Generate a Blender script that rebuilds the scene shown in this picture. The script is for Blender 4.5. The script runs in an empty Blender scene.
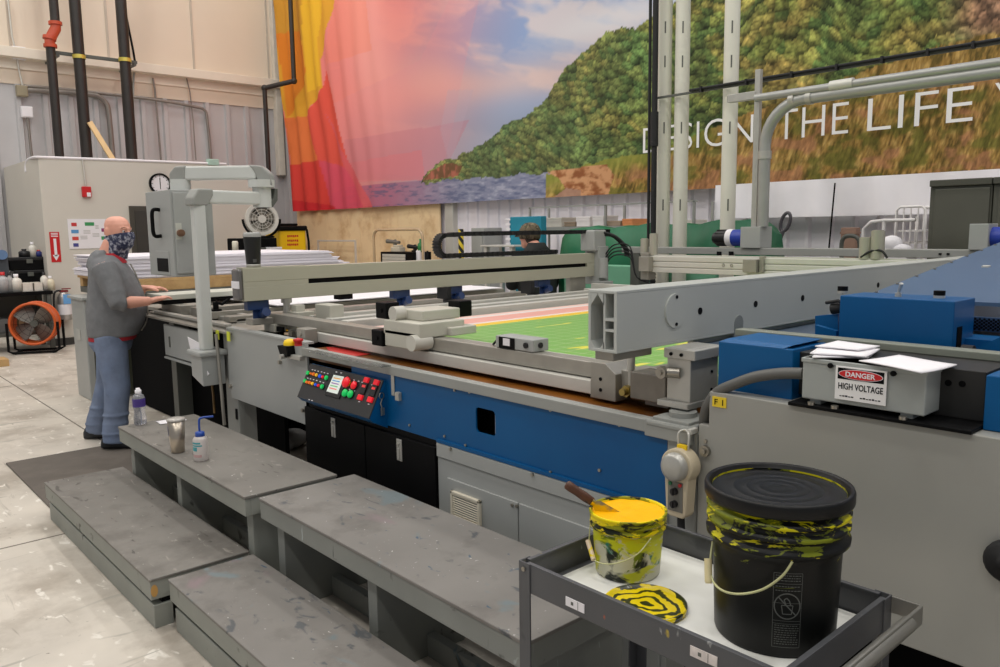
import bpy, bmesh, math, random
import numpy as np
from mathutils import Vector, Matrix, noise

random.seed(7)
SC = bpy.context.scene
COL = SC.collection
V = Vector
PI = math.pi

# ------------------------------------------------------------------ camera model
F = 790.0
CAM = V((0, 0, 1.62))
RT = V((0.6692405, 0.7429292, -0.0131678))
DN = V((0.0877097, -0.0965828, -0.9914529))
FW = V((-0.737851, 0.6623655, -0.1297992))


def ray(u, v):
    return RT * ((u - 500) / F) + DN * ((v - 333.5) / F) + FW


def PX(u, v, x):
    d = ray(u, v); return CAM + d * (x / d.x)


def PY(u, v, y):
    d = ray(u, v); return CAM + d * (y / d.y)


def PZ(u, v, z):
    d = ray(u, v); return CAM + d * ((z - CAM.z) / d.z)


# ------------------------------------------------------------------ materials
def lin(c):
    c = c / 255.0
    return c / 12.92 if c <= .04045 else ((c + .055) / 1.055) ** 2.4


def S(r, g, b):
    return (lin(r), lin(g), lin(b), 1.0)


MATS = {}


def mat(name, rgb, rough=.5, metal=0., var=.06, scale=6., bump=0., spec=.5, clear=0., stain=None, stain_amt=.5, stain_scale=2.5, emit=None, trans=0., aniso=None):
    """procedural material: base colour broken up by noise, optional second (stain) colour, optional bump"""
    if name in MATS:
        return MATS[name]
    m = bpy.data.materials.new(name); m.use_nodes = True
    nt = m.node_tree; nt.nodes.clear()
    out = nt.nodes.new('ShaderNodeOutputMaterial')
    b = nt.nodes.new('ShaderNodeBsdfPrincipled')
    nt.links.new(b.outputs[0], out.inputs[0])
    b.inputs['Roughness'].default_value = rough
    b.inputs['Metallic'].default_value = metal
    b.inputs['Specular IOR Level'].default_value = spec
    b.inputs['Coat Weight'].default_value = clear
    b.inputs['Transmission Weight'].default_value = trans
    c = S(*rgb)
    b.inputs['Base Color'].default_value = c
    if emit:
        b.inputs['Emission Color'].default_value = S(*rgb)
        b.inputs['Emission Strength'].default_value = emit
    tc = nt.nodes.new('ShaderNodeTexCoord')
    src = None
    if var > 0:
        n = nt.nodes.new('ShaderNodeTexNoise'); n.inputs['Scale'].default_value = scale; n.inputs['Detail'].default_value = 5
        nt.links.new(tc.outputs['Object'], n.inputs['Vector'])
        r = nt.nodes.new('ShaderNodeValToRGB')
        r.color_ramp.elements[0].position = .3; r.color_ramp.elements[1].position = .7
        r.color_ramp.elements[0].color = (c[0] * (1 - var), c[1] * (1 - var), c[2] * (1 - var), 1)
        r.color_ramp.elements[1].color = (min(1, c[0] * (1 + var)), min(1, c[1] * (1 + var)), min(1, c[2] * (1 + var)), 1)
        nt.links.new(n.outputs['Fac'], r.inputs['Fac']); src = r.outputs['Color']
    if stain:
        n = nt.nodes.new('ShaderNodeTexNoise'); n.inputs['Scale'].default_value = stain_scale; n.inputs['Detail'].default_value = 7; n.inputs['Roughness'].default_value = .65
        nt.links.new(tc.outputs['Object'], n.inputs['Vector'])
        r = nt.nodes.new('ShaderNodeValToRGB')
        r.color_ramp.elements[0].position = .48; r.color_ramp.elements[1].position = .66
        r.color_ramp.elements[0].color = (0, 0, 0, 1); r.color_ramp.elements[1].color = (stain_amt,) * 3 + (1,)
        nt.links.new(n.outputs['Fac'], r.inputs['Fac'])
        mx = nt.nodes.new('ShaderNodeMix'); mx.data_type = 'RGBA'
        nt.links.new(r.outputs['Color'], mx.inputs['Factor'])
        if src: nt.links.new(src, mx.inputs['A'])
        else: mx.inputs['A'].default_value = c
        mx.inputs['B'].default_value = S(*stain); src = mx.outputs['Result']
    if src: nt.links.new(src, b.inputs['Base Color'])
    if bump > 0:
        n = nt.nodes.new('ShaderNodeTexNoise'); n.inputs['Scale'].default_value = scale * 6; n.inputs['Detail'].default_value = 4
        nt.links.new(tc.outputs['Object'], n.inputs['Vector'])
        bp = nt.nodes.new('ShaderNodeBump'); bp.inputs['Strength'].default_value = bump; bp.inputs['Distance'].default_value = .01
        nt.links.new(n.outputs['Fac'], bp.inputs['Height']); nt.links.new(bp.outputs['Normal'], b.inputs['Normal'])
    MATS[name] = m
    return m


def splat(m, layers):
    """add paint marks on top of a mat() material: layers of (rgb, noise scale, threshold, stretch)"""
    nt = m.node_tree
    b = [n for n in nt.nodes if n.type == 'BSDF_PRINCIPLED'][0]
    link = b.inputs['Base Color'].links
    src = link[0].from_socket if link else None
    tc = [n for n in nt.nodes if n.type == 'TEX_COORD'][0]
    for k, (rgb, sc, th, st) in enumerate(layers):
        mp = nt.nodes.new('ShaderNodeMapping'); mp.inputs['Location'].default_value = (k * 3.7, k * 1.9, k * 2.3)
        mp.inputs['Scale'].default_value = st
        nt.links.new(tc.outputs['Object'], mp.inputs['Vector'])
        n = nt.nodes.new('ShaderNodeTexNoise'); n.inputs['Scale'].default_value = sc; n.inputs['Detail'].default_value = 4
        n.inputs['Distortion'].default_value = .6
        nt.links.new(mp.outputs[0], n.inputs['Vector'])
        r = nt.nodes.new('ShaderNodeValToRGB')
        r.color_ramp.elements[0].position = th - .01; r.color_ramp.elements[1].position = th + .05
        r.color_ramp.elements[0].color = (0, 0, 0, 1); r.color_ramp.elements[1].color = (1, 1, 1, 1)
        nt.links.new(n.outputs['Fac'], r.inputs['Fac'])
        mx = nt.nodes.new('ShaderNodeMix'); mx.data_type = 'RGBA'
        nt.links.new(r.outputs['Color'], mx.inputs['Factor'])
        if src: nt.links.new(src, mx.inputs['A'])
        else: mx.inputs['A'].default_value = b.inputs['Base Color'].default_value
        mx.inputs['B'].default_value = S(*rgb); src = mx.outputs['Result']
    nt.links.new(src, b.inputs['Base Color'])
    return m


# ------------------------------------------------------------------ mesh builder
class MB:
    def __init__(s):
        s.v = []; s.f = []; s.sm = []; s.mi = []

    def add(s, vs, fs, smooth=False, mi=0):
        o = len(s.v)
        s.v += [V(p) for p in vs]
        for f in fs:
            s.f.append([o + i for i in f]); s.sm.append(smooth); s.mi.append(mi)
        return s

    def from_bm(s, bm, smooth=False, mi=0):
        bm.verts.index_update()
        s.add([v.co.copy() for v in bm.verts], [[v.index for v in f.verts] for f in bm.faces], smooth, mi)
        bm.free(); return s

    def box(s, x0, x1, y0, y1, z0, z1, bev=0., mi=0):
        return s.hexa([V((x0, y0, z0)), V((x1, y0, z0)), V((x1, y1, z0)), V((x0, y1, z0)), V((x0, y0, z1)), V((x1, y0, z1)), V((x1, y1, z1)), V((x0, y1, z1))], bev, mi)

    def hexa(s, p, bev=0., mi=0):
        fs = [(3, 2, 1, 0), (4, 5, 6, 7), (0, 1, 5, 4), (1, 2, 6, 5), (2, 3, 7, 6), (3, 0, 4, 7)]
        if bev <= 0:
            return s.add(p, fs, False, mi)
        bm = bmesh.new(); vs = [bm.verts.new(q) for q in p]
        for f in fs: bm.faces.new([vs[i] for i in f])
        bmesh.ops.recalc_face_normals(bm, faces=bm.faces)
        bmesh.ops.bevel(bm, geom=list(bm.edges), offset=bev, segments=2, profile=.5, affect='EDGES')
        return s.from_bm(bm, False, mi)

    def obox(s, c, ax, ay, az, bev=0., mi=0):
        """oriented box: centre and three half-extent vectors"""
        c, ax, ay, az = V(c), V(ax), V(ay), V(az)
        if ax.cross(ay).dot(az) < 0: ax = -ax
        return s.hexa([c - ax - ay - az, c + ax - ay - az, c + ax + ay - az, c - ax + ay - az, c - ax - ay + az, c + ax - ay + az, c + ax + ay + az, c - ax + ay + az], bev, mi)

    def prism(s, pts, ext, mi=0, bev=0.):
        """flat polygon (list of points) pushed along ext"""
        n = len(pts); pts = [V(p) for p in pts]; ext = V(ext)
        bm = bmesh.new()
        a = [bm.verts.new(p) for p in pts]; b = [bm.verts.new(p + ext) for p in pts]
        bm.faces.new(a); bm.faces.new(b[::-1])
        for i in range(n): bm.faces.new([a[i], b[i], b[(i + 1) % n], a[(i + 1) % n]])
        bmesh.ops.recalc_face_normals(bm, faces=bm.faces)
        if bev > 0: bmesh.ops.bevel(bm, geom=list(bm.edges), offset=bev, segments=2, profile=.5, affect='EDGES')
        return s.from_bm(bm, False, mi)

    def cyl(s, p0, p1, r0, r1=None, seg=16, caps=True, mi=0):
        p0, p1 = V(p0), V(p1); r1 = r0 if r1 is None else r1
        d = (p1 - p0).normalized(); a = d.orthogonal().normalized(); b = d.cross(a)
        A = [p0 + (a * math.cos(t) + b * math.sin(t)) * r0 for t in [2 * PI * i / seg for i in range(seg)]]
        B = [p1 + (a * math.cos(t) + b * math.sin(t)) * r1 for t in [2 * PI * i / seg for i in range(seg)]]
        s.add(A + B, [(i, (i + 1) % seg, seg + (i + 1) % seg, seg + i) for i in range(seg)], True, mi)
        if caps:
            s.add(A, [tuple(range(seg))[::-1]], False, mi); s.add(B, [tuple(range(seg))], False, mi)
        return s

    def ring(s, c, axis, ro, ri, h, seg=28, mi=0):
        """flat ring (annulus) with thickness h along axis"""
        c = V(c); d = V(axis).normalized(); a = d.orthogonal().normalized(); b = d.cross(a)
        L = []
        for r, hh in ((ro, 0), (ro, h), (ri, h), (ri, 0)):
            L.append([c + d * hh + (a * math.cos(2 * PI * i / seg) + b * math.sin(2 * PI * i / seg)) * r for i in range(seg)])
        for k in range(4):
            A, B = L[k], L[(k + 1) % 4]
            s.add(A + B, [(i, (i + 1) % seg, seg + (i + 1) % seg, seg + i) for i in range(seg)], k in (0, 2), mi)
        return s

    def tube(s, pts, r, seg=8, mi=0, closed=False, smoothn=0):
        pts = [V(p) for p in pts]
        if smoothn: pts = smooth_path(pts, smoothn, closed)
        n = len(pts); rings = []
        t = (pts[1] - pts[0]).normalized(); a = t.orthogonal().normalized()
        for i, p in enumerate(pts):
            if closed: t = (pts[(i + 1) % n] - pts[i - 1]).normalized()
            else: t = (pts[min(i + 1, n - 1)] - pts[max(i - 1, 0)]).normalized()
            a = (a - t * a.dot(t))
            a = a.normalized() if a.length > 1e-6 else t.orthogonal().normalized()
            b = t.cross(a); rr = r[i] if isinstance(r, (list, tuple)) and len(r) == n else (r if not isinstance(r, (list, tuple)) else r[0])
            rings.append([p + (a * math.cos(2 * PI * k / seg) + b * math.sin(2 * PI * k / seg)) * rr for k in range(seg)])
        vs = [q for R in rings for q in R]; fs = []
        for i in range(n if closed else n - 1):
            j = (i + 1) % n
            for k in range(seg): fs.append((i * seg + k, i * seg + (k + 1) % seg, j * seg + (k + 1) % seg, j * seg + k))
        s.add(vs, fs, True, mi)
        if not closed:
            s.add(rings[0], [tuple(range(seg))[::-1]], False, mi); s.add(rings[-1], [tuple(range(seg))], False, mi)
        return s

    def lathe(s, c, prof, seg=32, mi=0, axis=(0, 0, 1)):
        """prof: (radius, height) pairs along axis from c"""
        c = V(c); d = V(axis).normalized(); a = d.orthogonal().normalized(); b = d.cross(a)
        vs = []
        for r, h in prof:
            for k in range(seg):
                t = 2 * PI * k / seg
                vs.append(c + d * h + (a * math.cos(t) + b * math.sin(t)) * max(r, 1e-5))
        fs = [(i * seg + k, i * seg + (k + 1) % seg, (i + 1) * seg + (k + 1) % seg, (i + 1) * seg + k) for i in range(len(prof) - 1) for k in range(seg)]
        return s.add(vs, fs, True, mi)

    def loft(s, rings, mi=0, cap=True, smooth=True):
        n = len(rings[0]); vs = [V(q) for R in rings for q in R]; fs = []
        for i in range(len(rings) - 1):
            for k in range(n): fs.append((i * n + k, i * n + (k + 1) % n, (i + 1) * n + (k + 1) % n, (i + 1) * n + k))
        if cap: fs += [tuple(range(n))[::-1], tuple(range((len(rings) - 1) * n, len(rings) * n))]
        return s.add(vs, fs, smooth, mi)

    def ball(s, c, r, seg=14, rings=9, mi=0):
        r = V(r) if not isinstance(r, (int, float)) else V((r, r, r)); c = V(c)
        vs = []
        for i in range(rings + 1):
            th = PI * i / rings
            for k in range(seg):
                ph = 2 * PI * k / seg
                vs.append(c + V((r.x * math.sin(th) * math.cos(ph), r.y * math.sin(th) * math.sin(ph), r.z * math.cos(th))))
        fs = [(i * seg + k, (i + 1) * seg + k, (i + 1) * seg + (k + 1) % seg, i * seg + (k + 1) % seg) for i in range(rings) for k in range(seg)]
        return s.add(vs, fs, True, mi)

    def build(s, name, mats, parent=None, label=None, cat=None, group=None, kind=None):
        mats = mats if isinstance(mats, (list, tuple)) else [mats]
        if parent is None:
            xs = [p.x for p in s.v]; ys = [p.y for p in s.v]; zs = [p.z for p in s.v]
            o = V(((min(xs) + max(xs)) / 2, (min(ys) + max(ys)) / 2, min(zs)))
            if kind == 'structure': o = V((0, 0, 0))
        else:
            o = V((0, 0, 0)); q = parent
            while q: o += q.location; q = q.parent
        me = bpy.data.meshes.new(name)
        me.from_pydata([p - o for p in s.v], [], s.f)
        me.polygons.foreach_set('use_smooth', s.sm); me.polygons.foreach_set('material_index', s.mi)
        for m in mats: me.materials.append(m)
        me.validate(); me.update()
        ob = bpy.data.objects.new(name, me); COL.objects.link(ob)
        if parent is None: ob.location = o
        else: ob.parent = parent
        return tag(ob, label, cat, group, kind)


def build_each(b, name, mats, parent, gap=.0015):
    """link every separate piece held by the builder as a part of its own"""
    n = len(b.v); root = list(range(n))
    def find(i):
        while root[i] != i: root[i] = root[root[i]]; i = root[i]
        return i
    for f in b.f:
        for i in f[1:]: root[find(i)] = find(f[0])
    boxes = {}
    for i in range(n):
        r = find(i); p = b.v[i]; lo, hi = boxes.setdefault(r, (V(p), V(p)))
        for k in range(3): lo[k] = min(lo[k], p[k]); hi[k] = max(hi[k], p[k])
    keys = list(boxes)
    for i, a in enumerate(keys):
        for c in keys[:i]:
            if all(boxes[a][0][k] <= boxes[c][1][k] + gap and boxes[c][0][k] <= boxes[a][1][k] + gap for k in range(3)): root[find(a)] = find(c)
    groups = {}
    for f, s_, m_ in zip(b.f, b.sm, b.mi): groups.setdefault(find(f[0]), []).append((f, s_, m_))
    out = []
    for g in groups.values():
        mb = MB(); idx = {}
        for f, s_, m_ in g:
            for i in f:
                if i not in idx: idx[i] = len(mb.v); mb.v.append(b.v[i])
            mb.f.append([idx[i] for i in f]); mb.sm.append(s_); mb.mi.append(m_)
        out.append(mb.build(name, mats, parent))
    return out


def smooth_path(pts, n, closed=False):
    """Catmull-Rom through the points"""
    out = []; m = len(pts)
    for i in range(m if closed else m - 1):
        if closed: p0, p1, p2, p3 = pts[i - 1], pts[i], pts[(i + 1) % m], pts[(i + 2) % m]
        else: p0, p1, p2, p3 = pts[max(i - 1, 0)], pts[i], pts[i + 1], pts[min(i + 2, m - 1)]
        for k in range(n):
            t = k / n
            out.append(.5 * ((2 * p1) + (p2 - p0) * t + (2 * p0 - 5 * p1 + 4 * p2 - p3) * t * t + (3 * p1 - p0 - 3 * p2 + p3) * t ** 3))
    if not closed: out.append(pts[-1])
    return out


def tag(o, label=None, cat=None, group=None, kind=None):
    if label: o['label'] = label
    if cat: o['category'] = cat
    if group: o['group'] = group
    if kind: o['kind'] = kind
    return o


def empty(name, loc, label, cat, group=None, kind=None):
    o = bpy.data.objects.new(name, None); COL.objects.link(o); o.location = loc
    o.empty_display_size = .1
    return tag(o, label, cat, group, kind)


def copy_tree(o, parent=None):
    c = o.copy(); COL.objects.link(c)
    if parent: c.parent = parent
    for ch in [k for k in bpy.data.objects if k.parent == o]: copy_tree(ch, c)
    return c


def remesh_obj(o, voxel, smooth_it=0):
    """fuse a mesh made of overlapping volumes into one continuous skin"""
    md = o.modifiers.new('remesh', 'REMESH'); md.mode = 'VOXEL'; md.voxel_size = voxel; md.use_smooth_shade = True
    if smooth_it:
        sm = o.modifiers.new('smooth', 'SMOOTH'); sm.iterations = smooth_it; sm.factor = .5
    bpy.context.view_layer.update()
    dg = bpy.context.evaluated_depsgraph_get()
    me = bpy.data.meshes.new_from_object(o.evaluated_get(dg))
    o.modifiers.clear(); old = o.data; mats = list(old.materials); o.data = me
    if not me.materials:
        for m in mats: me.materials.append(m)
    for p in me.polygons: p.use_smooth = True
    return o


def text_mesh(body, size, origin, xdir, updir, depth=.001, sx=1., thin=0., align='LEFT'):
    """lettering as plain mesh data: returns an MB holding the letters"""
    cu = bpy.data.curves.new('lettering', 'FONT'); cu.body = body; cu.size = size; cu.extrude = depth; cu.offset = thin; cu.align_x = align
    cu.resolution_u = 4
    ob = bpy.data.objects.new('lettering', cu); COL.objects.link(ob)
    bpy.context.view_layer.update()
    dg = bpy.context.evaluated_depsgraph_get()
    me = bpy.data.meshes.new_from_object(ob.evaluated_get(dg))
    xd, ud = V(xdir).normalized(), V(updir).normalized(); nd = xd.cross(ud)
    mb = MB()
    mb.add([V(origin) + xd * (v.co.x * sx) + ud * v.co.y + nd * v.co.z for v in me.vertices], [list(p.vertices) for p in me.polygons])
    bpy.data.objects.remove(ob); bpy.data.curves.remove(cu); bpy.data.meshes.remove(me)
    return mb


# common materials
M_grey = mat('machine_grey_paint', (163, 165, 162), .42, var=.03, scale=3)
M_greyd = mat('machine_grey_paint_dull', (152, 153, 148), .5, var=.04, scale=4)
M_greydk = mat('dark_grey_paint', (92, 94, 88), .5, var=.05)
M_alu = mat('brushed_aluminium', (186, 184, 177), .4, .45, var=.05, scale=20)
M_alup = mat('pale_anodised_aluminium', (206, 204, 196), .45, .25, var=.03)
M_steel = mat('worn_steel', (158, 154, 145), .4, .4, var=.10, scale=9)
M_steeld = mat('dark_oily_steel', (128, 122, 113), .4, .4, var=.15, scale=9)
M_blue = mat('blue_machine_paint', (0, 84, 138), .42, var=.04, scale=2, spec=.3, stain=(0, 70, 124), stain_amt=.5, stain_scale=1.2)
M_black = mat('black_paint', (11, 11, 12), .55, var=.1, spec=.12)
M_blackp = mat('black_plastic', (22, 22, 24), .45, var=.08)
M_void = mat('black_cloth_and_void', (10, 10, 11), .9, var=.1, spec=.1)
M_white = mat('white_paper', (236, 233, 236), .8, var=.015)
M_bolt = mat('zinc_bolt', (165, 160, 150), .35, .9, var=.05)
M_yel = mat('yellow_plastic', (245, 205, 10), .45, var=.03)
M_red = mat('red_plastic', (200, 28, 32), .4, var=.03)
M_rubber = mat('black_rubber', (26, 26, 27), .7, var=.08)

# ================================================================== SETTING
XW = -15.5      # left wall plane
YB = 7.9        # back wall plane
XO = -13.05     # front of the site office

# ---- floor: worn concrete with saw cuts and scuffs
m = mat('worn_concrete', (202, 194, 182), .5, var=.10, scale=2.6, stain=(164, 154, 141), stain_amt=.9, stain_scale=1.7, bump=.05)
splat(m, [((150, 144, 133), 17, .69, (1, 1, 1)), ((228, 222, 212), 7, .63, (1, 2, 1)), ((172, 166, 155), 6, .66, (2.2, .35, 1)), ((160, 152, 140), 7, .67, (.3, 2.4, 1)), ((124, 118, 108), 40, .73, (1, 1, 1))])
mj = mat('floor_joint', (120, 113, 104), .9)
b = MB()
b.add([(-18, -6, 0), (5, -6, 0), (5, 9, 0), (-18, 9, 0)], [(0, 1, 2, 3)])
for y in (1.73, -2.2): b.box(-15.2, 3, y - .006, y + .006, -.01, .0012, mi=1)
for x in (-9.9, -4.7): b.box(x - .006, x + .006, -5, 1.7, -.01, .0012, mi=1)
b.build('floor', [m, mj], kind='structure')


def ribs(b, p, along, out, length, z0, z1, pitch, w, d, mi=0):
    """ribbed sheet from p along a direction, ribs standing out by d"""
    p, along, out = V(p), V(along), V(out); prof = []
    x = 0.
    while x < length:
        prof += [(x, 0), (x + pitch - w - .02, 0), (x + pitch - w, d), (x + pitch - .02, d)]; x += pitch
    lo = [p + along * q + out * h + V((0, 0, z0)) for q, h in prof]; hi = [q + V((0, 0, z1 - z0)) for q in lo]; n = len(lo)
    b.add(lo + hi, [(i, i + 1, n + i + 1, n + i) for i in range(n - 1)], False, mi)


m_corr = mat('grey_corrugated_steel', (192, 190, 191), .5, .1, var=.03, scale=2)
m_cream = mat('cream_wall_liner', (228, 213, 194), .65, var=.03, scale=.8)
m_seam = mat('liner_seam', (196, 184, 170), .7)
ZG = 4.14
b = MB()
ribs(b, (XW, -4, 0), (0, 1, 0), (1, 0, 0), 12.1, 0, ZG, .40, .09, .045)
b.box(XW - .1, XW + .03, -4, YB + .1, ZG, 9.5, mi=1)
for y in [-3 + 1.52 * k for k in range(8)]: b.box(XW + .03, XW + .05, y, y + .035, ZG + .58, 9.5, mi=2)
b.build('wall_left', [m_corr, m_cream, m_seam], kind='structure')
b = MB()
b.box(XW, XW + .24, -4, YB - .1, ZG + .40, ZG + .56, .008); b.box(XW + .03, XW + .06, -4, YB - .1, ZG + .24, ZG + .40)
b.build('trim_1', mat('cream_girt', (232, 222, 206), .6, var=.02), kind='structure')
b = MB(); b.box(XW, XW + .16, YB - .17, YB - .03, 2.8, 9.4, .01)
b.build('trim_2', mat('corner_post_cream', (222, 214, 200), .6), kind='structure')
m_wback = mat('white_ribbed_steel', (246, 242, 248), .5, .1, var=.02, scale=2)
b = MB(); ribs(b, (XW, YB, 0), (1, 0, 0), (0, -1, 0), 5.3, 0, 9.5, .30, .07, .04, 0)
ribs(b, (XW + 5.3, YB, 0), (1, 0, 0), (0, -1, 0), 16, 0, 9.5, .24, .05, .035, 1)
b.build('wall_back', [m_corr, m_wback], kind='structure')
m_roof = mat('white_roof_deck', (215, 213, 208), .7)
b = MB(); b.box(-15.4, 6, -6, 8.1, 9.5, 9.6); b.build('ceiling', m_roof, kind='structure')

# ---- site office standing in the hall
m_off = mat('beige_office_wall', (208, 203, 192), .7, var=.02, scale=1.5)
b = MB(); b.box(XW + .05, XO, 2.83, 6.33, 0, 2.755, .006); b.build('wall_office', m_off, kind='structure')
b = MB(); b.box(XO, XO + .015, 2.83, 6.33, 0, .11); b.build('baseboard_office', mat('dark_baseboard', (60, 58, 55), .6), kind='structure')
b = MB(); q0 = PX(128.5, 206, XO); b.box(XO, XO + .04, q0.y, q0.y + .95, 0, q0.z, .004)
d1 = b.build('door_1', mat('dark_bronze_door', (70, 66, 58), .5, var=.04), kind='structure')
b = MB(); b.box(XO + .04, XO + .055, q0.y + .07, q0.y + .88, .05, q0.z - .07, .003); b.build('door_panel', mat('dark_door_panel', (58, 55, 50), .5), d1)
b = MB(); b.tube([V((XO + .05, q0.y + .8, 1.0)), V((XO + .10, q0.y + .8, 1.0)), V((XO + .10, q0.y + .7, 1.0))], .012); b.build('door_handle', M_alu, d1)

# ---- plywood sheeting on the back wall
m_ply = mat('plywood', (255, 222, 176), .6, var=.05, scale=1.2, stain=(206, 160, 104), stain_amt=.6, stain_scale=2.5)
b = MB()
pl, pr_ = PY(302, 230, 7.9), PY(445, 230, 7.9)
for k in range(4):
    a0 = pl.x + (pr_.x - pl.x) * k / 4; a1 = pl.x + (pr_.x - pl.x) * (k + 1) / 4
    b.box(a0 + .003, a1 - .003, 7.80, 7.83, .02, 2.44, .003)
b.build('wall_plywood', m_ply, kind='structure')

# ---- the printed mural hanging in front of the back wall
YM_ = 7.7
_rng = np.random.RandomState(5)
_tab = _rng.rand(256, 256)


def vn(x, y):
    xi = np.floor(x).astype(int); yi = np.floor(y).astype(int); fx = x - xi; fy = y - yi
    fx = fx * fx * (3 - 2 * fx); fy = fy * fy * (3 - 2 * fy)
    g = lambda a, c: _tab[a % 256, c % 256]
    return (g(xi, yi) * (1 - fx) + g(xi + 1, yi) * fx) * (1 - fy) + (g(xi, yi + 1) * (1 - fx) + g(xi + 1, yi + 1) * fx) * fy


def fbm(x, y, o=5):
    s = 0; a = .5; t = 0
    for k in range(o):
        s = s + a * vn(x * 2 ** k + 17 * k, y * 2 ** k + 31 * k); t += a; a *= .55
    return s / t


def worley(x, y):
    xi = np.floor(x).astype(int); yi = np.floor(y).astype(int); best = np.full(x.shape, 9.); bid = np.zeros(x.shape); bx = np.zeros(x.shape); by = np.zeros(x.shape)
    for i in (-1, 0, 1):
        for j in (-1, 0, 1):
            cx, cy = xi + i, yi + j
            px = cx + _tab[cx % 256, cy % 256]; py = cy + _tab[(cx + 91) % 256, (cy + 37) % 256]
            d = np.hypot(x - px, y - py); k = d < best
            best = np.where(k, d, best); bid = np.where(k, _tab[(cx + 11) % 256, (cy + 71) % 256], bid)
            bx = np.where(k, x - px, bx); by = np.where(k, y - py, by)
    return best, bid, bx, by


def poly(u, v, P):
    c = np.zeros(u.shape, bool); n = len(P)
    for i in range(n):
        (x0, y0), (x1, y1) = P[i], P[(i + 1) % n]
        if y0 == y1: continue
        k = ((y0 > v) != (y1 > v)) & (u < (x1 - x0) * (v - y0) / (y1 - y0) + x0)
        c ^= k
    return c


def sst(a, b_, x):
    t = np.clip((x - a) / (b_ - a), 0, 1); return t * t * (3 - 2 * t)


def mix3(A, B, t): return A + (np.array(B, float) - A) * t[..., None]


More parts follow.
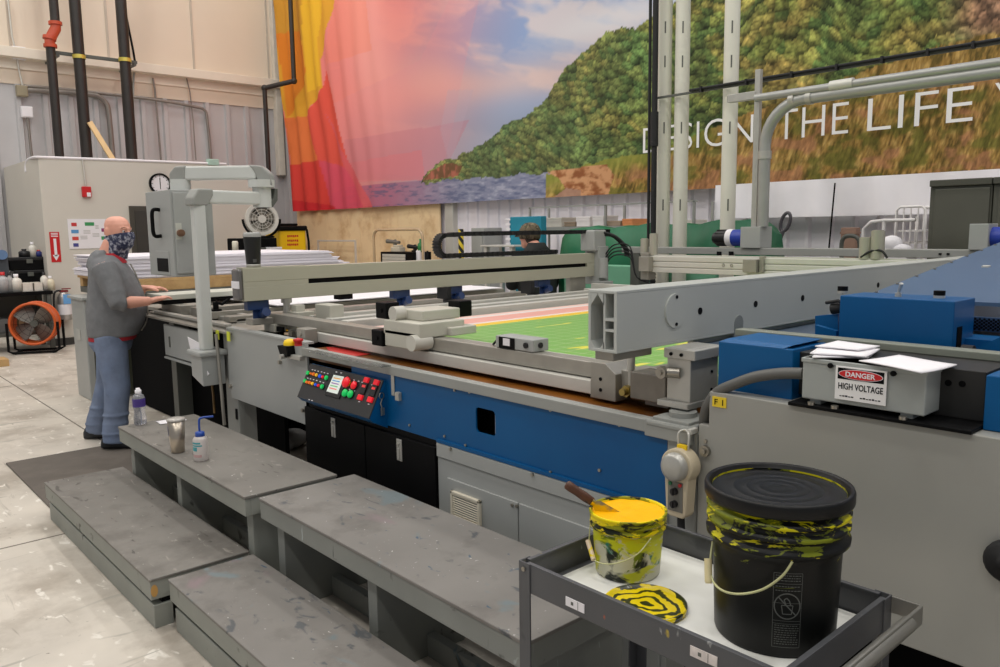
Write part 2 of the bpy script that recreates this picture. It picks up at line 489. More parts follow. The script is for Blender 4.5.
def mural_print(u, v):
    """colours of the landscape print; (u, v) are positions on the print"""
    C = np.zeros(u.shape + (3,))
    C[:] = (146, 168, 208)
    C = mix3(C, (168, 178, 198), sst(60, 150, v))
    wx = fbm(u / 60, v / 40, 4)
    cl = fbm(u / 95 + wx * 1.6, v / 38 - u / 260, 5)
    C = mix3(C, (228, 212, 208), sst(.50, .70, cl) * .8 * sst(150, 95, v))
    C = mix3(C, (226, 196, 190), .75 * np.exp(-((v - 85 + (u - 480) * .12) / 20) ** 2) * sst(690, 600, u))
    C = mix3(C, (225, 224, 228), .7 * np.exp(-((v - 22 + (u - 600) * .25) / 17) ** 2) * sst(520, 590, u))
    C = mix3(C, (148, 158, 184), .5 * np.exp(-((v - 128) / 16) ** 2) * sst(420, 520, u))
    # coral light over the left
    C = mix3(C, (246, 132, 122), .92 * sst(520, 330, u + (v - 100) * .25 + 26 * (fbm(u / 90, v / 120, 2) - .5)))
    C = mix3(C, (255, 176, 166), .75 * np.exp(-(((u - 362 - v * .16) / 26) ** 2)) * sst(190, 60, v))
    C = mix3(C, (255, 190, 170), .5 * np.exp(-(((u - 432) / 34) ** 2 + ((v - 78) / 24) ** 2)))
    for P, c, a in (([(322, 110), (420, 60), (450, 0), (480, 0), (455, 120), (440, 178), (330, 170)], (232, 150, 158), .22),
                    ([(325, 66), (372, 50), (365, 0), (335, 0)], (250, 140, 110), .35),
                    ([(345, 140), (470, 120), (440, 180), (345, 180)], (206, 122, 136), .32),
                    ([(340, 165), (420, 150), (424, 180), (345, 182)], (236, 126, 132), .4),
                    ([(448, 90), (475, 90), (450, 165), (440, 130)], (196, 176, 192), .3)):
        C = mix3(C, c, poly(u, v, P) * a)
    # water
    w = poly(u, v, [(345, 187), (420, 180), (470, 176), (548, 172), (560, 178), (556, 190), (545, 215), (300, 225), (330, 195)])
    wc = np.zeros(u.shape + (3,)); wc[:] = (142, 146, 170)
    wc = mix3(wc, (196, 108, 130), sst(470, 350, u))
    rp = fbm(u / 7, v / 2.2, 4)
    wc = mix3(wc, (205, 205, 218), sst(.55, .75, rp) * .55 * sst(380, 500, u)); wc = mix3(wc, (84, 94, 128), sst(.48, .3, rp) * .55)
    C = np.where(w[..., None], wc, C)
    # hill
    ol = [(420, 184), (424, 174), (436, 163), (452, 158), (472, 150), (490, 138), (508, 124), (530, 113), (540, 106), (553, 85), (563, 70), (580, 54), (592, 42), (606, 33), (622, 29), (640, 28), (650, 20), (668, 8), (685, -4), (700, -60), (1100, -60), (1100, 260), (560, 260), (560, 172), (470, 178)]
    h = poly(u + 3 * (fbm(u / 5, v / 5, 3) - .5), v + 7 * (fbm(u / 6, v / 6, 3) - .5), ol)
    cell = 4.2 + np.clip(u - 440, 0, 600) * .020
    s = np.where(u > 440, np.log(np.clip(4.2 + (u - 440) * .020, 1, None) / 4.2) / .020, (u - 440) / 4.2)
    t = v / cell * 1.15 + 8 * fbm(u / 90, v / 300, 2)
    d, cid, bx, by = worley(s + .5 * fbm(u / 8, v / 8, 2), t)
    d2, cid2, bx2, by2 = worley(s * 2.6 + 9, t * 2.6)
    sh = np.clip(1.12 - .42 * d - .40 * by - .2 * bx, .45, 1.3) * (.72 + .5 * np.clip(1 - d2 - .5 * by2, 0, 1)) * (.55 + .9 * fbm(u / 9, v / 9, 4)) * (.75 + .5 * fbm(u / 40, v / 30, 3))
    tc = np.zeros(u.shape + (3,)); tc[:] = (122, 127, 66)
    tc = mix3(tc, (152, 142, 76), sst(.55, .95, cid) * .8); tc = mix3(tc, (82, 104, 56), sst(.45, .1, cid) * .8)
    big = fbm(u / 70 + 5, v / 50, 3)
    tc = mix3(tc, (150, 120, 70), sst(.52, .68, big) * .55 * sst(690, 760, u)); tc = mix3(tc, (78, 108, 62), sst(.5, .35, big) * .5)
    tc = mix3(tc, (136, 96, 84), sst(925, 985, u) * sst(70, 20, v) * .8)
    tc = tc * (sh * 1.0)[..., None]
    tc = mix3(tc, (150, 160, 150), .18 * sst(700, 480, u))
    C = np.where(h[..., None], tc, C)
    # red cliff at the point
    cf = poly(u, v + 3 * fbm(u / 4, v / 6, 3), [(421, 182), (428, 174), (440, 167), (452, 164), (462, 168), (458, 177), (440, 180)])
    C = np.where(cf[..., None], mix3(np.zeros(u.shape + (3,)) + (186, 112, 92), (120, 88, 62), sst(.35, .65, fbm(u / 3, v / 8, 3))), C)
    # dune grass
    g = poly(u, v + 5 * (fbm(u / 9, v / 9, 3) - .5), [(545, 174), (570, 170), (600, 161), (640, 153), (668, 148), (705, 132), (738, 117), (770, 105), (810, 92), (860, 72), (900, 58), (940, 46), (1100, 10), (1100, 260), (545, 260)])
    st = fbm(u / 3.2 + (v - 150) / 12, v / 11, 4); st2 = fbm(u / 24 + v / 80, v / 16, 4); st3 = fbm(u / 1.8 + v / 5, v / 6, 3)
    gc = np.zeros(u.shape + (3,)); gc[:] = (160, 126, 66)
    gc = mix3(gc, (200, 166, 98), sst(.5, .75, st)); gc = mix3(gc, (92, 78, 36), sst(.5, .3, st) * .8)
    gc = mix3(gc, (104, 106, 44), sst(.52, .68, st2) * .7); gc = mix3(gc, (184, 128, 92), sst(.46, .3, st2) * .75 * sst(90, 150, v + (u - 700) * .15))
    gc = gc * (.72 + .5 * st3)[..., None]
    gc = mix3(gc, (150, 160, 72), .75 * sst(30, 6, v - (174 - (u - 545) * .29)) * sst(760, 660, u))
    C = np.where(g[..., None], gc, C)
    # sandy bank and beach
    sd = poly(u + 4 * (fbm(u / 7, v / 7, 3) - .5), v, [(545, 172), (575, 168), (606, 164), (612, 176), (606, 200), (600, 215), (552, 215), (553, 200), (566, 190), (558, 178)])
    C = np.where(sd[..., None], mix3(np.zeros(u.shape + (3,)) + (214, 160, 116), (150, 92, 56), sst(.4, .7, fbm(u / 6, v / 5, 4))), C)
    bh = poly(u, v, [(553, 198), (566, 188), (580, 190), (584, 215), (545, 215)])
    C = np.where(bh[..., None], mix3(np.zeros(u.shape + (3,)) + (190, 150, 126), (160, 120, 100), fbm(u / 5, v / 5, 3)), C)
    # gold, orange and red facets at the left end
    for P, c in (([(255, -60), (342, -60), (334, 8), (321, 60), (323, 88), (304, 117), (287, 119)], (226, 166, 46)),
                 ([(255, -60), (300, -60), (304, 40), (290, 46), (276, 40)], (206, 148, 52)),
                 ([(276, 34), (300, 30), (306, 72), (288, 118), (281, 60)], (222, 128, 40)),
                 ([(300, -60), (330, -60), (318, 40), (322, 86), (308, 92), (303, 40)], (240, 186, 50)),
                 ([(286, 118), (305, 116), (318, 160), (293, 166)], (232, 122, 62)),
                 ([(305, 116), (323, 88), (326, 70), (350, 168), (318, 160)], (232, 88, 70)),
                 ([(292, 165), (320, 160), (333, 225), (295, 225)], (222, 66, 56)),
                 ([(318, 160), (350, 168), (372, 225), (333, 225)], (226, 84, 104)),
                 ([(324, 110), (352, 168), (384, 225), (372, 225), (345, 165)], (226, 100, 104)),
                 ([(293, 200), (335, 206), (340, 225), (293, 225)], (206, 44, 50))):
        C = mix3(C, c, poly(u, v, P) * .93)
    return np.clip(C, 0, 255)


us = list(range(262, 1004, 1)) + [1012, 1030, 1060, 1100, 1160]
nz = 250
zb, zt = 2.045, 6.9
xs0 = np.array([PY(float(u), 200., YM_).x for u in us]); xs0 = xs0[xs0 > -14.66]
xs0 = np.concatenate([[-14.66], xs0]); nx = len(xs0)
zs0 = zb + (zt - zb) * (np.linspace(0, 1, nz) ** 1.15)
XX, ZZ = np.meshgrid(xs0, zs0)
# left hem leans outward towards the top; deep folds there, slack waves elsewhere
k_ = np.clip((-11.2 - XX) / 3.4, 0, 1)
XX = XX - k_ * .54 * (ZZ - zb) / 4.1
fold = np.sin((XX + .10 * (ZZ - 2) * 1.3 + .04 * np.sin(ZZ * 1.7)) * 13.0) * .045 * k_ ** .8
wave = .02 * np.sin(XX * 1.9 + ZZ * .8) + .012 * np.sin(XX * 4.1 - ZZ * 2.0)
YY = YM_ + fold + wave
rx, ry, rz = XX, np.full(XX.shape, YM_), ZZ - CAM.z
cz = FW.x * rx + FW.y * ry + FW.z * rz
UU = 500 + F * (RT.x * rx + RT.y * ry + RT.z * rz) / cz; VV = 333.5 + F * (DN.x * rx + DN.y * ry + DN.z * rz) / cz
RGB = mural_print(UU, VV) / 255.
RGB = np.where(RGB <= .04045, RGB / 12.92, ((RGB + .055) / 1.055) ** 2.4)
org = V((-6.5, YM_, 2.045))
me = bpy.data.meshes.new('mural_banner')
vv = np.stack([XX - org.x, YY - org.y, ZZ - org.z], -1).reshape(-1, 3)
ii = np.arange(nx * nz).reshape(nz, nx)
ff = np.stack([ii[:-1, :-1], ii[:-1, 1:], ii[1:, 1:], ii[1:, :-1]], -1).reshape(-1, 4)
me.from_pydata(vv.tolist(), [], ff.tolist())
me.polygons.foreach_set('use_smooth', [True] * len(ff))
ca = me.color_attributes.new('print', 'FLOAT_COLOR', 'POINT')
ca.data.foreach_set('color', np.concatenate([RGB.reshape(-1, 3), np.ones((nx * nz, 1))], 1).ravel().astype(np.float32))
mm = bpy.data.materials.new('printed_mural_fabric'); mm.use_nodes = True
bs = mm.node_tree.nodes['Principled BSDF']; bs.inputs['Roughness'].default_value = .75; bs.inputs['Specular IOR Level'].default_value = .25
at = mm.node_tree.nodes.new('ShaderNodeAttribute'); at.attribute_name = 'print'
mm.node_tree.links.new(at.outputs['Color'], bs.inputs['Base Color'])
me.materials.append(mm)
mural = bpy.data.objects.new('mural_banner', me); COL.objects.link(mural); mural.location = org
tag(mural, 'huge printed fabric mural of lake shore, wooded hill and dune grass, on the back wall', 'mural')
p0, p1 = PY(643, 153.5, YM_ - .06), PY(970, 120.5, YM_ - .06)
zc = (p0.z + p1.z) / 2; hgt = .32
tm = MB(); ztop = PY(960, 87, YM_ - .06).z
for word, ua, ub in (('DESIGN', 642.5, 753), ('THE', 775, 848), ('LIFE', 866, 972), ('YOU', 991, 1085)):
    t_ = text_mesh(word, 1.0, (0, 0, 0), (1, 0, 0), (0, 0, 1), thin=-.011)
    a0, a1 = min(q.x for q in t_.v), max(q.x for q in t_.v); h0, h1 = min(q.z for q in t_.v), max(q.z for q in t_.v)
    xa_, xb_ = PY(ua, 140, YM_ - .06).x, PY(ub, 120, YM_ - .06).x
    tm.add([V((xa_ + (q.x - a0) / (a1 - a0) * (xb_ - xa_), YM_ - .05 + q.y * .004, zc + (q.z - h0) / (h1 - h0) * (ztop - zc))) for q in t_.v], t_.f)
build_each(tm, 'letter', mat('white_print', (244, 242, 240), .7, var=0), mural)
# white lower banner under the right half of the mural
b = MB(); xa, xb = PY(716, 200, 7.66).x, .8
n = 90; rows = []
for zz, am in ((2.075, .004), (1.95, .012), (PY(800, 217, 7.65).z, .02)):
    rows.append([V((xa + (xb - xa) * i / n, 7.645 + am * math.sin(i * 1.3) + am * .7 * math.sin(i * .43 + zz * 6), zz)) for i in range(n + 1)])
vs = [p for r in rows for p in r] + [p + V((0, .004, 0)) for r in rows for p in r]
N = n + 1; fs = []
for k in (0, 1):
    for i in range(n):
        a = k * N + i; fs.append((a, a + N, a + N + 1, a + 1)); a += 3 * N; fs.append((a, a + 1, a + N + 1, a + N))
b.add(vs, fs, True)
b.build('fabric_valance', mat('white_fabric', (252, 248, 252), .85, var=.02), None, 'plain white fabric valance hanging below the right half of the mural', 'banner')

# ---- lamps of the hall
m_lamp = mat('lamp_diffuser', (255, 250, 240), .5, var=0, emit=2.0)
k = 0
for x in (-13.2, -9.2, -5.2, -1.2, 2.6):
    for y in (-3.2, .6, 3.6, 6.4):
        r_ = empty('high_bay_lamp', (x, y, 8.6), 'long white high bay lamp hung under the roof deck', 'lamp', 'high bay lamps')
        b = MB(); b.box(x - .62, x + .62, y - .17, y + .17, 8.66, 8.74, .01); b.box(x - .3, x + .3, y - .02, y + .02, 8.74, 9.5); b.build('housing', M_white, r_)
        b = MB(); b.box(x - .58, x + .58, y - .14, y + .14, 8.64, 8.66); b.build('diffuser', m_lamp, r_)
        L = bpy.data.lights.new('lamp_light', 'AREA'); L.shape = 'RECTANGLE'; L.size = 1.3; L.size_y = .5; L.energy = {-3.2: 92, .6: 74, 3.6: 56, 6.4: 52}[y]; L.color = (1, .978, .94)
        o = bpy.data.objects.new('lamp_light', L); COL.objects.link(o); o.location = (x, y, 8.62)
        k += 1
W = bpy.data.worlds.new('hall_air'); SC.world = W; W.use_nodes = True
W.node_tree.nodes['Background'].inputs[0].default_value = (.93, .95, 1, 1); W.node_tree.nodes['Background'].inputs[1].default_value = .32
SC.view_settings.view_transform = 'Standard'; SC.view_settings.look = 'None'; SC.view_settings.gamma = 1; SC.view_settings.exposure = 0.0
SC.view_settings.use_curve_mapping = False
cd = bpy.data.cameras.new('camera'); co = bpy.data.objects.new('camera', cd); COL.objects.link(co)
cd.sensor_width = 36; cd.lens = 36 * F / 1000; cd.clip_end = 100; cd.clip_start = .05
UP = -DN
co.matrix_world = Matrix(((RT.x, UP.x, -FW.x, 0), (RT.y, UP.y, -FW.y, 0), (RT.z, UP.z, -FW.z, CAM.z), (0, 0, 0, 1)))
SC.camera = co

# ================================================================== THE PRESS
YM = 2.05


def xq(u, v, y=YM): return PY(u, v, y).x


press = empty('screen_printing_press', (-3.2, 2.6, 0), 'long flatbed screen printing press with blue front panel and black cupboards', 'printing press')
xL = xq(225, 400); xB = xq(307, 430); xG = xq(438.6, 450); xP = xq(667.5, 430)   # leg, black cupboards, grey panel, corner post
ZB, ZR = .957, 1.0
ZS = .706

# grey left side sheet
b = MB()
b.prism([V((xq(227, 331), YM, 1.022)), V((xq(306.5, 349), YM, 1.022)), V((xq(306.5, 349), YM, PY(305.3, 424.6, YM).z)), V((xq(232, 397), YM, PY(232.4, 397.6, YM).z)), V((xq(229, 380), YM, PY(229, 380, YM).z))], (0, .012, 0))
b.box(xq(227, 331), xq(306, 349), YM - .004, YM + .05, 1.018, 1.030)
b.build('side_sheet', M_grey, press)
b = MB()
for u, v in ((231.5, 386), (304.5, 410), (281, 362)):
    p = PY(u, v, YM); b.cyl(p, p + V((0, -.018, 0)), .012, seg=10)
build_each(b, 'sheet_bolt', M_bolt, press)
# legs
b = MB(); b.box(xL - .02, xL + .16, YM + .02, YM + .14, 0, 1.0, .004); b.build('leg', M_greyd, press)
b = MB(); p = PY(237, 414, YM + .02); b.box(p.x - .012, p.x + .014, YM + .012, YM + .022, p.z - .035, p.z + .035, .004); b.build('leg_slot', M_black, press)
b = MB(); x_ = xq(176, 400, 2.3); b.box(x_ - .05, x_ + .06, 2.3, 2.42, 0, .9, .004); b.build('leg', M_greydk, press)
for x_, y_ in ((xL, 5.0), (-1.45, 5.0), (-6.6, 5.0), (xP - .1, 2.25)):
    b = MB(); b.box(x_ - .07, x_ + .07, y_, y_ + .13, 0, .93, .004); b.build('leg', M_greydk, press)
# dark underside and back skirt that closes the view under the bed
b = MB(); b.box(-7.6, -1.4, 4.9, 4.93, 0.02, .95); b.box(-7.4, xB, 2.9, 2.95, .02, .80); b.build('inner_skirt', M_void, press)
# black cupboards with two doors
b = MB(); b.box(xB, xG - .003, YM, 2.8, .0, ZS, .004); b.build('cupboard_body', M_black, press)
xm = (xB + xG) / 2 + .02
for k, (a0, a1) in enumerate(((xB + .008, xm - .003), (xm + .003, xG - .010))):
    b = MB(); b.box(a0, a1, YM - .014, YM, .06, ZS - .03, .003); d = b.build('cupboard_door', M_black, press)
    p = PY((333.5, 399.5)[k], (427.5, 450)[k], YM - .016)
    b = MB(); b.box(p.x - .020, p.x + .020, YM - .020, YM - .013, p.z - .052, p.z + .052, .003); b.cyl((p.x, YM - .02, p.z + .03), (p.x, YM - .028, p.z + .03), .007, seg=10)
    b.box(p.x - .008, p.x + .008, YM - .026, YM - .018, p.z - .045, p.z + .01, .002)
    b.build('latch', M_alu, d)
# blue front sheet with a rounded hatch hole
hx0, hx1 = xq(475.5, 410), xq(495.5, 434); hz1, hz0 = PY(485, 409, YM).z, PY(485, 434, YM).z
b = MB(); x0, x1 = xq(352, 380), xP
b.box(x0, hx0, YM, YM + .008, ZS, ZB); b.box(hx1, x1, YM, YM + .008, ZS, ZB); b.box(hx0, hx1, YM, YM + .008, ZS, hz0); b.box(hx0, hx1, YM, YM + .008, hz1, ZB)
r_ = .018
for sx, cx in ((1, hx0), (-1, hx1)):
    for sz, cz in ((1, hz0), (-1, hz1)):
        arc = [V((cx, YM, cz))] + [V((cx + sx * r_ * (1 - math.cos(t)), YM, cz + sz * r_ * (1 - math.sin(t)))) for t in [PI / 2 * k / 5 for k in range(6)]]
        b.prism(arc, (0, .008, 0))
b.box(xG, x1, YM - .012, YM + .006, ZS - .002, ZS + .012)
b.build('blue_front_sheet', M_blue, press)
b = MB(); b.box(hx0 - .03, hx1 + .03, YM + .1, YM + .11, hz0 - .03, hz1 + .03); b.build('hatch_recess', M_void, press)
b = MB(); b.box(hx1 - .035, hx1 - .012, YM + .03, YM + .06, hz0 - .01, hz1 - .02); b.build('hatch_bracket', M_white, press)
b = MB()
for u, v in ((410, 425), (455, 390), (445, 436), (470, 392), (462, 450), (466, 445), (551, 410), (551, 472), (620, 425), (600, 470)):
    p = PY(u, v, YM); b.cyl(p, p + V((0, -.006, 0)), .006, seg=8)
build_each(b, 'sheet_screw', M_bolt, press)
b = MB(); p = PY(393.5, 385, YM); b.box(p.x - .012, p.x + .012, YM - .006, YM, p.z - .05, p.z + .05, .002); q = PY(400, 396, YM); b.box(q.x - .014, q.x + .014, YM - .02, YM, q.z - .02, q.z + .02, .003)
b.build('latch_plate', M_alu, press)
# grey lower panel: upper flange, two access doors, louvre
b = MB(); x1 = xP + .01
b.box(xG, x1, YM - .004, YM + .02, .02, .636); b.box(xG, x1, YM - .012, YM + .02, .640, .699, .002); b.prism([V((xG, YM - .012, .699)), V((xG, YM + .004, .708)), V((xG, YM + .02, .699))], (x1 - xG, 0, 0))
b.box(xG, x1, YM + .2, YM + .21, .02, .69)
b.build('lower_panel', M_grey, press)
xd0, xd1, xd2 = xq(449.5, 490), xq(520.5, 505), xq(598, 540)
zd = PY(449.5, 478, YM - .01).z
for a0, a1 in ((xd0, xd1 - .002), (xd1 + .004, x1 - .02)):
    b = MB(); b.box(a0, a1, YM - .014, YM - .004, .06, zd, .003); d = b.build('access_door', M_grey, press)
    if a0 == xd0:
        v0, v1 = PY(452.5, 489.5, YM - .015), PY(482, 524, YM - .015)
        b = MB(); zt_, zl = v0.z, PY(467, 524, YM - .015).z + .01
        w = .014
        b.box(v0.x, v1.x, YM - .03, YM - .014, zt_ - w, zt_, .003); b.box(v0.x, v1.x, YM - .03, YM - .014, zl, zl + w, .003)
        b.box(v0.x, v0.x + w, YM - .03, YM - .014, zl, zt_, .003); b.box(v1.x - w, v1.x, YM - .03, YM - .014, zl, zt_, .003)
        n = 9
        for k in range(n):
            z = zl + w + (zt_ - zl - 2 * w) * (k + .5) / n
            b.obox(((v0.x + v1.x) / 2, YM - .021, z), ((v1.x - v0.x) / 2 - w, 0, 0), (0, .006, -.004), (0, .0012, .0018))
        b.build('louvre', mat('cream_plastic', (222, 214, 194), .5), d, 'cream louvred vent')
    else:
        p = PY(531, 509, YM - .016)
b = MB()
for u, v in ((451, 449), (533, 474.5), (513, 505), (517.5, 506)):
    p = PY(u, v, YM - .012); b.cyl(p, p + V((0, -.008, 0)), .007, seg=8)
build_each(b, 'panel_screw', M_bolt, press)
# table edge rail and amber drip tray
b = MB(); x0 = xq(303, 345)
b.box(x0, xP + .02, YM - .012, YM + .035, ZB, ZR, .003); b.box(xP - .08, xP + .10, YM - .016, YM + .05, ZB - .01, ZR + .003, .003)
b.build('table_edge_rail', M_greyd, press)
m_tray = mat('oiled_amber_board', (126, 76, 26), .28, var=.25, scale=3, stain=(60, 34, 14), stain_amt=.7, stain_scale=2.2)
b = MB(); b.box(x0, xP + .05, YM + .035, 2.62, .93, .987); b.build('drip_tray', m_tray, press)
# clear guard strip over the console
m_clear = mat('clear_acrylic', (215, 220, 220), .08, var=0, trans=.92)
b = MB(); b.box(xq(311, 358, 2.0), xq(384, 374, 2.0), 1.985, 2.04, 1.0, 1.004, .001); b.build('clear_guard', m_clear, press)

# frame rail along the front of the screen (two stacked extrusions)
RF = 2.22
xr0, xr1 = -4.66, -1.90
b = MB(); b.box(xr0, xr1, RF, RF + .075, 1.062, 1.122, .004); b.build('front_rail_upper', M_steel, press)
b = MB(); b.box(-4.2, xr1 + .02, RF - .03, RF + .10, 1.006, 1.058, .003); b.build('front_rail_lower', M_alup, press)
b = MB(); b.box(-3.6, xr1, RF + .095, RF + .12, 1.06, 1.11, .003); b.box(-3.6, xr1, RF + .135, RF + .16, 1.05, 1.105, .003); build_each(b, 'inner_strip', M_alup, press)
# rail end block
b = MB()
b.prism([V((xr1 - .02, RF - .05, 1.0)), V((xr1 + .1, RF - .05, 1.0)), V((xr1 + .1, RF - .05, 1.10)), V((xr1 + .05, RF - .05, 1.135)), V((xr1 - .02, RF - .05, 1.135))], (0, .14, 0), bev=.003)
b.box(xr1 + .10, xr1 + .19, RF - .02, RF + .12, 1.02, 1.115, .004)
b.box(xr1 + .19, xr1 + .34, RF + .02, RF + .17, 1.035, 1.13, .004)
b.box(xr1 + .20, xr1 + .30, RF - .01, RF + .04, 1.0, 1.02, .003)
b.build('rail_end_block', M_steel, press)
b = MB()
for dz in (.035, .075): b.cyl((xr1 + .03, RF - .052, 1.0 + dz), (xr1 + .03, RF - .045, 1.0 + dz), .007, seg=10)
build_each(b, 'block_hole', M_black, press)
b = MB(); p = V((xr1 + .145, RF - .02, 1.045)); b.cyl(p, p + V((0, -.03, 0)), .022, seg=6); b.cyl(p + V((0, -.03, 0)), p + V((0, -.05, 0)), .013, seg=12); b.build('adjuster_nut', mat('brass', (170, 150, 90), .35, .9), press)
b = MB(); p = V((xr1 + .145, RF - .012, 1.06)); b.cyl(p + V((0, -.01, 0)), p + V((.002, -.01, .08)), .009, seg=12); b.cyl(p + V((.002, -.01, .06)), p + V((.006, -.01, .17)), .014, seg=14)
b.build('air_cylinder', M_alu, press)

# press bed and frame sides
b = MB(); b.box(-6.56, -1.42, 2.62, 5.15, .93, 1.02, .005); b.build('bed', mat('bed_grey', (170, 168, 160), .5), press)
b = MB()
for x_ in (-4.08, -4.26, -4.50): b.box(x_, x_ + .07, 2.4, 5.1, 1.02, 1.105, .004)
build_each(b, 'side_rail', M_alup, press)
b = MB(); b.box(-4.5, -1.6, 5.0, 5.06, 1.02, 1.12, .004); b.box(-4.5, -1.6, 5.09, 5.13, 1.02, 1.16, .004); build_each(b, 'back_rail', M_alup, press)
b = MB()
for k, x_ in enumerate((-5.3, -5.55, -5.9)): b.box(x_, x_ + (.10, .05, .14)[k], 2.2, 5.0, 1.02, 1.06 + .012 * k, .004)
build_each(b, 'cross_rail', M_steel, press)

# pillar at the right corner with stacked plates and the lifting shaft
b = MB(); b.box(xP, xP + .115, YM - .002, YM + .24, .0, .985, .006); b.build('corner_post', M_greyd, press)
b = MB(); c = PZ(683, 420, 1.0); b.box(c.x - .085, c.x + .085, c.y - .085, c.y + .085, .985, 1.0, .004); b.box(c.x - .07, c.x + .07, c.y - .07, c.y + .07, 1.0, 1.014, .003); b.cyl((c.x, c.y, 1.014), (c.x, c.y, 1.03), .045, seg=20)
b.build('post_flange', M_greyd, press)
# left-hand table slabs and slides next to the feeder
b = MB(); b.box(-6.55, xq(232, 332), YM - .02, 2.5, .985, 1.0, .003); b.box(-6.55, -4.7, YM + .06, 2.45, 1.0, 1.012, .003); b.build('infeed_table', M_steel, press)
b = MB(); b.box(-6.4, -5.05, YM + .05, YM + .10, 1.012, 1.03, .003); b.box(-6.2, -5.2, YM + .2, YM + .27, 1.012, 1.04, .003); b.box(-5.9, -5.0, YM + .33, YM + .37, 1.012, 1.05, .003); build_each(b, 'infeed_slide', M_alu, press)
b = MB(); x0, x1 = xq(162, 324), xq(199, 332)
b.box(x0, x1 + .06, YM + .01, YM + .03, PY(164, 354.6, YM).z, PY(162, 324, YM).z, .003); b.box(x0, x1 + .06, YM, YM + .08, PY(164, 354.6, YM).z - .025, PY(164, 354.6, YM).z - .012)
b.build('infeed_sheet', M_grey, press)
b = MB(); p = PY(168.5, 342, YM); b.box(p.x - .012, p.x + .012, YM + .005, YM + .012, p.z - .04, p.z + .04); b.build('sheet_slot', M_greydk, press)
b = MB()
for u, v in ((249, 327), (252, 330)): pass
p = PY(221, 334.5, YM); b.box(p.x - .02, p.x + .02, YM - .026, YM - .02, p.z - .03, p.z + .03); p = PY(232, 336, YM); b.box(p.x - .02, p.x + .02, YM - .026, YM - .02, p.z - .03, p.z + .03)
build_each(b, 'warning_sticker', mat('yellow_sticker', (222, 226, 60), .5, var=0), press)
# cables hanging below the infeed
b = MB(); b.tube([PY(190, 352, YM + .1), PY(191, 363, YM + .08), PY(200, 374, YM + .05), PY(214, 374, YM)], .010, smoothn=6); b.build('air_hose', M_white, press)
b = MB(); b.tube([PY(210, 372, YM - .02), PY(213, 392, YM - .02), PY(214.5, 413, YM - .02)], .008, smoothn=4); b.build('drain_hose', mat('brown_hose', (120, 92, 50), .5), press)
b = MB(); b.tube([PY(216, 334, YM - .05), PY(220.5, 380, YM - .05), PY(224.5, 425, YM - .05)], .011, smoothn=4); b.build('conduit', M_steel, press)
b = MB(); b.tube([PZ(252, 428, .01), PZ(262, 434, .03), PZ(275, 437, .01), PZ(268, 443, .01), PZ(256, 438, .01), PZ(280, 434, .01), PZ(297, 436, .02)], .011, smoothn=6); b.build('floor_cable', M_rubber, press)
b = MB(); p = PZ(292, 448, 0); b.ball((p.x, p.y, .075), (.10, .13, .075)); b.ball((p.x - .10, p.y + .03, .05), (.09, .08, .05)); b.ball((p.x + .06, p.y - .09, .05), (.07, .07, .05)); b.build('rag_bundle', mat('grey_rag', (150, 148, 146), .9, var=.15, bump=.3), None, 'grey bundled rag on the floor beside the black cupboards', 'rag')
# black cup holder / hook on the side sheet
b = MB(); p = PY(283, 352, YM - .05); b.prism([p + V((-.07, 0, .03)), p + V((.04, 0, .035)), p + V((.05, 0, -.02)), p + V((-.03, 0, -.04))], (0, .06, 0), bev=.003); b.build('sensor_head', M_black, press)
b = MB(); p = PY(296, 357.5, YM - .02); b.box(p.x - .09, p.x + .06, YM - .03, YM + .02, p.z - .012, p.z + .012, .003); b.cyl(p + V((-.09, -.02, 0)), p + V((-.09, -.05, 0)), .014, seg=10); b.build('sensor_bracket', M_alu, press)

# ---- control console
def face_depth(uv_top, uv_bot, ytop):
    t = PY(*uv_top, ytop)
    lo, hi = ytop - .6, ytop
    for _ in range(50):
        m_ = (lo + hi) / 2
        if PY(*uv_bot, m_).x > t.x: lo = m_
        else: hi = m_
    return lo


YT = YM - .012
yb = (face_depth((310.6, 364), (298.5, 397.7), YT) + face_depth((384.7, 380.6), (369, 418.4), YT)) / 2
TL, TR = PY(310.6, 364, YT), PY(384.7, 380.6, YT); BL, BR = PY(298.5, 397.7, yb), PY(369, 418.4, yb)
xa, xb = (TL.x + BL.x) / 2, (TR.x + BR.x) / 2; zt_, zb_ = (TL.z + TR.z) / 2, (BL.z + BR.z) / 2
Pn = V((0, -(zt_ - zb_), -(YT - yb)))          # along the slope is (0, YT-yb, zt-zb)
sl = V((0, YT - yb, zt_ - zb_)); SLn = sl.normalized(); Pn = V((1, 0, 0)).cross(SLn).normalized()   # points at the viewer, up
if Pn.y > 0: Pn = -Pn
b = MB(); b.prism([V((xa, YT, zt_)), V((xa, yb, zb_)), V((xa, yb + .02, zb_ - .02)), V((xa, YM, zb_ - .06)), V((xa, YM, zt_))], (xb - xa, 0, 0))
cons = b.build('control_console', M_blue, press, 'blue control console with sloping black button face')
b = MB(); o_ = V((xa, yb, zb_)); b.prism([o_ + Pn * .001, V((xb, yb, zb_)) + Pn * .001, V((xb, YT, zt_)) + Pn * .001, V((xa, YT, zt_)) + Pn * .001], Pn * .004)
b.build('face_plate', mat('charcoal_plate', (44, 44, 45), .5, var=.04), cons)


def onf(u, v, off=.005):
    d = ray(u, v); p = V((xa, yb, zb_)) + Pn * off
    return CAM + d * ((p - CAM).dot(Pn) / d.dot(Pn))


K = 7.02


def cp(x, y): return onf(280 + x / K, 345 + y / K)


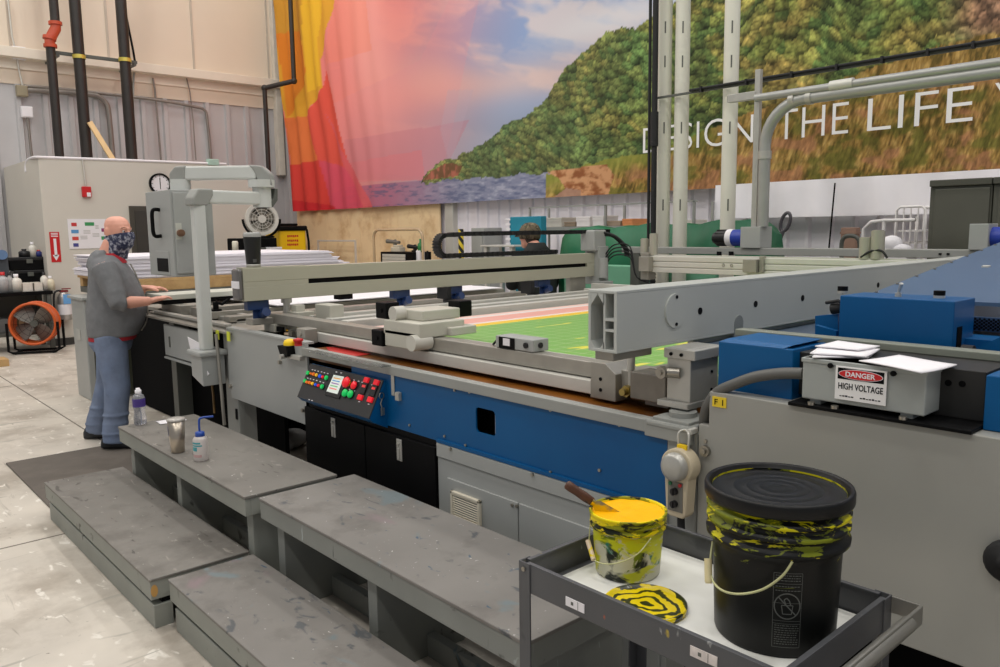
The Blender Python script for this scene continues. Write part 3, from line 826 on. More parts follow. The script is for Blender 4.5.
m_scr = mat('lit_screen', (214, 222, 214), .3, var=0, emit=.35)
b = MB(); q = [cp(352, 200), cp(487, 220), cp(418, 380), cp(318, 350)]; b.prism(q, Pn * .006, bev=.001); bz = b.build('screen_bezel', M_blackp, cons)
q = [cp(385, 212), cp(458, 226), cp(410, 348), cp(334, 328)]
b = MB(); b.prism([p + Pn * .0015 for p in q], Pn * .006); scr = b.build('screen', m_scr, bz, 'lit touch screen with coloured rows')
for k, c in enumerate(((230, 160, 60), (90, 150, 200), (150, 110, 170), (120, 190, 130), (235, 120, 110))):
    b = MB(); t0 = .14 + .15 * k; A = q[0].lerp(q[3], t0); B = q[1].lerp(q[2], t0); A2 = q[0].lerp(q[3], t0 + .06); B2 = q[1].lerp(q[2], t0 + .06)
    b.prism([p + Pn * .0078 for p in (A.lerp(B, .12), A.lerp(B, .8), A2.lerp(B2, .8), A2.lerp(B2, .12))], Pn * .0004); b.build('screen_row', mat('screen_row_%d' % k, c, .3, var=0, emit=.25), scr)


def lit(name, c): return mat(name, c, .35, var=0, emit=.35)


m_g, m_o, m_b2, m_y, m_r = lit('lamp_green', (10, 190, 90)), lit('lamp_orange', (225, 110, 30)), lit('lamp_blue', (30, 90, 220)), lit('lamp_yellow', (235, 180, 40)), lit('lamp_red', (225, 25, 40))
row1 = [(203, 199, m_g, 1.3), (225, 204, m_o, .7), (243, 208, m_o, 1), (264, 214, m_y, 1), (288, 222, m_b2, 1.1), (308, 228, m_r, .9), (333, 233, m_g, 1.4)]
row2 = [(183, 254, m_g, 1.2), (197, 264, m_o, .9), (216, 268, m_o, 1), (236, 274, m_y, 1), (258, 282, m_b2, .9), (278, 288, m_r, .9), (303, 295, m_g, 1.4)]
for x, y, m_, s_ in row1 + row2:
    p = cp(x, y); b = MB(); b.cyl(p, p + Pn * .005, .0115 * s_, seg=14, mi=1); b.cyl(p + Pn * .005, p + Pn * .013, .009 * s_, .008 * s_, seg=14); b.build('push_button', [m_, M_blackp], cons)
for x, y, m_, s_ in ((528, 286, m_r, 1.9), (465, 340, m_g, 1.8), (503, 348, m_g, 1.8)):
    p = cp(x, y); b = MB(); b.cyl(p, p + Pn * .006, .0125 * s_, seg=18, mi=1); b.lathe(p + Pn * .006, [(.0105 * s_, 0), (.0105 * s_, .008), (.006 * s_, .013), (0, .0135)], 18, 0, Pn); b.build('mushroom_button', [m_, M_blackp], cons)
p = cp(482, 268); b = MB(); b.cyl(p, p + Pn * .012, .017, seg=18, mi=1); b.lathe(p + Pn * .012, [(.027, 0), (.028, .006), (.022, .014), (0, .017)], 22, 0, Pn); b.build('emergency_stop', [m_r, M_yel], cons)
for x, y in ((612, 248), (682, 266), (568, 370), (638, 386)):
    p = cp(x, y); w_ = V((.019, 0, 0)); b = MB(); b.obox(p + Pn * .004, w_, SLn * .013, Pn * .006, .002); b.build('rocker_switch', m_r, cons)
for x, y in ((592, 306), (660, 322)):
    p = cp(x, y); b = MB(); b.obox(p + Pn * .003, (.022, 0, 0), SLn * .028, Pn * .005, .002); d_ = b.build('counter', M_blackp, cons)
    b = MB(); b.obox(p + Pn * .0085 + SLn * .010, (.014, 0, 0), SLn * .006, Pn * .0008); b.build('digits', lit('led_red', (220, 60, 60)), d_)
b = MB()
for x, y in ((228, 174), (246, 178), (268, 184), (292, 189), (312, 195), (335, 201), (196, 233), (214, 238), (236, 243), (258, 249), (282, 257), (305, 265), (396, 190), (430, 196), (520, 246), (552, 254), (488, 312), (522, 322), (556, 398), (622, 415), (578, 262), (648, 280), (205, 384), (225, 390)):
    p = cp(x, y); b.obox(p, (.007, 0, 0), SLn * .0022, Pn * .0006)
build_each(b, 'face_legend', M_white, cons)
# key ring in the console side
b = MB(); p = V((xb + .004, YT - .02, PY(388, 395, YM).z)); b.ring(p, (1, .2, 0), .017, .013, .003, 18)
b.tube([p + V((.004, 0, -.016)), p + V((.006, -.01, -.035)), p + V((.004, 0, -.06))], .0035, 6); b.obox(p + V((.006, 0, -.075)), (.003, 0, 0), (0, .010, 0), (0, 0, .018), .001)
b.build('key_ring', M_bolt, cons)

# ---- print and sheets on the bed
def printed(name, x0, x1, y0, y1, z, label):
    """the green tile print: colour bands run across the press"""
    m_ = bpy.data.materials.new('green_tile_print'); m_.use_nodes = True; nt = m_.node_tree; bs = nt.nodes['Principled BSDF']; bs.inputs['Roughness'].default_value = .35
    tc = nt.nodes.new('ShaderNodeTexCoord'); sp = nt.nodes.new('ShaderNodeSeparateXYZ'); nt.links.new(tc.outputs['Object'], sp.inputs[0])
    w_ = x1 - x0; mr = nt.nodes.new('ShaderNodeMapRange'); mr.inputs[1].default_value = -w_ / 2; mr.inputs[2].default_value = w_ / 2; nt.links.new(sp.outputs['X'], mr.inputs[0])
    r = nt.nodes.new('ShaderNodeValToRGB'); r.color_ramp.interpolation = 'CONSTANT'; e = r.color_ramp.elements
    pts = [(0, (238, 196, 186)), (.02, (240, 226, 222)), (.05, (240, 170, 158)), (.13, (240, 226, 222)), (.15, (248, 200, 30)), (.175, (250, 210, 40)), (.19, (122, 178, 84))]
    e[0].position = 0; e[0].color = S(*pts[0][1]); e[1].position = pts[1][0]; e[1].color = S(*pts[1][1])
    for p_, c in pts[2:]: k = e.new(p_); k.color = S(*c)
    nt.links.new(mr.outputs[0], r.inputs['Fac'])
    # yellow patches inside the green
    n_ = nt.nodes.new('ShaderNodeTexNoise'); n_.inputs['Scale'].default_value = 1.6; n_.inputs['Detail'].default_value = 3; mp = nt.nodes.new('ShaderNodeMapping'); mp.inputs['Scale'].default_value = (3.2, .8, 1)
    nt.links.new(tc.outputs['Object'], mp.inputs[0]); nt.links.new(mp.outputs[0], n_.inputs['Vector'])
    rr = nt.nodes.new('ShaderNodeValToRGB'); rr.color_ramp.elements[0].position = .58; rr.color_ramp.elements[1].position = .60; nt.links.new(n_.outputs['Fac'], rr.inputs['Fac'])
    gt = nt.nodes.new('ShaderNodeMath'); gt.operation = 'GREATER_THAN'; gt.inputs[1].default_value = .2; nt.links.new(mr.outputs[0], gt.inputs[0])
    mu = nt.nodes.new('ShaderNodeMath'); mu.operation = 'MULTIPLY'; nt.links.new(rr.outputs['Color'], mu.inputs[0]); nt.links.new(gt.outputs[0], mu.inputs[1])
    mx = nt.nodes.new('ShaderNodeMix'); mx.data_type = 'RGBA'; nt.links.new(mu.outputs[0], mx.inputs['Factor']); nt.links.new(r.outputs['Color'], mx.inputs['A']); mx.inputs['B'].default_value = S(232, 222, 70)
    # tile grid lines
    bt = nt.nodes.new('ShaderNodeTexBrick'); bt.offset = 0; bt.inputs['Scale'].default_value = 5.5; bt.inputs['Color1'].default_value = (0, 0, 0, 1); bt.inputs['Color2'].default_value = (0, 0, 0, 1); bt.inputs['Mortar'].default_value = (1, 1, 1, 1)
    bt.inputs['Mortar Size'].default_value = .02; bt.inputs['Brick Width'].default_value = .5; bt.inputs['Row Height'].default_value = .5; nt.links.new(tc.outputs['Object'], bt.inputs['Vector'])
    ml = nt.nodes.new('ShaderNodeMath'); ml.operation = 'MULTIPLY'; ml.inputs[1].default_value = .35; nt.links.new(bt.outputs['Color'], ml.inputs[0])
    m2 = nt.nodes.new('ShaderNodeMix'); m2.data_type = 'RGBA'; nt.links.new(ml.outputs[0], m2.inputs['Factor']); nt.links.new(mx.outputs['Result'], m2.inputs['A']); m2.inputs['B'].default_value = S(235, 230, 200)
    nt.links.new(m2.outputs['Result'], bs.inputs['Base Color'])
    b = MB(); b.box(x0, x1, y0, y1, z, z + .004)
    return b.build(name, m_, None, label, 'print')


pr1 = printed('printed_sheet', -3.92, -1.5, 2.40, 4.98, 1.066, 'large green and yellow tile print with pink border lying in the press frame')
b = MB(); b.box(-3.95, -1.48, 2.63, 4.97, 1.02, 1.066); b.build('vacuum_platen', M_alup, press)
b = MB(); b.box(-7.25, -5.42, 2.66, 4.9, 1.085, 1.093, .001)
b.build('blank_sheet', M_white, None, 'large blank white sheet fed onto the left end of the press bed', 'paper sheet')
b = MB(); b.box(-5.16, -4.55, 2.66, 4.9, 1.021, 1.027); b.build('blank_sheet', M_white, None, 'white sheet on the bed directly below the squeegee carriage', 'paper sheet')
b = MB(); x0 = xq(330, 350, 2.2); b.prism([PZ(326, 347.5, .989), PZ(340, 347, .989), PZ(372, 354, .989), PZ(352, 357, .989), PZ(330, 353, .989)], (0, 0, .002)); b.build('print_reflection', mat('red_reflection', (206, 60, 56), .2, var=.1), None, 'red film standing for the reflection of the print on the amber tray', 'patch')  # reflection of the print in the clear acrylic, laid as a red patch

# small grey sensor box on the rail
b = MB(); p = PZ(524, 349, 1.124); b.box(p.x - .13, p.x + .10, RF + .0, RF + .09, 1.124, 1.175, .004); sb = b.build('grey_sensor_box', M_grey, None, 'small grey box with white label standing on the front rail', 'sensor box')
b = MB(); b.box(p.x - .105, p.x - .01, RF - .004, RF + .0, 1.126, 1.172); b.build('black_face', M_black, sb)
b = MB(); b.box(p.x - .075, p.x - .035, RF - .007, RF - .004, 1.138, 1.168); b.build('label', M_white, sb)
b = MB(); b.cyl((p.x + .06, RF, 1.15), (p.x + .06, RF - .008, 1.15), .012, seg=12); b.cyl((p.x + .10, RF + .04, 1.15), (p.x + .106, RF + .04, 1.15), .012, seg=12); build_each(b, 'port', M_rubber, sb)
b = MB(); b.tube([V((p.x - .12, RF + .05, 1.17)), V((p.x - .15, RF + .05, 1.165)), V((p.x - .17, RF + .03, 1.135)), V((p.x - .19, RF + .04, 1.126))], .005, 6, smoothn=5); b.build('lead', M_rubber, sb)

# clamp carriage straddling the front rail
cl = empty('frame_clamp', (-3.45, RF, 1.122), 'pale grey clamp block with black knobs astride the front rail', 'clamp')
c0 = PZ(381, 340, 1.122)
cx, cy = c0.x, RF + .02
b = MB()
b.box(cx - .16, cx + .10, cy - .10, cy - .024, 1.066, 1.15, .006); b.box(cx - .17, cx + .13, cy - .10, cy + .17, 1.125, 1.195, .006); b.box(cx - .12, cx + .06, cy - .03, cy + .20, 1.195, 1.245, .006); b.box(cx + .06, cx + .16, cy + .06, cy + .22, 1.125, 1.165, .005)
b.build('block', mat('pale_grey_casting', (190, 187, 174), .5, var=.04), cl)
b = MB(); b.cyl((cx + .10, cy - .13, 1.105), (cx + .10, cy - .026, 1.105), .038, seg=20); b.cyl((cx - .10, cy - .09, 1.225), (cx - .10, cy - .03, 1.225), .036, seg=20); build_each(b, 'boss', mat('pale_grey_casting2', (196, 193, 182), .45), cl)
for q in ((cx - .20, cy - .06, 1.235), (cx - .215, cy - .08, 1.10), (cx + .0, cy + .24, 1.235)):
    b = MB(); b.box(q[0] - .05, q[0] + .045, q[1] - .03, q[1] + .05, q[2] - .04, q[2] + .04, .006); b.cyl((q[0], q[1] - .035, q[2]), (q[0], q[1] - .028, q[2]), .012, seg=10); b.build('knob', M_black, cl)
# second clamp further left under the squeegee carriage
cl = empty('frame_clamp', (-4.6, RF, 1.02), 'small steel clamp with black slot at the left end of the front rail', 'clamp')
b = MB(); x0 = -4.66; b.box(x0 - .02, x0 + .12, RF - .02, RF + .06, 1.01, 1.060, .003); b.box(x0 + .0, x0 + .2, RF + .10, RF + .22, 1.02, 1.13, .004); b.box(x0 + .08, x0 + .15, RF + .12, RF + .18, 1.13, 1.17, .003); b.box(x0 + .24, x0 + .42, RF + .20, RF + .30, 1.03, 1.18, .005)
b.build('block', mat('pale_grey_casting', (190, 187, 174)), cl)
b = MB(); b.box(x0 + .05, x0 + .12, RF + .10, RF + .12, 1.05, 1.10, .003); b.box(x0 + .14, x0 + .22, RF - .015, RF, 1.02, 1.05); b.build('slot', M_black, cl)
b = MB(); p = PZ(304, 338, 1.03); b.box(p.x - .05, p.x + .05, p.y - .02, p.y + .06, 1.0, 1.085, .005); b.cyl((p.x, p.y - .02, 1.055), (p.x, p.y - .027, 1.055), .012, seg=10); b.build('stop_block', M_steel, cl)
# yellow and red caps on the table corner
b = MB(); p = PZ(290, 345, 1.03); b.lathe(p, [(.034, 0), (.035, .012), (.028, .026), (.012, .033), (0, .034)], 18); yc = b.build('safety_button', M_yel, None, 'yellow button housing with red mushroom button at the table corner', 'button')
b = MB(); b.lathe(p + V((.055, .02, 0)), [(.02, 0), (.02, .02), (.026, .025), (.026, .035), (0, .042)], 16); b.build('button', M_red, yc)

# ================================================================== SQUEEGEE CARRIAGE (the long bar across the bed, left)
XA0, XA1 = -4.655, -4.565
ZA0, ZA1 = 1.212, 1.412
YA0, YA1 = 2.03, 5.22
m_bar = mat('olive_grey_extrusion', (176, 174, 156), .42, .1, var=.03, scale=2)
car = empty('squeegee_carriage', (-4.65, 3.6, 1.02), 'long olive grey squeegee carriage with dark slot spanning the press bed', 'squeegee carriage')
s0, s1 = PX(308.5, 282, XA1), PX(587, 267, XA1)
zs0 = (ZA0 + ZA1) / 2 - .014; zs1 = zs0 + .030
b = MB()
b.box(XA0, XA1 - .03, YA0, YA1, ZA0, ZA1); b.box(XA1 - .03, XA1, YA0, YA1, zs1, ZA1, .003); b.box(XA1 - .03, XA1, YA0, YA1, ZA0, zs0, .003); b.box(XA1 - .03, XA1, YA0, s0.y, zs0, zs1); b.box(XA1 - .03, XA1, s1.y, YA1, zs0, zs1)
b.box(XA0, XA1 - .002, YA0, YA0 + .42, ZA1, ZA1 + .003)
b.build('crossbar', m_bar, car)
b = MB(); b.box(XA1 - .029, XA1 - .02, s0.y, s1.y, zs0, zs1); b.build('slot_strip', M_black, car)
b = MB(); b.box(XA0 - .004, XA1 - .002, YA0 - .035, YA0 - .002, ZA0 + .005, ZA1 - .005, .012); b.build('end_cap', mat('smoky_end_cap', (104, 101, 100), .25, var=.1), car)
b = MB(); b.box(XA0 - .005, XA1 - .001, YA0 - .036, YA0 - .025, 1.29, 1.335, .002); b.build('cap_label', M_white, car)
# bracket head at the far end
b = MB()
p = PX(609, 255, XA1)
b.box(XA1 - .11, XA1 + .05, YA1 - .01, YA1 + .12, 1.14, 1.47, .006); b.cyl((XA1 + .06, YA1 + .03, 1.2), (XA1 + .06, YA1 + .03, 1.37), .045, seg=16)
b.box(XA1 - .12, XA1 + .04, YA1 - .06, YA1 + .10, 1.43, 1.61, .012); b.box(XA1 - .02, XA1 + .12, YA1 - .03, YA1 + .1, 1.12, 1.17, .004)
b.build('end_bracket', M_grey, car)
# drag chain: a flat looped band of links
y0, y1, y2 = PX(437.5, 245, XA1 - .08).y, PX(601, 240, XA1 - .08).y, PX(556, 256, XA1 - .08).y
zt0, zb0 = 1.575, 1.447
rr = (zt0 - zb0) / 2
path = [(y1, zt0 + .02)] + [(y1 + (y0 + rr + .12 - y1) * k / 26, zt0 + .02 - .0 * k) for k in range(1, 26)]
path += [(y0 + rr - rr * math.sin(t) + .0, (zt0 + zb0) / 2 + (rr + .012) * math.cos(t)) for t in [PI * k / 12 for k in range(13)]]
path += [(y0 + rr + (y2 - y0 - rr) * k / 22, zb0 - .012) for k in range(1, 23)]
b = MB(); acc = 0
for k in range(len(path) - 1):
    A = V((0, path[k][0], path[k][1])); B = V((0, path[k + 1][0], path[k + 1][1])); d = B - A
    if d.length < .004: continue
    n_ = V((0, -d.z, d.y)).normalized(); mid = (A + B) / 2 + V((XA1 - .09, 0, 0))
    b.obox(mid, (.035, 0, 0), d * .47, n_ * .014); b.obox(mid, (.040, 0, 0), d * .12, n_ * .017)
b.build('drag_chain', M_blackp, car)
b = MB(); b.box(XA1 - .13, XA1 - .04, y1 - .05, y1 + .08, zt0 - .02, zt0 + .04, .004); b.build('chain_end', M_black, car)
b = MB()
for k, (dx, h) in enumerate(((.03, 0), (.05, .02), (.02, -.03))):
    b.tube([V((XA1 - .03, YA1 + .04, 1.58 + h)), V((XA1 + .06 + dx, YA1 + .12, 1.56)), V((XA1 + .13 + dx, YA1 + .20, 1.46)), V((XA1 + .14 + dx, YA1 + .22, 1.38))], .012, 6, smoothn=5)
for k in range(4):
    a0 = V((XA1 + .04, YA1 + .08, 1.30 + .03 * k)); b.tube([a0, a0 + V((.08, .03, .09)), a0 + V((.2, .1, .07)), a0 + V((.26, .12, -.1 - .03 * k)), a0 + V((.40, .2, -.16))], .006, 6, smoothn=5)
build_each(b, 'cable_loop', M_rubber, car)
# squeegee clamps under the bar
m_dblue = mat('navy_enamel', (28, 52, 96), .35, var=.1)
for u, v, k in ((256, 308, 0), (399, 298, 1), (452, 293, 0), (541, 286, 1)):
    p = PX(u, v, XA1 - .06)
    b = MB(); b.box(XA0 + .01, XA1 - .02, p.y - .07, p.y + .07, ZA0 - .06, ZA0, .006); b.cyl((XA0 + .05, p.y + .03, ZA0 - .09), (XA1 + .02, p.y + .03, ZA0 - .07), .028, seg=14); b.box(XA0 + .04, XA1 - .04, p.y - .03, p.y + .02, ZA0 - .13, ZA0 - .06, .005)
    b.build('squeegee_clamp', m_dblue, car)
for u, v in ((449.5, 306), (533, 300)):
    p = PX(u, v, XA1 + .04); b = MB(); b.cyl((p.x, p.y, p.z - .05), (p.x, p.y, p.z + .05), .042, seg=16); b.cyl((p.x, p.y, p.z - .05), (p.x, p.y, p.z - .10), .010, seg=8); b.cyl((p.x, p.y, p.z + .03), (p.x, p.y, p.z + .05), .047, seg=16); b.cyl((p.x, p.y, p.z - .05), (p.x, p.y, p.z - .035), .047, seg=16); b.box(XA1 - .08, p.x, p.y - .02, p.y + .02, p.z + .05, ZA0)
    b.build('rubber_foot', M_rubber, car)
b = MB(); p = PX(345, 301, XA1 - .03); b.box(p.x - .06, p.x + .02, p.y - .05, p.y + .05, ZA0 - .035, ZA0, .003); b.build('sensor', M_black, car)
b = MB(); p = PX(287, 311, XA1 - .05); b.cyl((p.x, p.y, 1.03), (p.x, p.y, ZA0), .022, seg=14); b.cyl((p.x, p.y, ZA0 - .03), (p.x, p.y, ZA0), .034, seg=14); b.build('guide_post', M_alu, car)
b = MB(); b.box(XA0 - .02, XA1 - .02, YA0 + .05, YA0 + .35, 1.06, 1.10, .004); b.box(XA0 + .02, XA1 - .02, YA1 - .3, YA1 - .1, 1.02, ZA0, .004); build_each(b, 'slide_shoe', M_steel, car)

# black insulated tumbler on the carriage
p = PX(253.5, 264, XA1 - .045); p.z = ZA1 + .003; tz = PX(253, 233.5, p.x).z
H_ = tz - p.z
tb = empty('travel_tumbler', p, 'black insulated tumbler with clear lid standing on the squeegee carriage', 'tumbler')
b = MB(); b.lathe(p, [(.001, .003), (.040, .003), (.042, .012), (.052, H_ * .86), (.052, H_ * .9), (.048, H_ * .9), (.04, .02), (0, .02)], 24); b.build('cup', mat('matt_black_coating', (18, 19, 19), .45, var=.05), tb)
b = MB(); b.lathe(p, [(.0395, 0), (.0425, .0), (.0435, .018), (.042, .019)], 24); b.build('steel_foot', M_alu, tb)
b = MB(); b.lathe(p + V((0, 0, H_ * .9)), [(.054, 0), (.054, .014), (.050, .028), (.04, .028), (0, .024)], 24); b.build('lid', mat('smoky_lid', (190, 190, 186), .2, var=0, trans=.3), tb)
b = MB(); b.box(p.x + .036, p.x + .0455, p.y - .02, p.y + .0, p.z + .03, p.z + .05); b.build('badge', mat('grey_badge', (80, 80, 80), .5), tb)

# ================================================================== LIFTING CROSSBAR (right, hollow end)
XR0, XR1 = -1.69, -1.572
ZR0, ZR1 = 1.231, 1.428
YR0, YR1 = 1.9, 5.3
lb = empty('lifting_crossbar', (-1.63, 2.2, 1.02), 'grey hollow-ended lifting crossbar with round cover plate over the press', 'crossbar')
b = MB(); t = .010
mid = XR0 + (XR1 - XR0) * .56
b.box(XR0, XR1, YR0, YR1, ZR1 - t, ZR1, .002); b.box(XR0, XR1, YR0, YR1, ZR0, ZR0 + t, .002); b.box(XR0, XR0 + t, YR0, YR1, ZR0 + t, ZR1 - t); b.box(XR1 - t * 1.2, XR1, YR0, YR1, ZR0 + t, ZR1 - t)
b.box(mid - .004, mid + .004, YR0 + .001, YR1 - .001, ZR0 + t, ZR1 - t); b.box(mid + .004, XR1 - t * 1.2, YR0 + .001, YR1, 1.332, 1.341); b.box(mid + .004, XR1 - t * 1.2, YR0 + .001, YR1, 1.298, 1.306)
for sx, cx in ((1, XR0 + t), (-1, mid)):
    for sz, cz in ((-1, ZR1 - t), (1, ZR0 + t)):
        w = .030 if cz > 1.33 else .018
        b.prism([V((cx, YR0 + .001, cz)), V((cx + sx * w, YR0 + .001, cz)), V((cx, YR0 + .001, cz + sz * w * 1.3))], (0, YR1 - YR0, 0))
b.build('hollow_bar', mat('crossbar_grey', (186, 189, 184), .4, .1, var=.03, scale=2), lb)
b = MB(); b.box(XR0 + .012, XR1 - .012, YR0 + .35, YR0 + .36, ZR0 + .01, ZR1 - .01); b.build('inner_shade', mat('shadow_grey', (66, 70, 78), .6), lb)  # dark plate carries the shade inside the hollow bar
b = MB(); c = PX(675, 310.5, XR1); b.cyl((XR1, c.y, c.z), (XR1 + .006, c.y, c.z), .058, seg=40); b.build('round_cover', mat('crossbar_grey', (186, 189, 184)), lb)
b = MB()
for dz in (.046, -.046): b.cyl((XR1 + .006, c.y, c.z + dz), (XR1 + .009, c.y, c.z + dz), .006, seg=8)
for u, v in ((700, 311), (755.5, 304), (802.5, 298), (842.5, 291), (878, 285)):
    q = PX(u, v, XR1); b.cyl((XR1 - .001, q.y, q.z), (XR1 + .002, q.y, q.z), .0125, seg=14)
build_each(b, 'bar_hole', M_black, lb)
b = MB(); q = PX(738.5, 327, XR1); b.box(XR1, XR1 + .0014, q.y - .03, q.y + .03, ZR0 - .02, ZR0 + .035); b.cyl((XR1, q.y, ZR0 + .035), (XR1 + .002, q.y, ZR0 + .035), .03, seg=20); b.build('clip_plate', mat('dull_grey_plate', (130, 134, 132), .5), lb)
b = MB(); b.box(XR0 + .01, XR1 - .03, YR0 + .02, YR0 + .22, ZR0 - .03, ZR0, .004); b.build('bar_shoe', M_steel, lb)
# support post under it
px0, px1 = PX(667, 345, -1.57).y, PX(690.5, 345, -1.57).y
cx = XR1 - .0
yp0 = 2.13
pz0 = 1.055
b = MB(); xl, xr = PY(667, 370, yp0).x, PY(690.5, 370, yp0).x
b.box(xl, xr, yp0, yp0 + .16, pz0, ZR0, .003); b.box(xl - .025, xr + .005, yp0 - .02, yp0 + .14, pz0 - .02, pz0, .003); b.box(xl - .01, xr + .02, yp0 - .006, yp0 + .17, ZR0 - .035, ZR0 - .002, .003)
b.cyl(((xl + xr) / 2 + .0, yp0 + .06, 1.02), ((xl + xr) / 2, yp0 + .06, pz0 - .02), .028, seg=18)
b.build('support_post', M_alu, lb)
b = MB(); q = PY(664, 372, yp0 - .02); b.cyl(q, q + V((0, -.02, 0)), .020, seg=18); b.cyl(q + V((0, .0, 0)), q + V((.05, .02, 0)), .018, seg=12); b.cyl(q + V((0, -.02, 0)), q + V((0, -.026, 0)), .008, seg=6); b.build('clamp_screw', M_bolt, lb)
b = MB(); b.box(xl - .17, xl - .02, yp0 + .02, yp0 + .14, 1.03, 1.125, .004); b.build('side_block', M_steeld, lb)
b = MB()
for dz in (.03, .09, .14): b.cyl((xr, yp0 + .12, pz0 + dz), (xr + .004, yp0 + .12, pz0 + dz), .005, seg=8)
for dx in (.02, .06): b.cyl((xl + dx, yp0 - .006, ZR0 - .02), (xl + dx, yp0 - .010, ZR0 - .02), .006, seg=8)
build_each(b, 'post_screw', M_black, lb)

# ================================================================== FAR SIDE OF THE PRESS: extrusions, back beam, motors
fr = empty('rear_gantry', (-2.9, 5.5, 1.0), 'pale aluminium rear gantry of stacked extrusions behind the press bed', 'gantry')
YE = 5.25
b = MB()
for k in range(3):
    z0 = 1.262 + .046 * k; b.box(-4.02, -1.70, YE, YE + .07, z0, z0 + .040, .004); b.box(-4.02, -1.70, YE + .01, YE + .06, z0 + .03, z0 + .05)
build_each(b, 'extrusion_rail', M_alup, fr)
b = MB(); b.box(-4.6, 1.2, 5.62, 5.76, 1.40, 1.455, .004); b.build('back_bar', M_greyd, fr)
b = MB(); b.box(-4.5, -4.4, 5.62, 5.76, 0, 1.4); b.box(-1.3, -1.2, 5.62, 5.76, 0, 1.4); build_each(b, 'leg', M_greydk, fr)
b = MB(); b.box(-4.08, -4.0, YE - .02, YE + .08, 1.2, 1.42, .003); p = PY(646, 262, YE - .04); b.box(p.x - .06, p.x + .04, YE - .06, YE, 1.27, 1.39, .004); p = PY(750, 269, YE - .03); b.box(p.x - .05, p.x + .06, YE - .05, YE, 1.29, 1.385, .004); b.box(p.x + .065, p.x + .10, YE - .02, YE + .02, 1.29, 1.41, .003); build_each(b, 'slide_block', M_steel, fr)
b = MB()
for u, v in ((719, 253.5), (731, 253.5)):
    p = PY(u, v, 5.615); b.box(p.x - .02, p.x + .02, 5.612, 5.625, p.z - .016, p.z + .016)
for u in (868, 876, 940, 948):
    p = PY(u, 254, 5.615)
    b.box(p.x - .008, p.x + .008, 5.612, 5.625, p.z - .006, p.z + .006)
build_each(b, 'bar_slot', M_black, fr)
b = MB()
for u, v0, v1, r_ in ((644.5, 239, 262, .034), (653.5, 234, 255, .034), (865, 238, 262, .040), (877, 231, 258, .042)):
    p, q = PY(u, v1, YE + .035), PY(u, v0, YE + .035); b = MB(); b.cyl((p.x, YE + .035, 1.40), (p.x, YE + .035, q.z), r_, seg=16); b.cyl((p.x, YE + .035, q.z), (p.x, YE + .035, q.z + .006), r_ * .8, seg=16); b.build('air_cylinder', mat('cylinder_grey', (176, 172, 160), .4, .3), fr)
b = MB(); p = PY(876, 262, YE); b.tube([V((p.x - .1, YE, 1.41)), V((p.x - .04, YE, 1.45)), V((p.x + .03, YE, 1.455)), V((p.x + .07, YE, 1.41))], .008, 6, smoothn=5); b.build('air_hose', M_rubber, fr)
b = MB(); p = PY(728, 265, YE - .003)
for dx in (-.04, .03): b.ring((p.x + dx, YE - .004, 1.335), (0, 1, 0), .012, .008, .003, 14)
build_each(b, 'bolt_ring', M_steel, fr)
# motors on the back bar
for k, (u0, lab) in enumerate(((742, 'blue and black motor with white ring standing left on the rear gantry'), (1000, 'blue motor with grey gearbox at the right end of the rear gantry'))):
    p = PY(u0, 239, 5.69); z = 1.455 + .078
    mo = empty('drive_motor', (p.x, 5.69, 1.455), lab, 'motor')
    s_ = -1 if k == 0 else 1
    gx = PY(756, 240, 5.69).x if k == 0 else PY(983, 240, 5.69).x
    w = .085 if k == 0 else .055
    b = MB(); b.box(gx - w, gx + w, 5.60, 5.78, 1.455, 1.455 + .165, .004)
    b.build('gearbox', M_grey, mo)
    L0 = gx + s_ * w
    b = MB(); b.cyl((L0, 5.69, z), (L0 + s_ * .11, 5.69, z), .066, seg=24); b.build('motor_body', mat('royal_blue_motor', (32, 58, 160), .4), mo)
    b = MB(); b.cyl((L0 + s_ * .11, 5.69, z), (L0 + s_ * .16, 5.69, z), .069, seg=24); b.build('white_ring', M_white, mo)
    b = MB(); b.cyl((L0 + s_ * .16, 5.69, z), (L0 + s_ * .26, 5.69, z), .068, .062, seg=24); b.cyl((L0 + s_ * .26, 5.69, z), (L0 + s_ * .29, 5.69, z), .045, seg=16)
    for i in range(10):
        t = 2 * PI * i / 10; b.obox((L0 + s_ * .21, 5.69 + .066 * math.cos(t), z + .066 * math.sin(t)), (.045, 0, 0), (0, .004 * math.cos(t), .004 * math.sin(t)), (0, -.004 * math.sin(t), .004 * math.cos(t)))
    b.build('fan_cowl', M_blackp, mo)

# ================================================================== DRYER / DELIVERY END (right)
dr = empty('delivery_unit', (-.3, 2.6, 0), 'big grey delivery cabinet with blue covers at the right end of the press', 'delivery unit')
XC = xq(701, 424)
XN = xq(711.5, 395)
ZC = 1.128; zn = PY(701, 424, YM - .01).z; zlo = .548
YC = YM - .012
b = MB(); b.prism([V((XC, YC, zlo)), V((1.0, YC, zlo)), V((1.0, YC, ZC)), V((XN, YC, ZC)), V((XN, YC, zn)), V((XC, YC, zn))], (0, .03, 0), bev=.003)
b.box(XN, 1.0, YC + .031, YC + .5, ZC - .012, ZC - .001)
b.build('cabinet_front', mat('delivery_grey', (158, 157, 150), .36, var=.03, scale=1.5, stain=(150, 142, 136), stain_amt=.4, stain_scale=.9), dr)
b = MB(); b.box(XC + .15, 1.0, YM + .1, 3.3, 0, zlo + .2); b.build('dark_gap_block', M_void, dr)  # black box stands for the shaded gap beneath the cabinet
b = MB(); b.box(XN + .02, 1.0, YM + .03, 5.1, .85, ZC - .015); b.build('cabinet_body', M_greydk, dr)
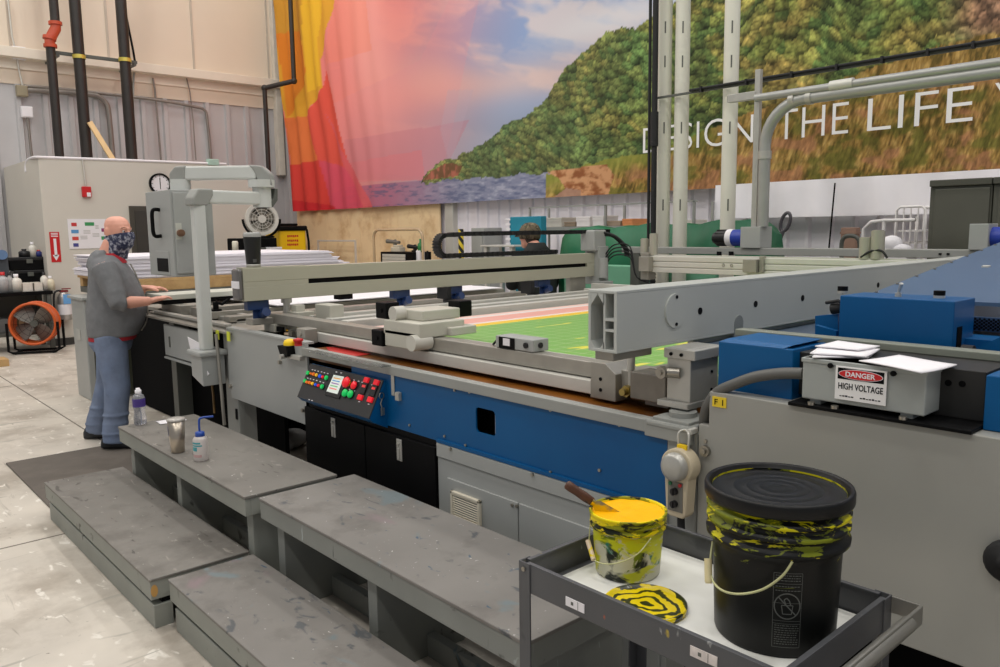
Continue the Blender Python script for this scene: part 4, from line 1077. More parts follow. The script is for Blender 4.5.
b = MB(); p = PY(706, 450.5, YC); b.cyl(p, p + V((0, -.012, 0)), .017, seg=16); b.cyl(p + V((0, -.012, 0)), p + V((0, -.02, 0)), .009, seg=6); q = PY(706, 441, YC); b.cyl(q, q + V((0, -.006, 0)), .006, seg=10); build_each(b, 'cabinet_bolt', M_bolt, dr)
b = MB(); q0, q1 = PY(712.5, 396, YC - .002), PY(726, 408.5, YC - .002); b.box(q0.x, q1.x, YC - .003, YC, q1.z, q0.z); st = b.build('number_sticker', mat('yellow_sticker2', (238, 205, 40), .5, var=0), dr, 'yellow sticker reading F 1')
t_ = text_mesh('F 1', .052, (0, 0, 0), (1, 0, 0), (0, 0, 1), depth=.0005); xs_ = [q.x for q in t_.v]; zs_ = [q.z for q in t_.v]; t_.v = [V((q0.x + (q1.x - q0.x) * (.18 + .62 * (q.x - min(xs_)) / (max(xs_) - min(xs_))), YC - .0038 + q.y * .5, q1.z + (q0.z - q1.z) * (.22 + .56 * (q.z - min(zs_)) / (max(zs_) - min(zs_))))) for q in t_.v]; t_.build('sticker_text', M_black, st)
# black hand wheel at the frame's right edge
b = MB(); p = PY(1010, 560, YC); b.lathe(p, [(0, 0), (.045, 0), (.050, .006), (.050, .022), (.042, .03), (.02, .03), (.018, .045), (0, .045)], 24, 0, (0, -1, 0)); b.build('hand_wheel', M_rubber, dr)
# black mounting ledge and back plate behind the warning box
b = MB(); e0, e1 = PY(790, 399, YM + .02), PY(984, 432, YM + .02)
b.box(xq(792, 400), xq(975, 430), YC - .012, YM + .16, ZC, ZC + .010, .002)
b.build('ledge', M_black, dr)
b = MB(); b.box(PY(789, 380, 2.14).x, PY(985, 400, 2.14).x, 2.14, 2.4, ZC + .01, 1.262, .002); b.build('back_plate', mat('black_steel_plate', (34, 33, 31), .5), dr)
b = MB()
for u, v in ((948, 383), (962, 384)):
    p = PY(u, v, 2.138); b.cyl(p, p + V((0, .004, 0)), .008, seg=12)
build_each(b, 'plate_hole', M_void, dr)
# blue covers
b = MB(); xa, xb = PY(718, 366, 2.1).x, PY(792.5, 372, 2.1).x; b.box(xa, xb, 2.1, 2.30, ZC - .01, 1.272, .003); b.prism([V((xa, 2.1, 1.272)), V((xa, 2.3, 1.272)), V((xa + .02, 2.3, 1.282)), V((xa + .02, 2.12, 1.282))], (xb - xa - .03, 0, 0)); b.build('end_cover', M_blue, dr)
b = MB(); xa = PY(984.5, 400, 2.1).x; b.box(xa, 1.0, 2.1, 2.36, ZC, 1.262, .003); b.build('end_cover', M_blue, dr)
b = MB(); b.box(PY(738, 336, 2.34).x, 1.0, 2.32, 2.37, 1.262, 1.284, .003); b.build('guide_rail', mat('green_grey_rail', (138, 142, 130), .45, .2), dr)
# conveyor belt between crossbar and covers
b = MB(); b.box(-1.60, 1.0, 2.38, 3.5, 1.185, 1.21, .004); b.build('conveyor_belt', mat('slate_blue_belt', (72, 86, 104), .6, var=.06), dr)
b = MB(); b.box(-1.63, -1.605, 2.36, 3.5, 1.19, 1.222, .003); b.build('belt_edge', M_alup, dr)
# blue sensor housing (box) on the guide rail
YB2 = 2.46
xa, xb = PY(839, 320, YB2).x, PY(953.5, 325, YB2).x
z0, z1 = PY(837, 343, YB2).z, (PY(839, 294, YB2).z + PY(953, 303, YB2).z) / 2
b = MB(); b.box(xa, xb, YB2, YB2 + .17, z0 - .012, z1, .003); bh = b.build('blue_housing', M_blue, dr)
for u, v in ((865.5, 288), (945, 295)):
    p = PZ(u, v + 2, z1); b = MB(); b.cyl((p.x, YB2 + .09, z1), (p.x, YB2 + .09, z1 + .008), .016, seg=16, mi=1); b.cyl((p.x, YB2 + .09, z1 + .008), (p.x, YB2 + .09, z1 + .022), .016, seg=16); b.build('rotary_knob', [M_black, M_alu], bh)
p = PZ(903, 296, z1); b = MB(); b.cyl((p.x, YB2 + .06, z1), (p.x, YB2 + .06, z1 + .012), .010, seg=6); b.cyl((p.x, YB2 + .06, z1 + .01), (p.x + .012, YB2 + .05, z1 + .042), .004, .006, seg=8); b.build('toggle_switch', M_alu, bh)
b = MB(); q = V((xb + .0005, YB2 + .03, z0 + .04)); b.box(xb - .001, xb + .0015, YB2 + .03, YB2 + .07, z0 + .01, z0 + .075); b.build('side_slot', M_void, bh)
b = MB(); b.prism([PY(815, 316, YB2 + .1), PY(838, 314, YB2 + .1), PY(838, 342, YB2 + .1), PY(816, 343, YB2 + .1)], (0, .03, 0)); b.prism([PY(815, 325, YB2 + .02), PY(836, 331, YB2 + .02), PY(836, 344, YB2 + .02), PY(815, 342, YB2 + .02)], (0, .02, 0)); build_each(b, 'bracket_wing', M_blue, dr)
b = MB(); p = PY(832, 309, YB2 + .1); b.cyl(p, p + V((.05, 0, .01)), .018, seg=10); b.tube([p + V((-.02, 0, .02)), p + V((.03, -.02, .03)), p + V((.06, -.01, .02))], .006, 6); b.build('cable_gland', M_rubber, dr)
# sloping blue hood with perforated grille
h0, h1 = V((-1.34, 2.75, 1.285)), V((-1.34, 4.75, 1.285))
g0, g1 = PX(855, 298, -1.30), PX(1000, 242.5, -1.0)
m_hood = mat('hood_blue', (74, 98, 128), .42, var=.04, scale=2)
A_ = PY(862, 297, 2.75); B_ = PY(1003, 241, 4.2); C_ = PY(1003, 320, 2.80); D_ = PY(945, 318, 2.72)
e_ = (B_ - A_)
b = MB(); b.prism([A_, B_, B_ + V((2.0, .0, .02)), A_ + V((2.0, 0, .02))], (0, 0, -.012)); b.prism([A_, B_, V((B_.x, B_.y, 1.15)), V((A_.x, A_.y, 1.15))], (.012, 0, 0)); b.build('hood', m_hood, dr)
b = MB(); 
for k in range(8):
    p = A_.lerp(B_, .06 + .12 * k); b.cyl(p + V((.012, 0, .0)), p + V((.012, 0, .005)), .006, seg=8)
build_each(b, 'hood_screw', M_bolt, dr)
p = PY(985, 267, 3.2); 
n_h = (e_.cross(V((1, 0, 0)))).normalized(); n_h = n_h if n_h.z > 0 else -n_h
d_ = ray(986, 267.5); p = CAM + d_ * ((A_ - CAM).dot(n_h) / d_.dot(n_h)); b = MB(); b.obox(p + n_h * .004, (.012, 0, 0), e_.normalized() * .012, n_h * .003); b.build('hood_latch', M_alup, dr)
xg = PY(962, 322, 2.70).x
m_perf = mat('perforated_blue', (44, 70, 104), .5)
b = MB(); b.box(xg, 1.0, 2.70, 2.712, PY(980, 331, 2.7).z, PY(980, 317, 2.7).z)
gr = b.build('perforated_grille', m_perf, dr)
b = MB(); zg0, zg1 = PY(980, 331, 2.7).z, PY(980, 317, 2.7).z
for i in range(7):
    for j in range(26):
        c = V((xg + .012 + j * .0125 + (i % 2) * .006, 2.699, zg0 + .006 + i * (zg1 - zg0 - .012) / 6)); b.cyl(c, c + V((0, -.001, 0)), .0038, seg=6)
tag(b.build('grille_holes', M_void, gr), kind='stuff')
b = MB(); b.prism([PY(955, 357, 2.5), PY(1003, 336, 2.5), PY(1003, 362, 2.5), PY(960, 360, 2.5)], (0, .16, 0)); b.box(xg - .02, 1.0, 2.56, 2.68, 1.25, 1.285); b.build('chute_plate', M_blue, dr)
b = MB(); p = PY(962, 352, 2.45); b.cyl(p, p + V((.03, 0, 0)), .022, seg=14); b.box(p.x - .05, p.x + .05, 2.43, 2.47, p.z - .03, p.z - .01, .003); b.build('roller_end', M_rubber, dr)

# grey flexible conduit from the warning box down behind the sticker
b = MB(); b.tube([PY(803, 373.5, 2.09), PY(780, 373.5, 2.08), PY(755, 377, 2.07), PY(735, 384, 2.06), PY(718, 392, 2.055), PY(708, 405, 2.055), PY(704.5, 418, 2.07), PY(704, 432, 2.10)], .0165, 12, smoothn=6)
cd_ = b.build('flexible_conduit', mat('grey_conduit_rubber', (98, 97, 93), .55), None, 'thick grey flexible conduit curving from warning box to the sticker corner', 'conduit')

# ---- high voltage box
YV = 2.045
vx0, vx1 = PY(802, 380, YV).x, PY(925.5, 395, YV).x; vz0, vz1 = ZC + .022, (PY(803.5, 357, YV).z + PY(930, 374, YV).z) / 2 + .002
hv = empty('high_voltage_box', ((vx0 + vx1) / 2, YV + .05, ZC + .01), 'grey metal box with red and white danger high voltage sign', 'electrical box')
b = MB(); b.box(vx0, vx1, YV, YV + .115, vz0, vz1, .004); b.box(vx0 + .02, vx0 + .05, YV + .01, YV + .09, ZC + .01, vz0); b.box(vx1 - .06, vx1 - .03, YV + .01, YV + .09, ZC + .01, vz0); b.build('box_body', mat('box_grey', (164, 168, 164), .4, var=.03), hv)
b = MB(); b.box(vx0 - .003, vx1 + .003, YV - .003, YV + .118, vz1 - .012, vz1, .002); b.build('box_lid', mat('box_grey', (152, 156, 151)), hv)
b = MB()
for u, v in ((830.5, 365.5), (893.5, 373.5)):
    p = PY(u, v, YV - .004); b.cyl(p + V((0, .004, 0)), p + V((0, -.004, 0)), .007, seg=12)
build_each(b, 'lid_screw', M_black, hv)
b = MB()
for x_ in (vx0 + .035, vx0 + .10, vx1 - .045): b.cyl((x_, YV - .012, ZC + .010), (x_, YV - .012, ZC + .018), .010, seg=12)
build_each(b, 'mount_bolt', M_bolt, hv)
b = MB(); b.cyl((vx0 - .012, YV + .05, (vz0 + vz1) / 2 + .012), (vx0, YV + .05, (vz0 + vz1) / 2 + .012), .021, seg=16); b.build('cable_gland', M_alup, hv)
sx0, sx1 = PY(836, 385, YV).x, PY(887.5, 388, YV).x; sz0, sz1 = (PY(836, 397, YV).z + PY(886, 407, YV).z) / 2, (PY(837, 364.5, YV).z + PY(887, 371.5, YV).z) / 2
b = MB(); b.box(sx0, sx1, YV - .0065, YV - .004, sz0, sz1, .0008); sg = b.build('danger_sign', mat('sign_white', (240, 238, 236), .45, var=0), hv, 'white sign reading danger high voltage')
sw, sh = sx1 - sx0, sz1 - sz0
b = MB(); b.box(sx0 + sw * .05, sx1 - sw * .05, YV - .0071, YV - .0065, sz1 - sh * .38, sz1 - sh * .05); b.build('sign_band', M_black, sg)
c = V(((sx0 + sx1) / 2, YV - .0071, sz1 - sh * .215))
def oval(c, rx, rz, y): return [V((c.x + rx * math.cos(t), y, c.z + rz * math.sin(t))) for t in [2 * PI * k / 36 for k in range(36)]]
b = MB(); b.prism(oval(c, sw * .435, sh * .150, YV - .0071), (0, -.0004, 0)); b.build('oval_rim', M_white, sg)
b = MB(); b.prism(oval(c, sw * .42, sh * .135, YV - .0076), (0, -.0004, 0)); b.build('oval_field', mat('danger_red', (206, 30, 36), .4, var=0), sg)
t_ = text_mesh('DANGER', sh * .27, (0, 0, 0), (1, 0, 0), (0, 0, 1), depth=.0003, thin=.0006)
def place_text(t_, x0, x1, z0, h, y):
    xs = [q.x for q in t_.v]; zs = [q.z for q in t_.v]; a, w = min(xs), max(xs) - min(xs); c_, hh = min(zs), max(zs) - min(zs)
    t_.v = [V((x0 + (q.x - a) / w * (x1 - x0), y + q.y, z0 + (q.z - c_) / hh * h)) for q in t_.v]; return t_
place_text(t_, c.x - sw * .29, c.x + sw * .29, c.z - sh * .075, sh * .15, YV - .0083).build('danger_text', M_white, sg)
t_ = text_mesh('HIGH VOLTAGE', sh * .27, (0, 0, 0), (1, 0, 0), (0, 0, 1), depth=.0003, thin=.0004)
place_text(t_, sx0 + sw * .07, sx1 - sw * .06, sz1 - sh * .68, sh * .19, YV - .0069).build('voltage_text', M_black, sg)
b = MB()
for k in range(14):
    if k == 5 or k == 6: continue
    b.box(sx0 + sw * (.10 + .058 * k), sx0 + sw * (.10 + .058 * k + .045), YV - .0069, YV - .0065, sz0 + sh * .10, sz0 + sh * (.125 + .02 * ((k * 7) % 3) / 2))
b.build('fine_print', M_black, sg)
# papers lying on the box
def sheet(name, corners, th, lab, curl=.004, n=8):
    b = MB(); A, B_, C_, D_ = [V(c) for c in corners]; top = []
    for i in range(n + 1):
        for j in range(n + 1):
            s_, t_ = i / n, j / n; p = A.lerp(B_, s_).lerp(D_.lerp(C_, s_), t_); p.z += curl * (math.sin(s_ * 3.1 + t_ * 2) * .5 + abs(t_ - .5) ** 2 * 2 + .5 * s_ * s_); top.append(p)
    N = n + 1; vs = top + [p - V((0, 0, th)) for p in top]; fs = []
    for i in range(n):
        for j in range(n):
            a = i * N + j; fs.append((a, a + N, a + N + 1, a + 1)); a += N * N; fs.append((a, a + 1, a + N + 1, a + N))
    edge = [j for j in range(N)] + [i * N + n for i in range(1, N)] + [n * N + j for j in range(n - 1, -1, -1)] + [i * N for i in range(n - 1, 0, -1)]
    for k in range(len(edge)):
        a, c_ = edge[k], edge[(k + 1) % len(edge)]; fs.append((a, c_, c_ + N * N, a + N * N))
    b.add(vs, fs, True)
    return b.build(name, M_white, None, lab, 'paper')
zp = vz1 + .006
for k, (lab, dz, q) in enumerate((('lowest folded white paper under the stack on the warning box', 0, [(812, 357), (868, 358), (878, 349), (820, 348)]), ('middle folded white paper of the stack on the warning box', .006, [(810, 353), (866, 357), (880, 349), (822, 345)]), ('top folded white paper of the stack on the warning box', .012, [(815, 346), (858, 350), (880, 346), (838, 341)]))):
    sheet('folded_paper', [PZ(u, v, zp + dz) for u, v in q], .004, lab, .002)
sheet('loose_paper', [PZ(859, 361, zp), PZ(921, 374, zp), PZ(957, 365, zp), PZ(899, 356, zp)], .003, 'single white sheet overhanging the right end of the warning box', .004)
# pendant controller hung on the corner post
YPD = YM - .075
pd = empty('pendant_controller', PY(677, 517, YPD), 'beige hand pendant with grey dial hanging on the press corner post', 'controller')
m_bei = mat('beige_plastic', (206, 192, 164), .45, var=.02)
cD = PY(676, 466.5, YPD)
R_ = .058
zbot = PY(674, 517, YPD).z
pts = [V((cD.x + R_ * math.cos(t), YPD, cD.z + R_ * .95 * math.sin(t))) for t in [math.radians(a) for a in range(-42, 223, 12)]]
w = .036
pts += [V((cD.x - w, YPD, zbot + .012)), V((cD.x - w + .010, YPD, zbot)), V((cD.x + w - .010, YPD, zbot)), V((cD.x + w, YPD, zbot + .012))]
b = MB(); b.prism(pts, (0, .05, 0), bev=.005); b.build('case', m_bei, pd)
b = MB(); b.lathe(cD, [(0, .026), (.036, .026), (.043, .02), (.045, 0)], 32, 0, (0, -1, 0)); b.lathe(cD + V((0, -.026, 0)), [(0, .004), (.018, .003), (.030, 0)], 24, 0, (0, -1, 0)); b.build('dial', M_alu, pd)
b = MB(); b.box(cD.x - .027, cD.x + .027, YPD - .002, YPD, zbot + .02, cD.z - .048); b.build('panel', mat('grey_panel', (120, 118, 110), .5), pd)
for k, dz in enumerate((.045, .085)):
    b = MB(); q = V((cD.x, YPD - .002, zbot + dz)); b.cyl(q, q + V((0, -.014, 0)), .011, seg=14); b.box(q.x - .002, q.x + .002, q.y - .018, q.y - .013, q.z - .01, q.z + .01); b.build('selector_knob', M_blackp, pd)
b = MB(); b.cyl((cD.x + .018, YPD - .002, cD.z - .056), (cD.x + .018, YPD - .006, cD.z - .056), .006, seg=10); b.build('indicator', M_red, pd)
b = MB(); b.cyl((cD.x - .018, YPD - .002, cD.z - .056), (cD.x - .018, YPD - .006, cD.z - .056), .006, seg=10); b.build('indicator', mat('green_lens', (20, 120, 70), .4), pd)
b = MB(); zt_ = cD.z + .052; b.tube([V((cD.x - .012, YPD + .03, zt_)), V((cD.x - .014, YPD + .03, zt_ + .045)), V((cD.x + .0, YPD + .045, zt_ + .055)), V((cD.x + .024, YPD + .03, zt_ + .045)), V((cD.x + .022, YPD + .03, zt_))], .0035, 6, smoothn=4); b.box(cD.x + .012, cD.x + .028, YPD + .036, YM, zt_ + .045, zt_ + .062, .002); b.build('hook', M_alup, pd)
b = MB(); b.box(cD.x - .012, cD.x + .022, YPD + .02, YPD + .035, zt_ - .002, zt_ + .012); b.build('hook_tab', M_yel, pd)
b = MB(); b.tube([V((cD.x, YPD + .03, zbot)), V((cD.x + .004, YPD + .03, zbot - .06)), V((cD.x + .01, YPD + .05, zbot - .25)), V((cD.x + .02, YPD + .06, .1))], .012, 8, smoothn=4); b.build('lead', M_rubber, pd)

# ================================================================== WORK PLATFORMS
def stained(name, base, seedmarks):
    m = mat(name, base, .62, var=.14, scale=2.2, stain=(78, 73, 67), stain_amt=.55, stain_scale=3.0, bump=.08)
    return splat(m, seedmarks)


m_top1 = stained('platform_top_worn', (121, 117, 111), [((146, 141, 133), 9, .66, (1, 2.5, 1)), ((84, 80, 75), 12, .65, (.6, 1.6, 1)), ((196, 194, 186), 42, .715, (1, 1, 1))])
m_top2 = stained('platform_top_inked', (126, 122, 117), [((132, 116, 118), 3.0, .63, (1, 1, 1)), ((112, 122, 124), 3.4, .63, (1, 1.5, 1)), ((84, 86, 88), 9, .65, (1, 1.6, 1)), ((64, 86, 104), 15, .69, (1, 2, 1)), ((205, 203, 198), 46, .71, (1, 1, 1))])
m_side = splat(mat('platform_side_grey', (146, 148, 140), .6, var=.08, scale=4), [((88, 88, 82), 9, .67, (1, 1, 1)), ((150, 152, 146), 16, .72, (1, 1, 1))])
m_side2 = splat(mat('platform_side_inked', (140, 142, 136), .6, var=.08, scale=4), [((84, 84, 80), 9, .67, (1, 1, 1)), ((50, 96, 120), 8, .69, (.7, 1, .5)), ((40, 40, 44), 13, .70, (1, 1, .3)), ((190, 200, 200), 22, .72, (1, 1, .4))])


def platform(name, x0, x1, y0, y1, z, legs, mt, ms, label, skirt=.092):
    r = empty(name, ((x0 + x1) / 2, (y0 + y1) / 2, 0), label, 'platform', 'wooden work platforms')
    b = MB(); b.box(x0, x1, y0, y1, z - .014, z, .003); b.build('deck', mt, r)
    b = MB(); t = .03
    b.box(x0 + .004, x1 - .004, y0 + .004, y0 + t, z - skirt, z - .014, .002); b.box(x0 + .004, x1 - .004, y1 - t, y1 - .004, z - skirt, z - .014, .002); b.box(x0 + .004, x0 + t, y0 + t, y1 - t, z - skirt, z - .014, .002); b.box(x1 - t, x1 - .004, y0 + t, y1 - t, z - skirt, z - .014, .002)
    b.build('skirt', ms, r)
    for x in legs:
        b = MB(); b.box(x - .03, x + .03, y0 + .045, y1 - .03, .0, z - skirt + .02, .003); b.build('leg', ms, r)
    b = MB(); b.box(x0 + .06, x1 - .06, y0 + (y1 - y0) * .55, y0 + (y1 - y0) * .55 + .04, 0, .09, .003); b.build('stretcher', ms, r)
    return r


platform('work_platform', -4.97, -3.212, 1.378, 1.838, .485, [PY(131, 440, 1.42).x, PY(177, 465, 1.42).x, -3.27], m_top1, m_side, 'taller grey wooden platform at the far end, with bottles and tumbler standing on it')
platform('work_platform', -3.162, -1.49, 1.42, 1.90, .485, [PY(281, 540, 1.465).x, PY(372, 590, 1.465).x, -1.545], m_top2, m_side2, 'taller ink-stained platform in front of the grey louvred panel')


def step(x0, x1, y0, y1, mt, ms, label):
    z = .218
    r = empty('low_platform', ((x0 + x1) / 2, (y0 + y1) / 2, 0), label, 'platform', 'low step platforms')
    b = MB(); b.box(x0, x1, y0, y1, z - .012, z, .003); b.build('deck', mt, r)
    b = MB(); b.box(x0 + .004, x1 - .004, y0 + .004, y1 - .004, z - .092, z - .012, .002); b.build('frame', ms, r)
    b = MB(); b.box(x0 + .02, x1 - .02, y0 + .05, y1 - .02, .09, z - .092); b.build('shadow_gap_block', M_black, r)  # black block put in for the shadow gap below the frame
    b = MB(); b.box(x0 + .03, x1 - .006, y0 + .012, y0 + .09, 0.0, .10, .003); b.box(x0 + .03, x1 - .006, y1 - .09, y1 - .012, 0.0, .10, .003); build_each(b, 'runner', ms, r)
    return r


s1 = step(-5.03, -3.258, .977, 1.408, m_top1, m_side, 'low grey step platform lying nearest the man, beside the floor mat')
b = MB(); b.prism([V((-3.261, .995 + .014 * math.cos(t), .165 + .026 * math.sin(t))) for t in [2 * PI * k / 14 for k in range(14)]], (.0025, 0, 0)); b.build('bare_wood_knot', mat('bare_wood', (196, 150, 84), .6), s1)
step(-3.216, -1.44, 1.036, 1.405, m_top2, m_side, 'low step platform in the foreground, cut by the bottom of the picture')
b = MB(); b.box(-6.475, -5.06, 1.03, 2.0, 0, .012, .004); b.build('floor_mat', mat('dark_rubber_mat', (98, 91, 84), .85, var=.08, stain=(120, 112, 104), stain_amt=.5), None, 'dark grey rubber anti-fatigue mat on the concrete under the man', 'mat')

# ---- things on the far platform
ZP = .4855
p = PZ(140.5, 424.3, ZP); hh = PX(138.5, 388, p.x).z - ZP
bt = empty('water_bottle', p, 'clear plastic water bottle with purple label and white cap on the far platform', 'bottle')
b = MB(); r0 = .036
b.lathe(p, [(.0, .002), (r0 * .8, .0), (r0, .008), (r0, hh * .2), (r0 * .9, hh * .3), (r0 * .86, hh * .4), (r0 * 1.0, hh * .5), (r0, hh * .72), (r0 * .85, hh * .8), (.016, hh * .86), (.014, hh * .9)], 20)
b.build('bottle_body', mat('clear_pet', (225, 226, 232), .12, var=0, trans=.75), bt)
b = MB(); b.lathe(p, [(r0 * 1.01, hh * .5), (r0 * 1.02, hh * .52), (r0 * 1.02, hh * .70), (r0 * 1.01, hh * .72)], 20); b.build('label', mat('purple_label', (70, 50, 130), .5, var=.2, scale=30), bt)
b = MB(); b.lathe(p, [(.017, hh * .86), (.018, hh * .87), (.018, hh * .95), (.012, hh * .96), (.012, hh), (0, hh)], 16); b.build('cap', M_white, bt)
p = PZ(178, 452, ZP); hh = PX(177, 419, p.x).z - ZP
tb = empty('steel_tumbler', p, 'stainless steel tumbler with blue tape tab on the far platform', 'tumbler')
b = MB(); b.lathe(p, [(0, .002), (.031, .0), (.034, .004), (.044, hh), (.042, hh), (.032, .01), (0, .01)], 28); b.build('cup', mat('brushed_tumbler_steel', (178, 168, 154), .28, .85, var=.15, scale=8), tb)
b = MB(); b.lathe(p + V((0, 0, hh)), [(.046, -.006), (.047, .0), (.044, .006), (.02, .009), (0, .009)], 28); b.build('lid', mat('clear_lid', (205, 200, 192), .2, var=0, trans=.3), tb)
b = MB()
a0 = math.radians(-115)
vs = []
for k in range(6):
    t = a0 - .25 + .12 * k
    for h, rr in ((hh * .52, .0405), (hh * .80, .0435)): vs.append(p + V((math.cos(t) * rr, math.sin(t) * rr, h)))
b.add(vs, [(2 * k, 2 * k + 2, 2 * k + 3, 2 * k + 1) for k in range(5)], True); b.build('blue_tape', mat('blue_tape', (38, 62, 140), .5), tb)
p = PZ(201.5, 460, ZP); hh = PX(200.5, 431, p.x).z - ZP
wb = empty('wash_bottle', p, 'squeeze wash bottle with blue cap and bent blue spout on the far platform', 'bottle')
b = MB(); b.lathe(p, [(0, .001), (.034, .0), (.036, .005), (.036, hh * .72), (.030, hh * .80), (.020, hh * .84), (.020, hh * .87)], 22); b.build('bottle_body', mat('milky_plastic', (222, 214, 210), .35, var=.03, trans=.25), wb)
b = MB(); b.lathe(p, [(.022, hh * .83), (.0235, hh * .84), (.0225, hh * .97), (.012, hh), (0, hh)], 20); b.build('cap', mat('blue_cap', (30, 72, 160), .4), wb)
b = MB(); q = PX(200.5, 418, p.x) ; e = PX(213, 416.5, p.x); b.tube([p + V((0, 0, hh * .9)), V((p.x, p.y, q.z - .015)), q + V((0, .006, 0)), e], .0055, 8, smoothn=5); b.build('spout', mat('blue_cap', (30, 72, 160)), wb)
b = MB()
for k, (h0, h1, w0, w1) in enumerate(((.60, .66, -.9, .7), (.52, .57, -.9, .9), (.36, .50, -.8, .2), (.15, .24, -.6, .8))):
    vs = []
    for j in range(9):
        t = math.radians(-62) + w0 + (w1 - w0) * j / 8
        for h in (hh * h0, hh * h1): vs.append(p + V((math.cos(t) * .0364, math.sin(t) * .0364, h)))
    b.add(vs, [(2 * j, 2 * j + 2, 2 * j + 3, 2 * j + 1) for j in range(8)], True, 0 if k < 3 else 1)
b.build('printed_label', [mat('teal_print', (70, 160, 168), .5), mat('rose_print', (196, 160, 158), .5)], wb)
sheet('paper_slip', [PZ(156, 421.5, ZP + .002), PZ(160, 424.5, ZP + .002), PZ(187, 420, ZP + .002), PZ(183, 417, ZP + .002)], .002, 'small white paper slip behind the steel tumbler on the far platform', .003)

# ================================================================== INK CART
ZK = .80; ZT = .737
kx0, kx1, ky0, ky1 = -1.367, -.665, 1.287, 1.752
m_cart = splat(mat('cart_grey_enamel', (78, 79, 82), .42, var=.1, scale=5), [((52, 53, 58), 6, .64, (1, 1, 1)), ((46, 48, 92), 8, .70, (1, 1, .5)), ((196, 84, 30), 16, .735, (1, 1, 1)), ((225, 195, 20), 15, .735, (1, 1, .5)), ((160, 162, 160), 26, .71, (1, 1, .5))])
ct = empty('utility_cart', ((kx0 + kx1) / 2, (ky0 + ky1) / 2, 0), 'ink-splashed dark grey steel utility cart holding the paint buckets', 'cart')
b = MB(); h0 = .728; t = .004
b.box(kx0 + .02, kx1 - .02, ky0, ky0 + t, h0, ZK, .0015); b.box(kx0 + .02, kx1 - .02, ky1 - t, ky1, h0, ZK, .0015); b.box(kx0, kx0 + t, ky0 + .02, ky1 - .02, h0, ZK, .0015); b.box(kx1 - t, kx1, ky0 + .02, ky1 - .02, h0, ZK, .0015); b.box(kx0 + t, kx1 - t, ky0 + t, ky1 - t, h0, h0 + .004)
for yy in (ky0, ky1 - .012): b.box(kx0 + .02, kx1 - .02, yy, yy + .012, ZK - .001, ZK + .004, .001)
for xx in (kx0, kx1 - .012): b.box(xx, xx + .012, ky0 + .02, ky1 - .02, ZK - .001, ZK + .004, .001)
b.build('top_tray', m_cart, ct)
for x, sx in ((kx0, 1), (kx1, -1)):
    for y, sy in ((ky0, 1), (ky1, -1)):
        b = MB(); b.box(min(x - sx * .004, x + sx * .034), max(x - sx * .004, x + sx * .034), min(y - sy * .004, y), max(y - sy * .004, y), .09, ZK + .005, .001); b.box(min(x - sx * .004, x), max(x - sx * .004, x), min(y, y + sy * .034), max(y, y + sy * .034), .09, ZK + .005, .001)
        lg = b.build('corner_leg', m_cart, ct)
        b = MB(); c = V((x + sx * .03, y + sy * .03, .05)); b.cyl(c + V((0, -.014, 0)), c + V((0, .014, 0)), .05, seg=20); b.box(c.x - .02, c.x + .02, c.y - .02, c.y + .02, .05, .1, .002); b.build('caster', M_rubber, lg)
b = MB(); b.box(kx0 + .002, kx1 - .002, ky0 + .002, ky1 - .002, .16, .166); b.box(kx0 + .03, kx1 - .03, ky0, ky0 + t, .16, .23); b.box(kx0 + .03, kx1 - .03, ky1 - t, ky1, .16, .23); b.build('lower_shelf', m_cart, ct)
# handle: two arms and a flat rounded grip
b = MB(); hx = kx1 + .062
for y in (ky0, ky1):
    b.box(kx1 + .004, hx + .006, y - .002, y + .002, ZK - .035, ZK + .003, .001)
b.box(hx, hx + .008, ky0 - .002, ky1 + .002, ZK - .040, ZK + .004, .003)
b.cyl((hx + .002, ky0, ZK - .018), (hx + .002, ky1 - .06, ZK - .018), .017, seg=16)
b.build('push_handle', mat('worn_handle_steel', (140, 138, 132), .4, .5, var=.12), ct)
b = MB()
for y in (ky0, ky1): b.cyl((kx0 + .015, y + (-.004 if y == ky0 else .004), ZK - .012), (kx0 + .015, y + (-.008 if y == ky0 else .008), ZK - .012), .006, seg=8)
build_each(b, 'rivet', M_bolt, ct)
for (ua, va, ub, vb), mm_ in (((565.5, 598, 584, 612), M_white), ((690, 650, 717, 663), mat('smudged_label', (214, 205, 200), .6, var=.2, scale=40))):
    A, B_ = PY(ua, va, ky0 - .002), PY(ub, vb, ky0 - .002); b = MB(); hz = .011; b.box(A.x, B_.x, ky0 - .0018, ky0 - .0003, (A.z + B_.z) / 2 - hz, (A.z + B_.z) / 2 + hz)
    s_ = b.build('tray_label', mm_, ct, 'small white label on the tray front')
    b = MB(); b.box(A.x + (B_.x - A.x) * .3, A.x + (B_.x - A.x) * .42, ky0 - .0024, ky0 - .0018, (A.z + B_.z) / 2 - .004, (A.z + B_.z) / 2 + .004); b.box(A.x + (B_.x - A.x) * .66, A.x + (B_.x - A.x) * .68, ky0 - .0024, ky0 - .0018, (A.z + B_.z) / 2 - .010, (A.z + B_.z) / 2 + .010); build_each(b, 'label_mark', M_greydk, s_)
b = MB(); b.box(kx0 + .03, kx1 - .012, ky0 + .008, ky1 - .010, h0 + .004, ZT); m_lin = splat(mat('tray_liner_paper', (226, 226, 220), .7, var=.03), [((226, 190, 60), 9, .78, (1, 1, 1)), ((196, 196, 188), 2.6, .62, (1, 1, 1))])
b.build('paper_liner', m_lin, None, 'white paper liner in the tray of the utility cart', 'liner')


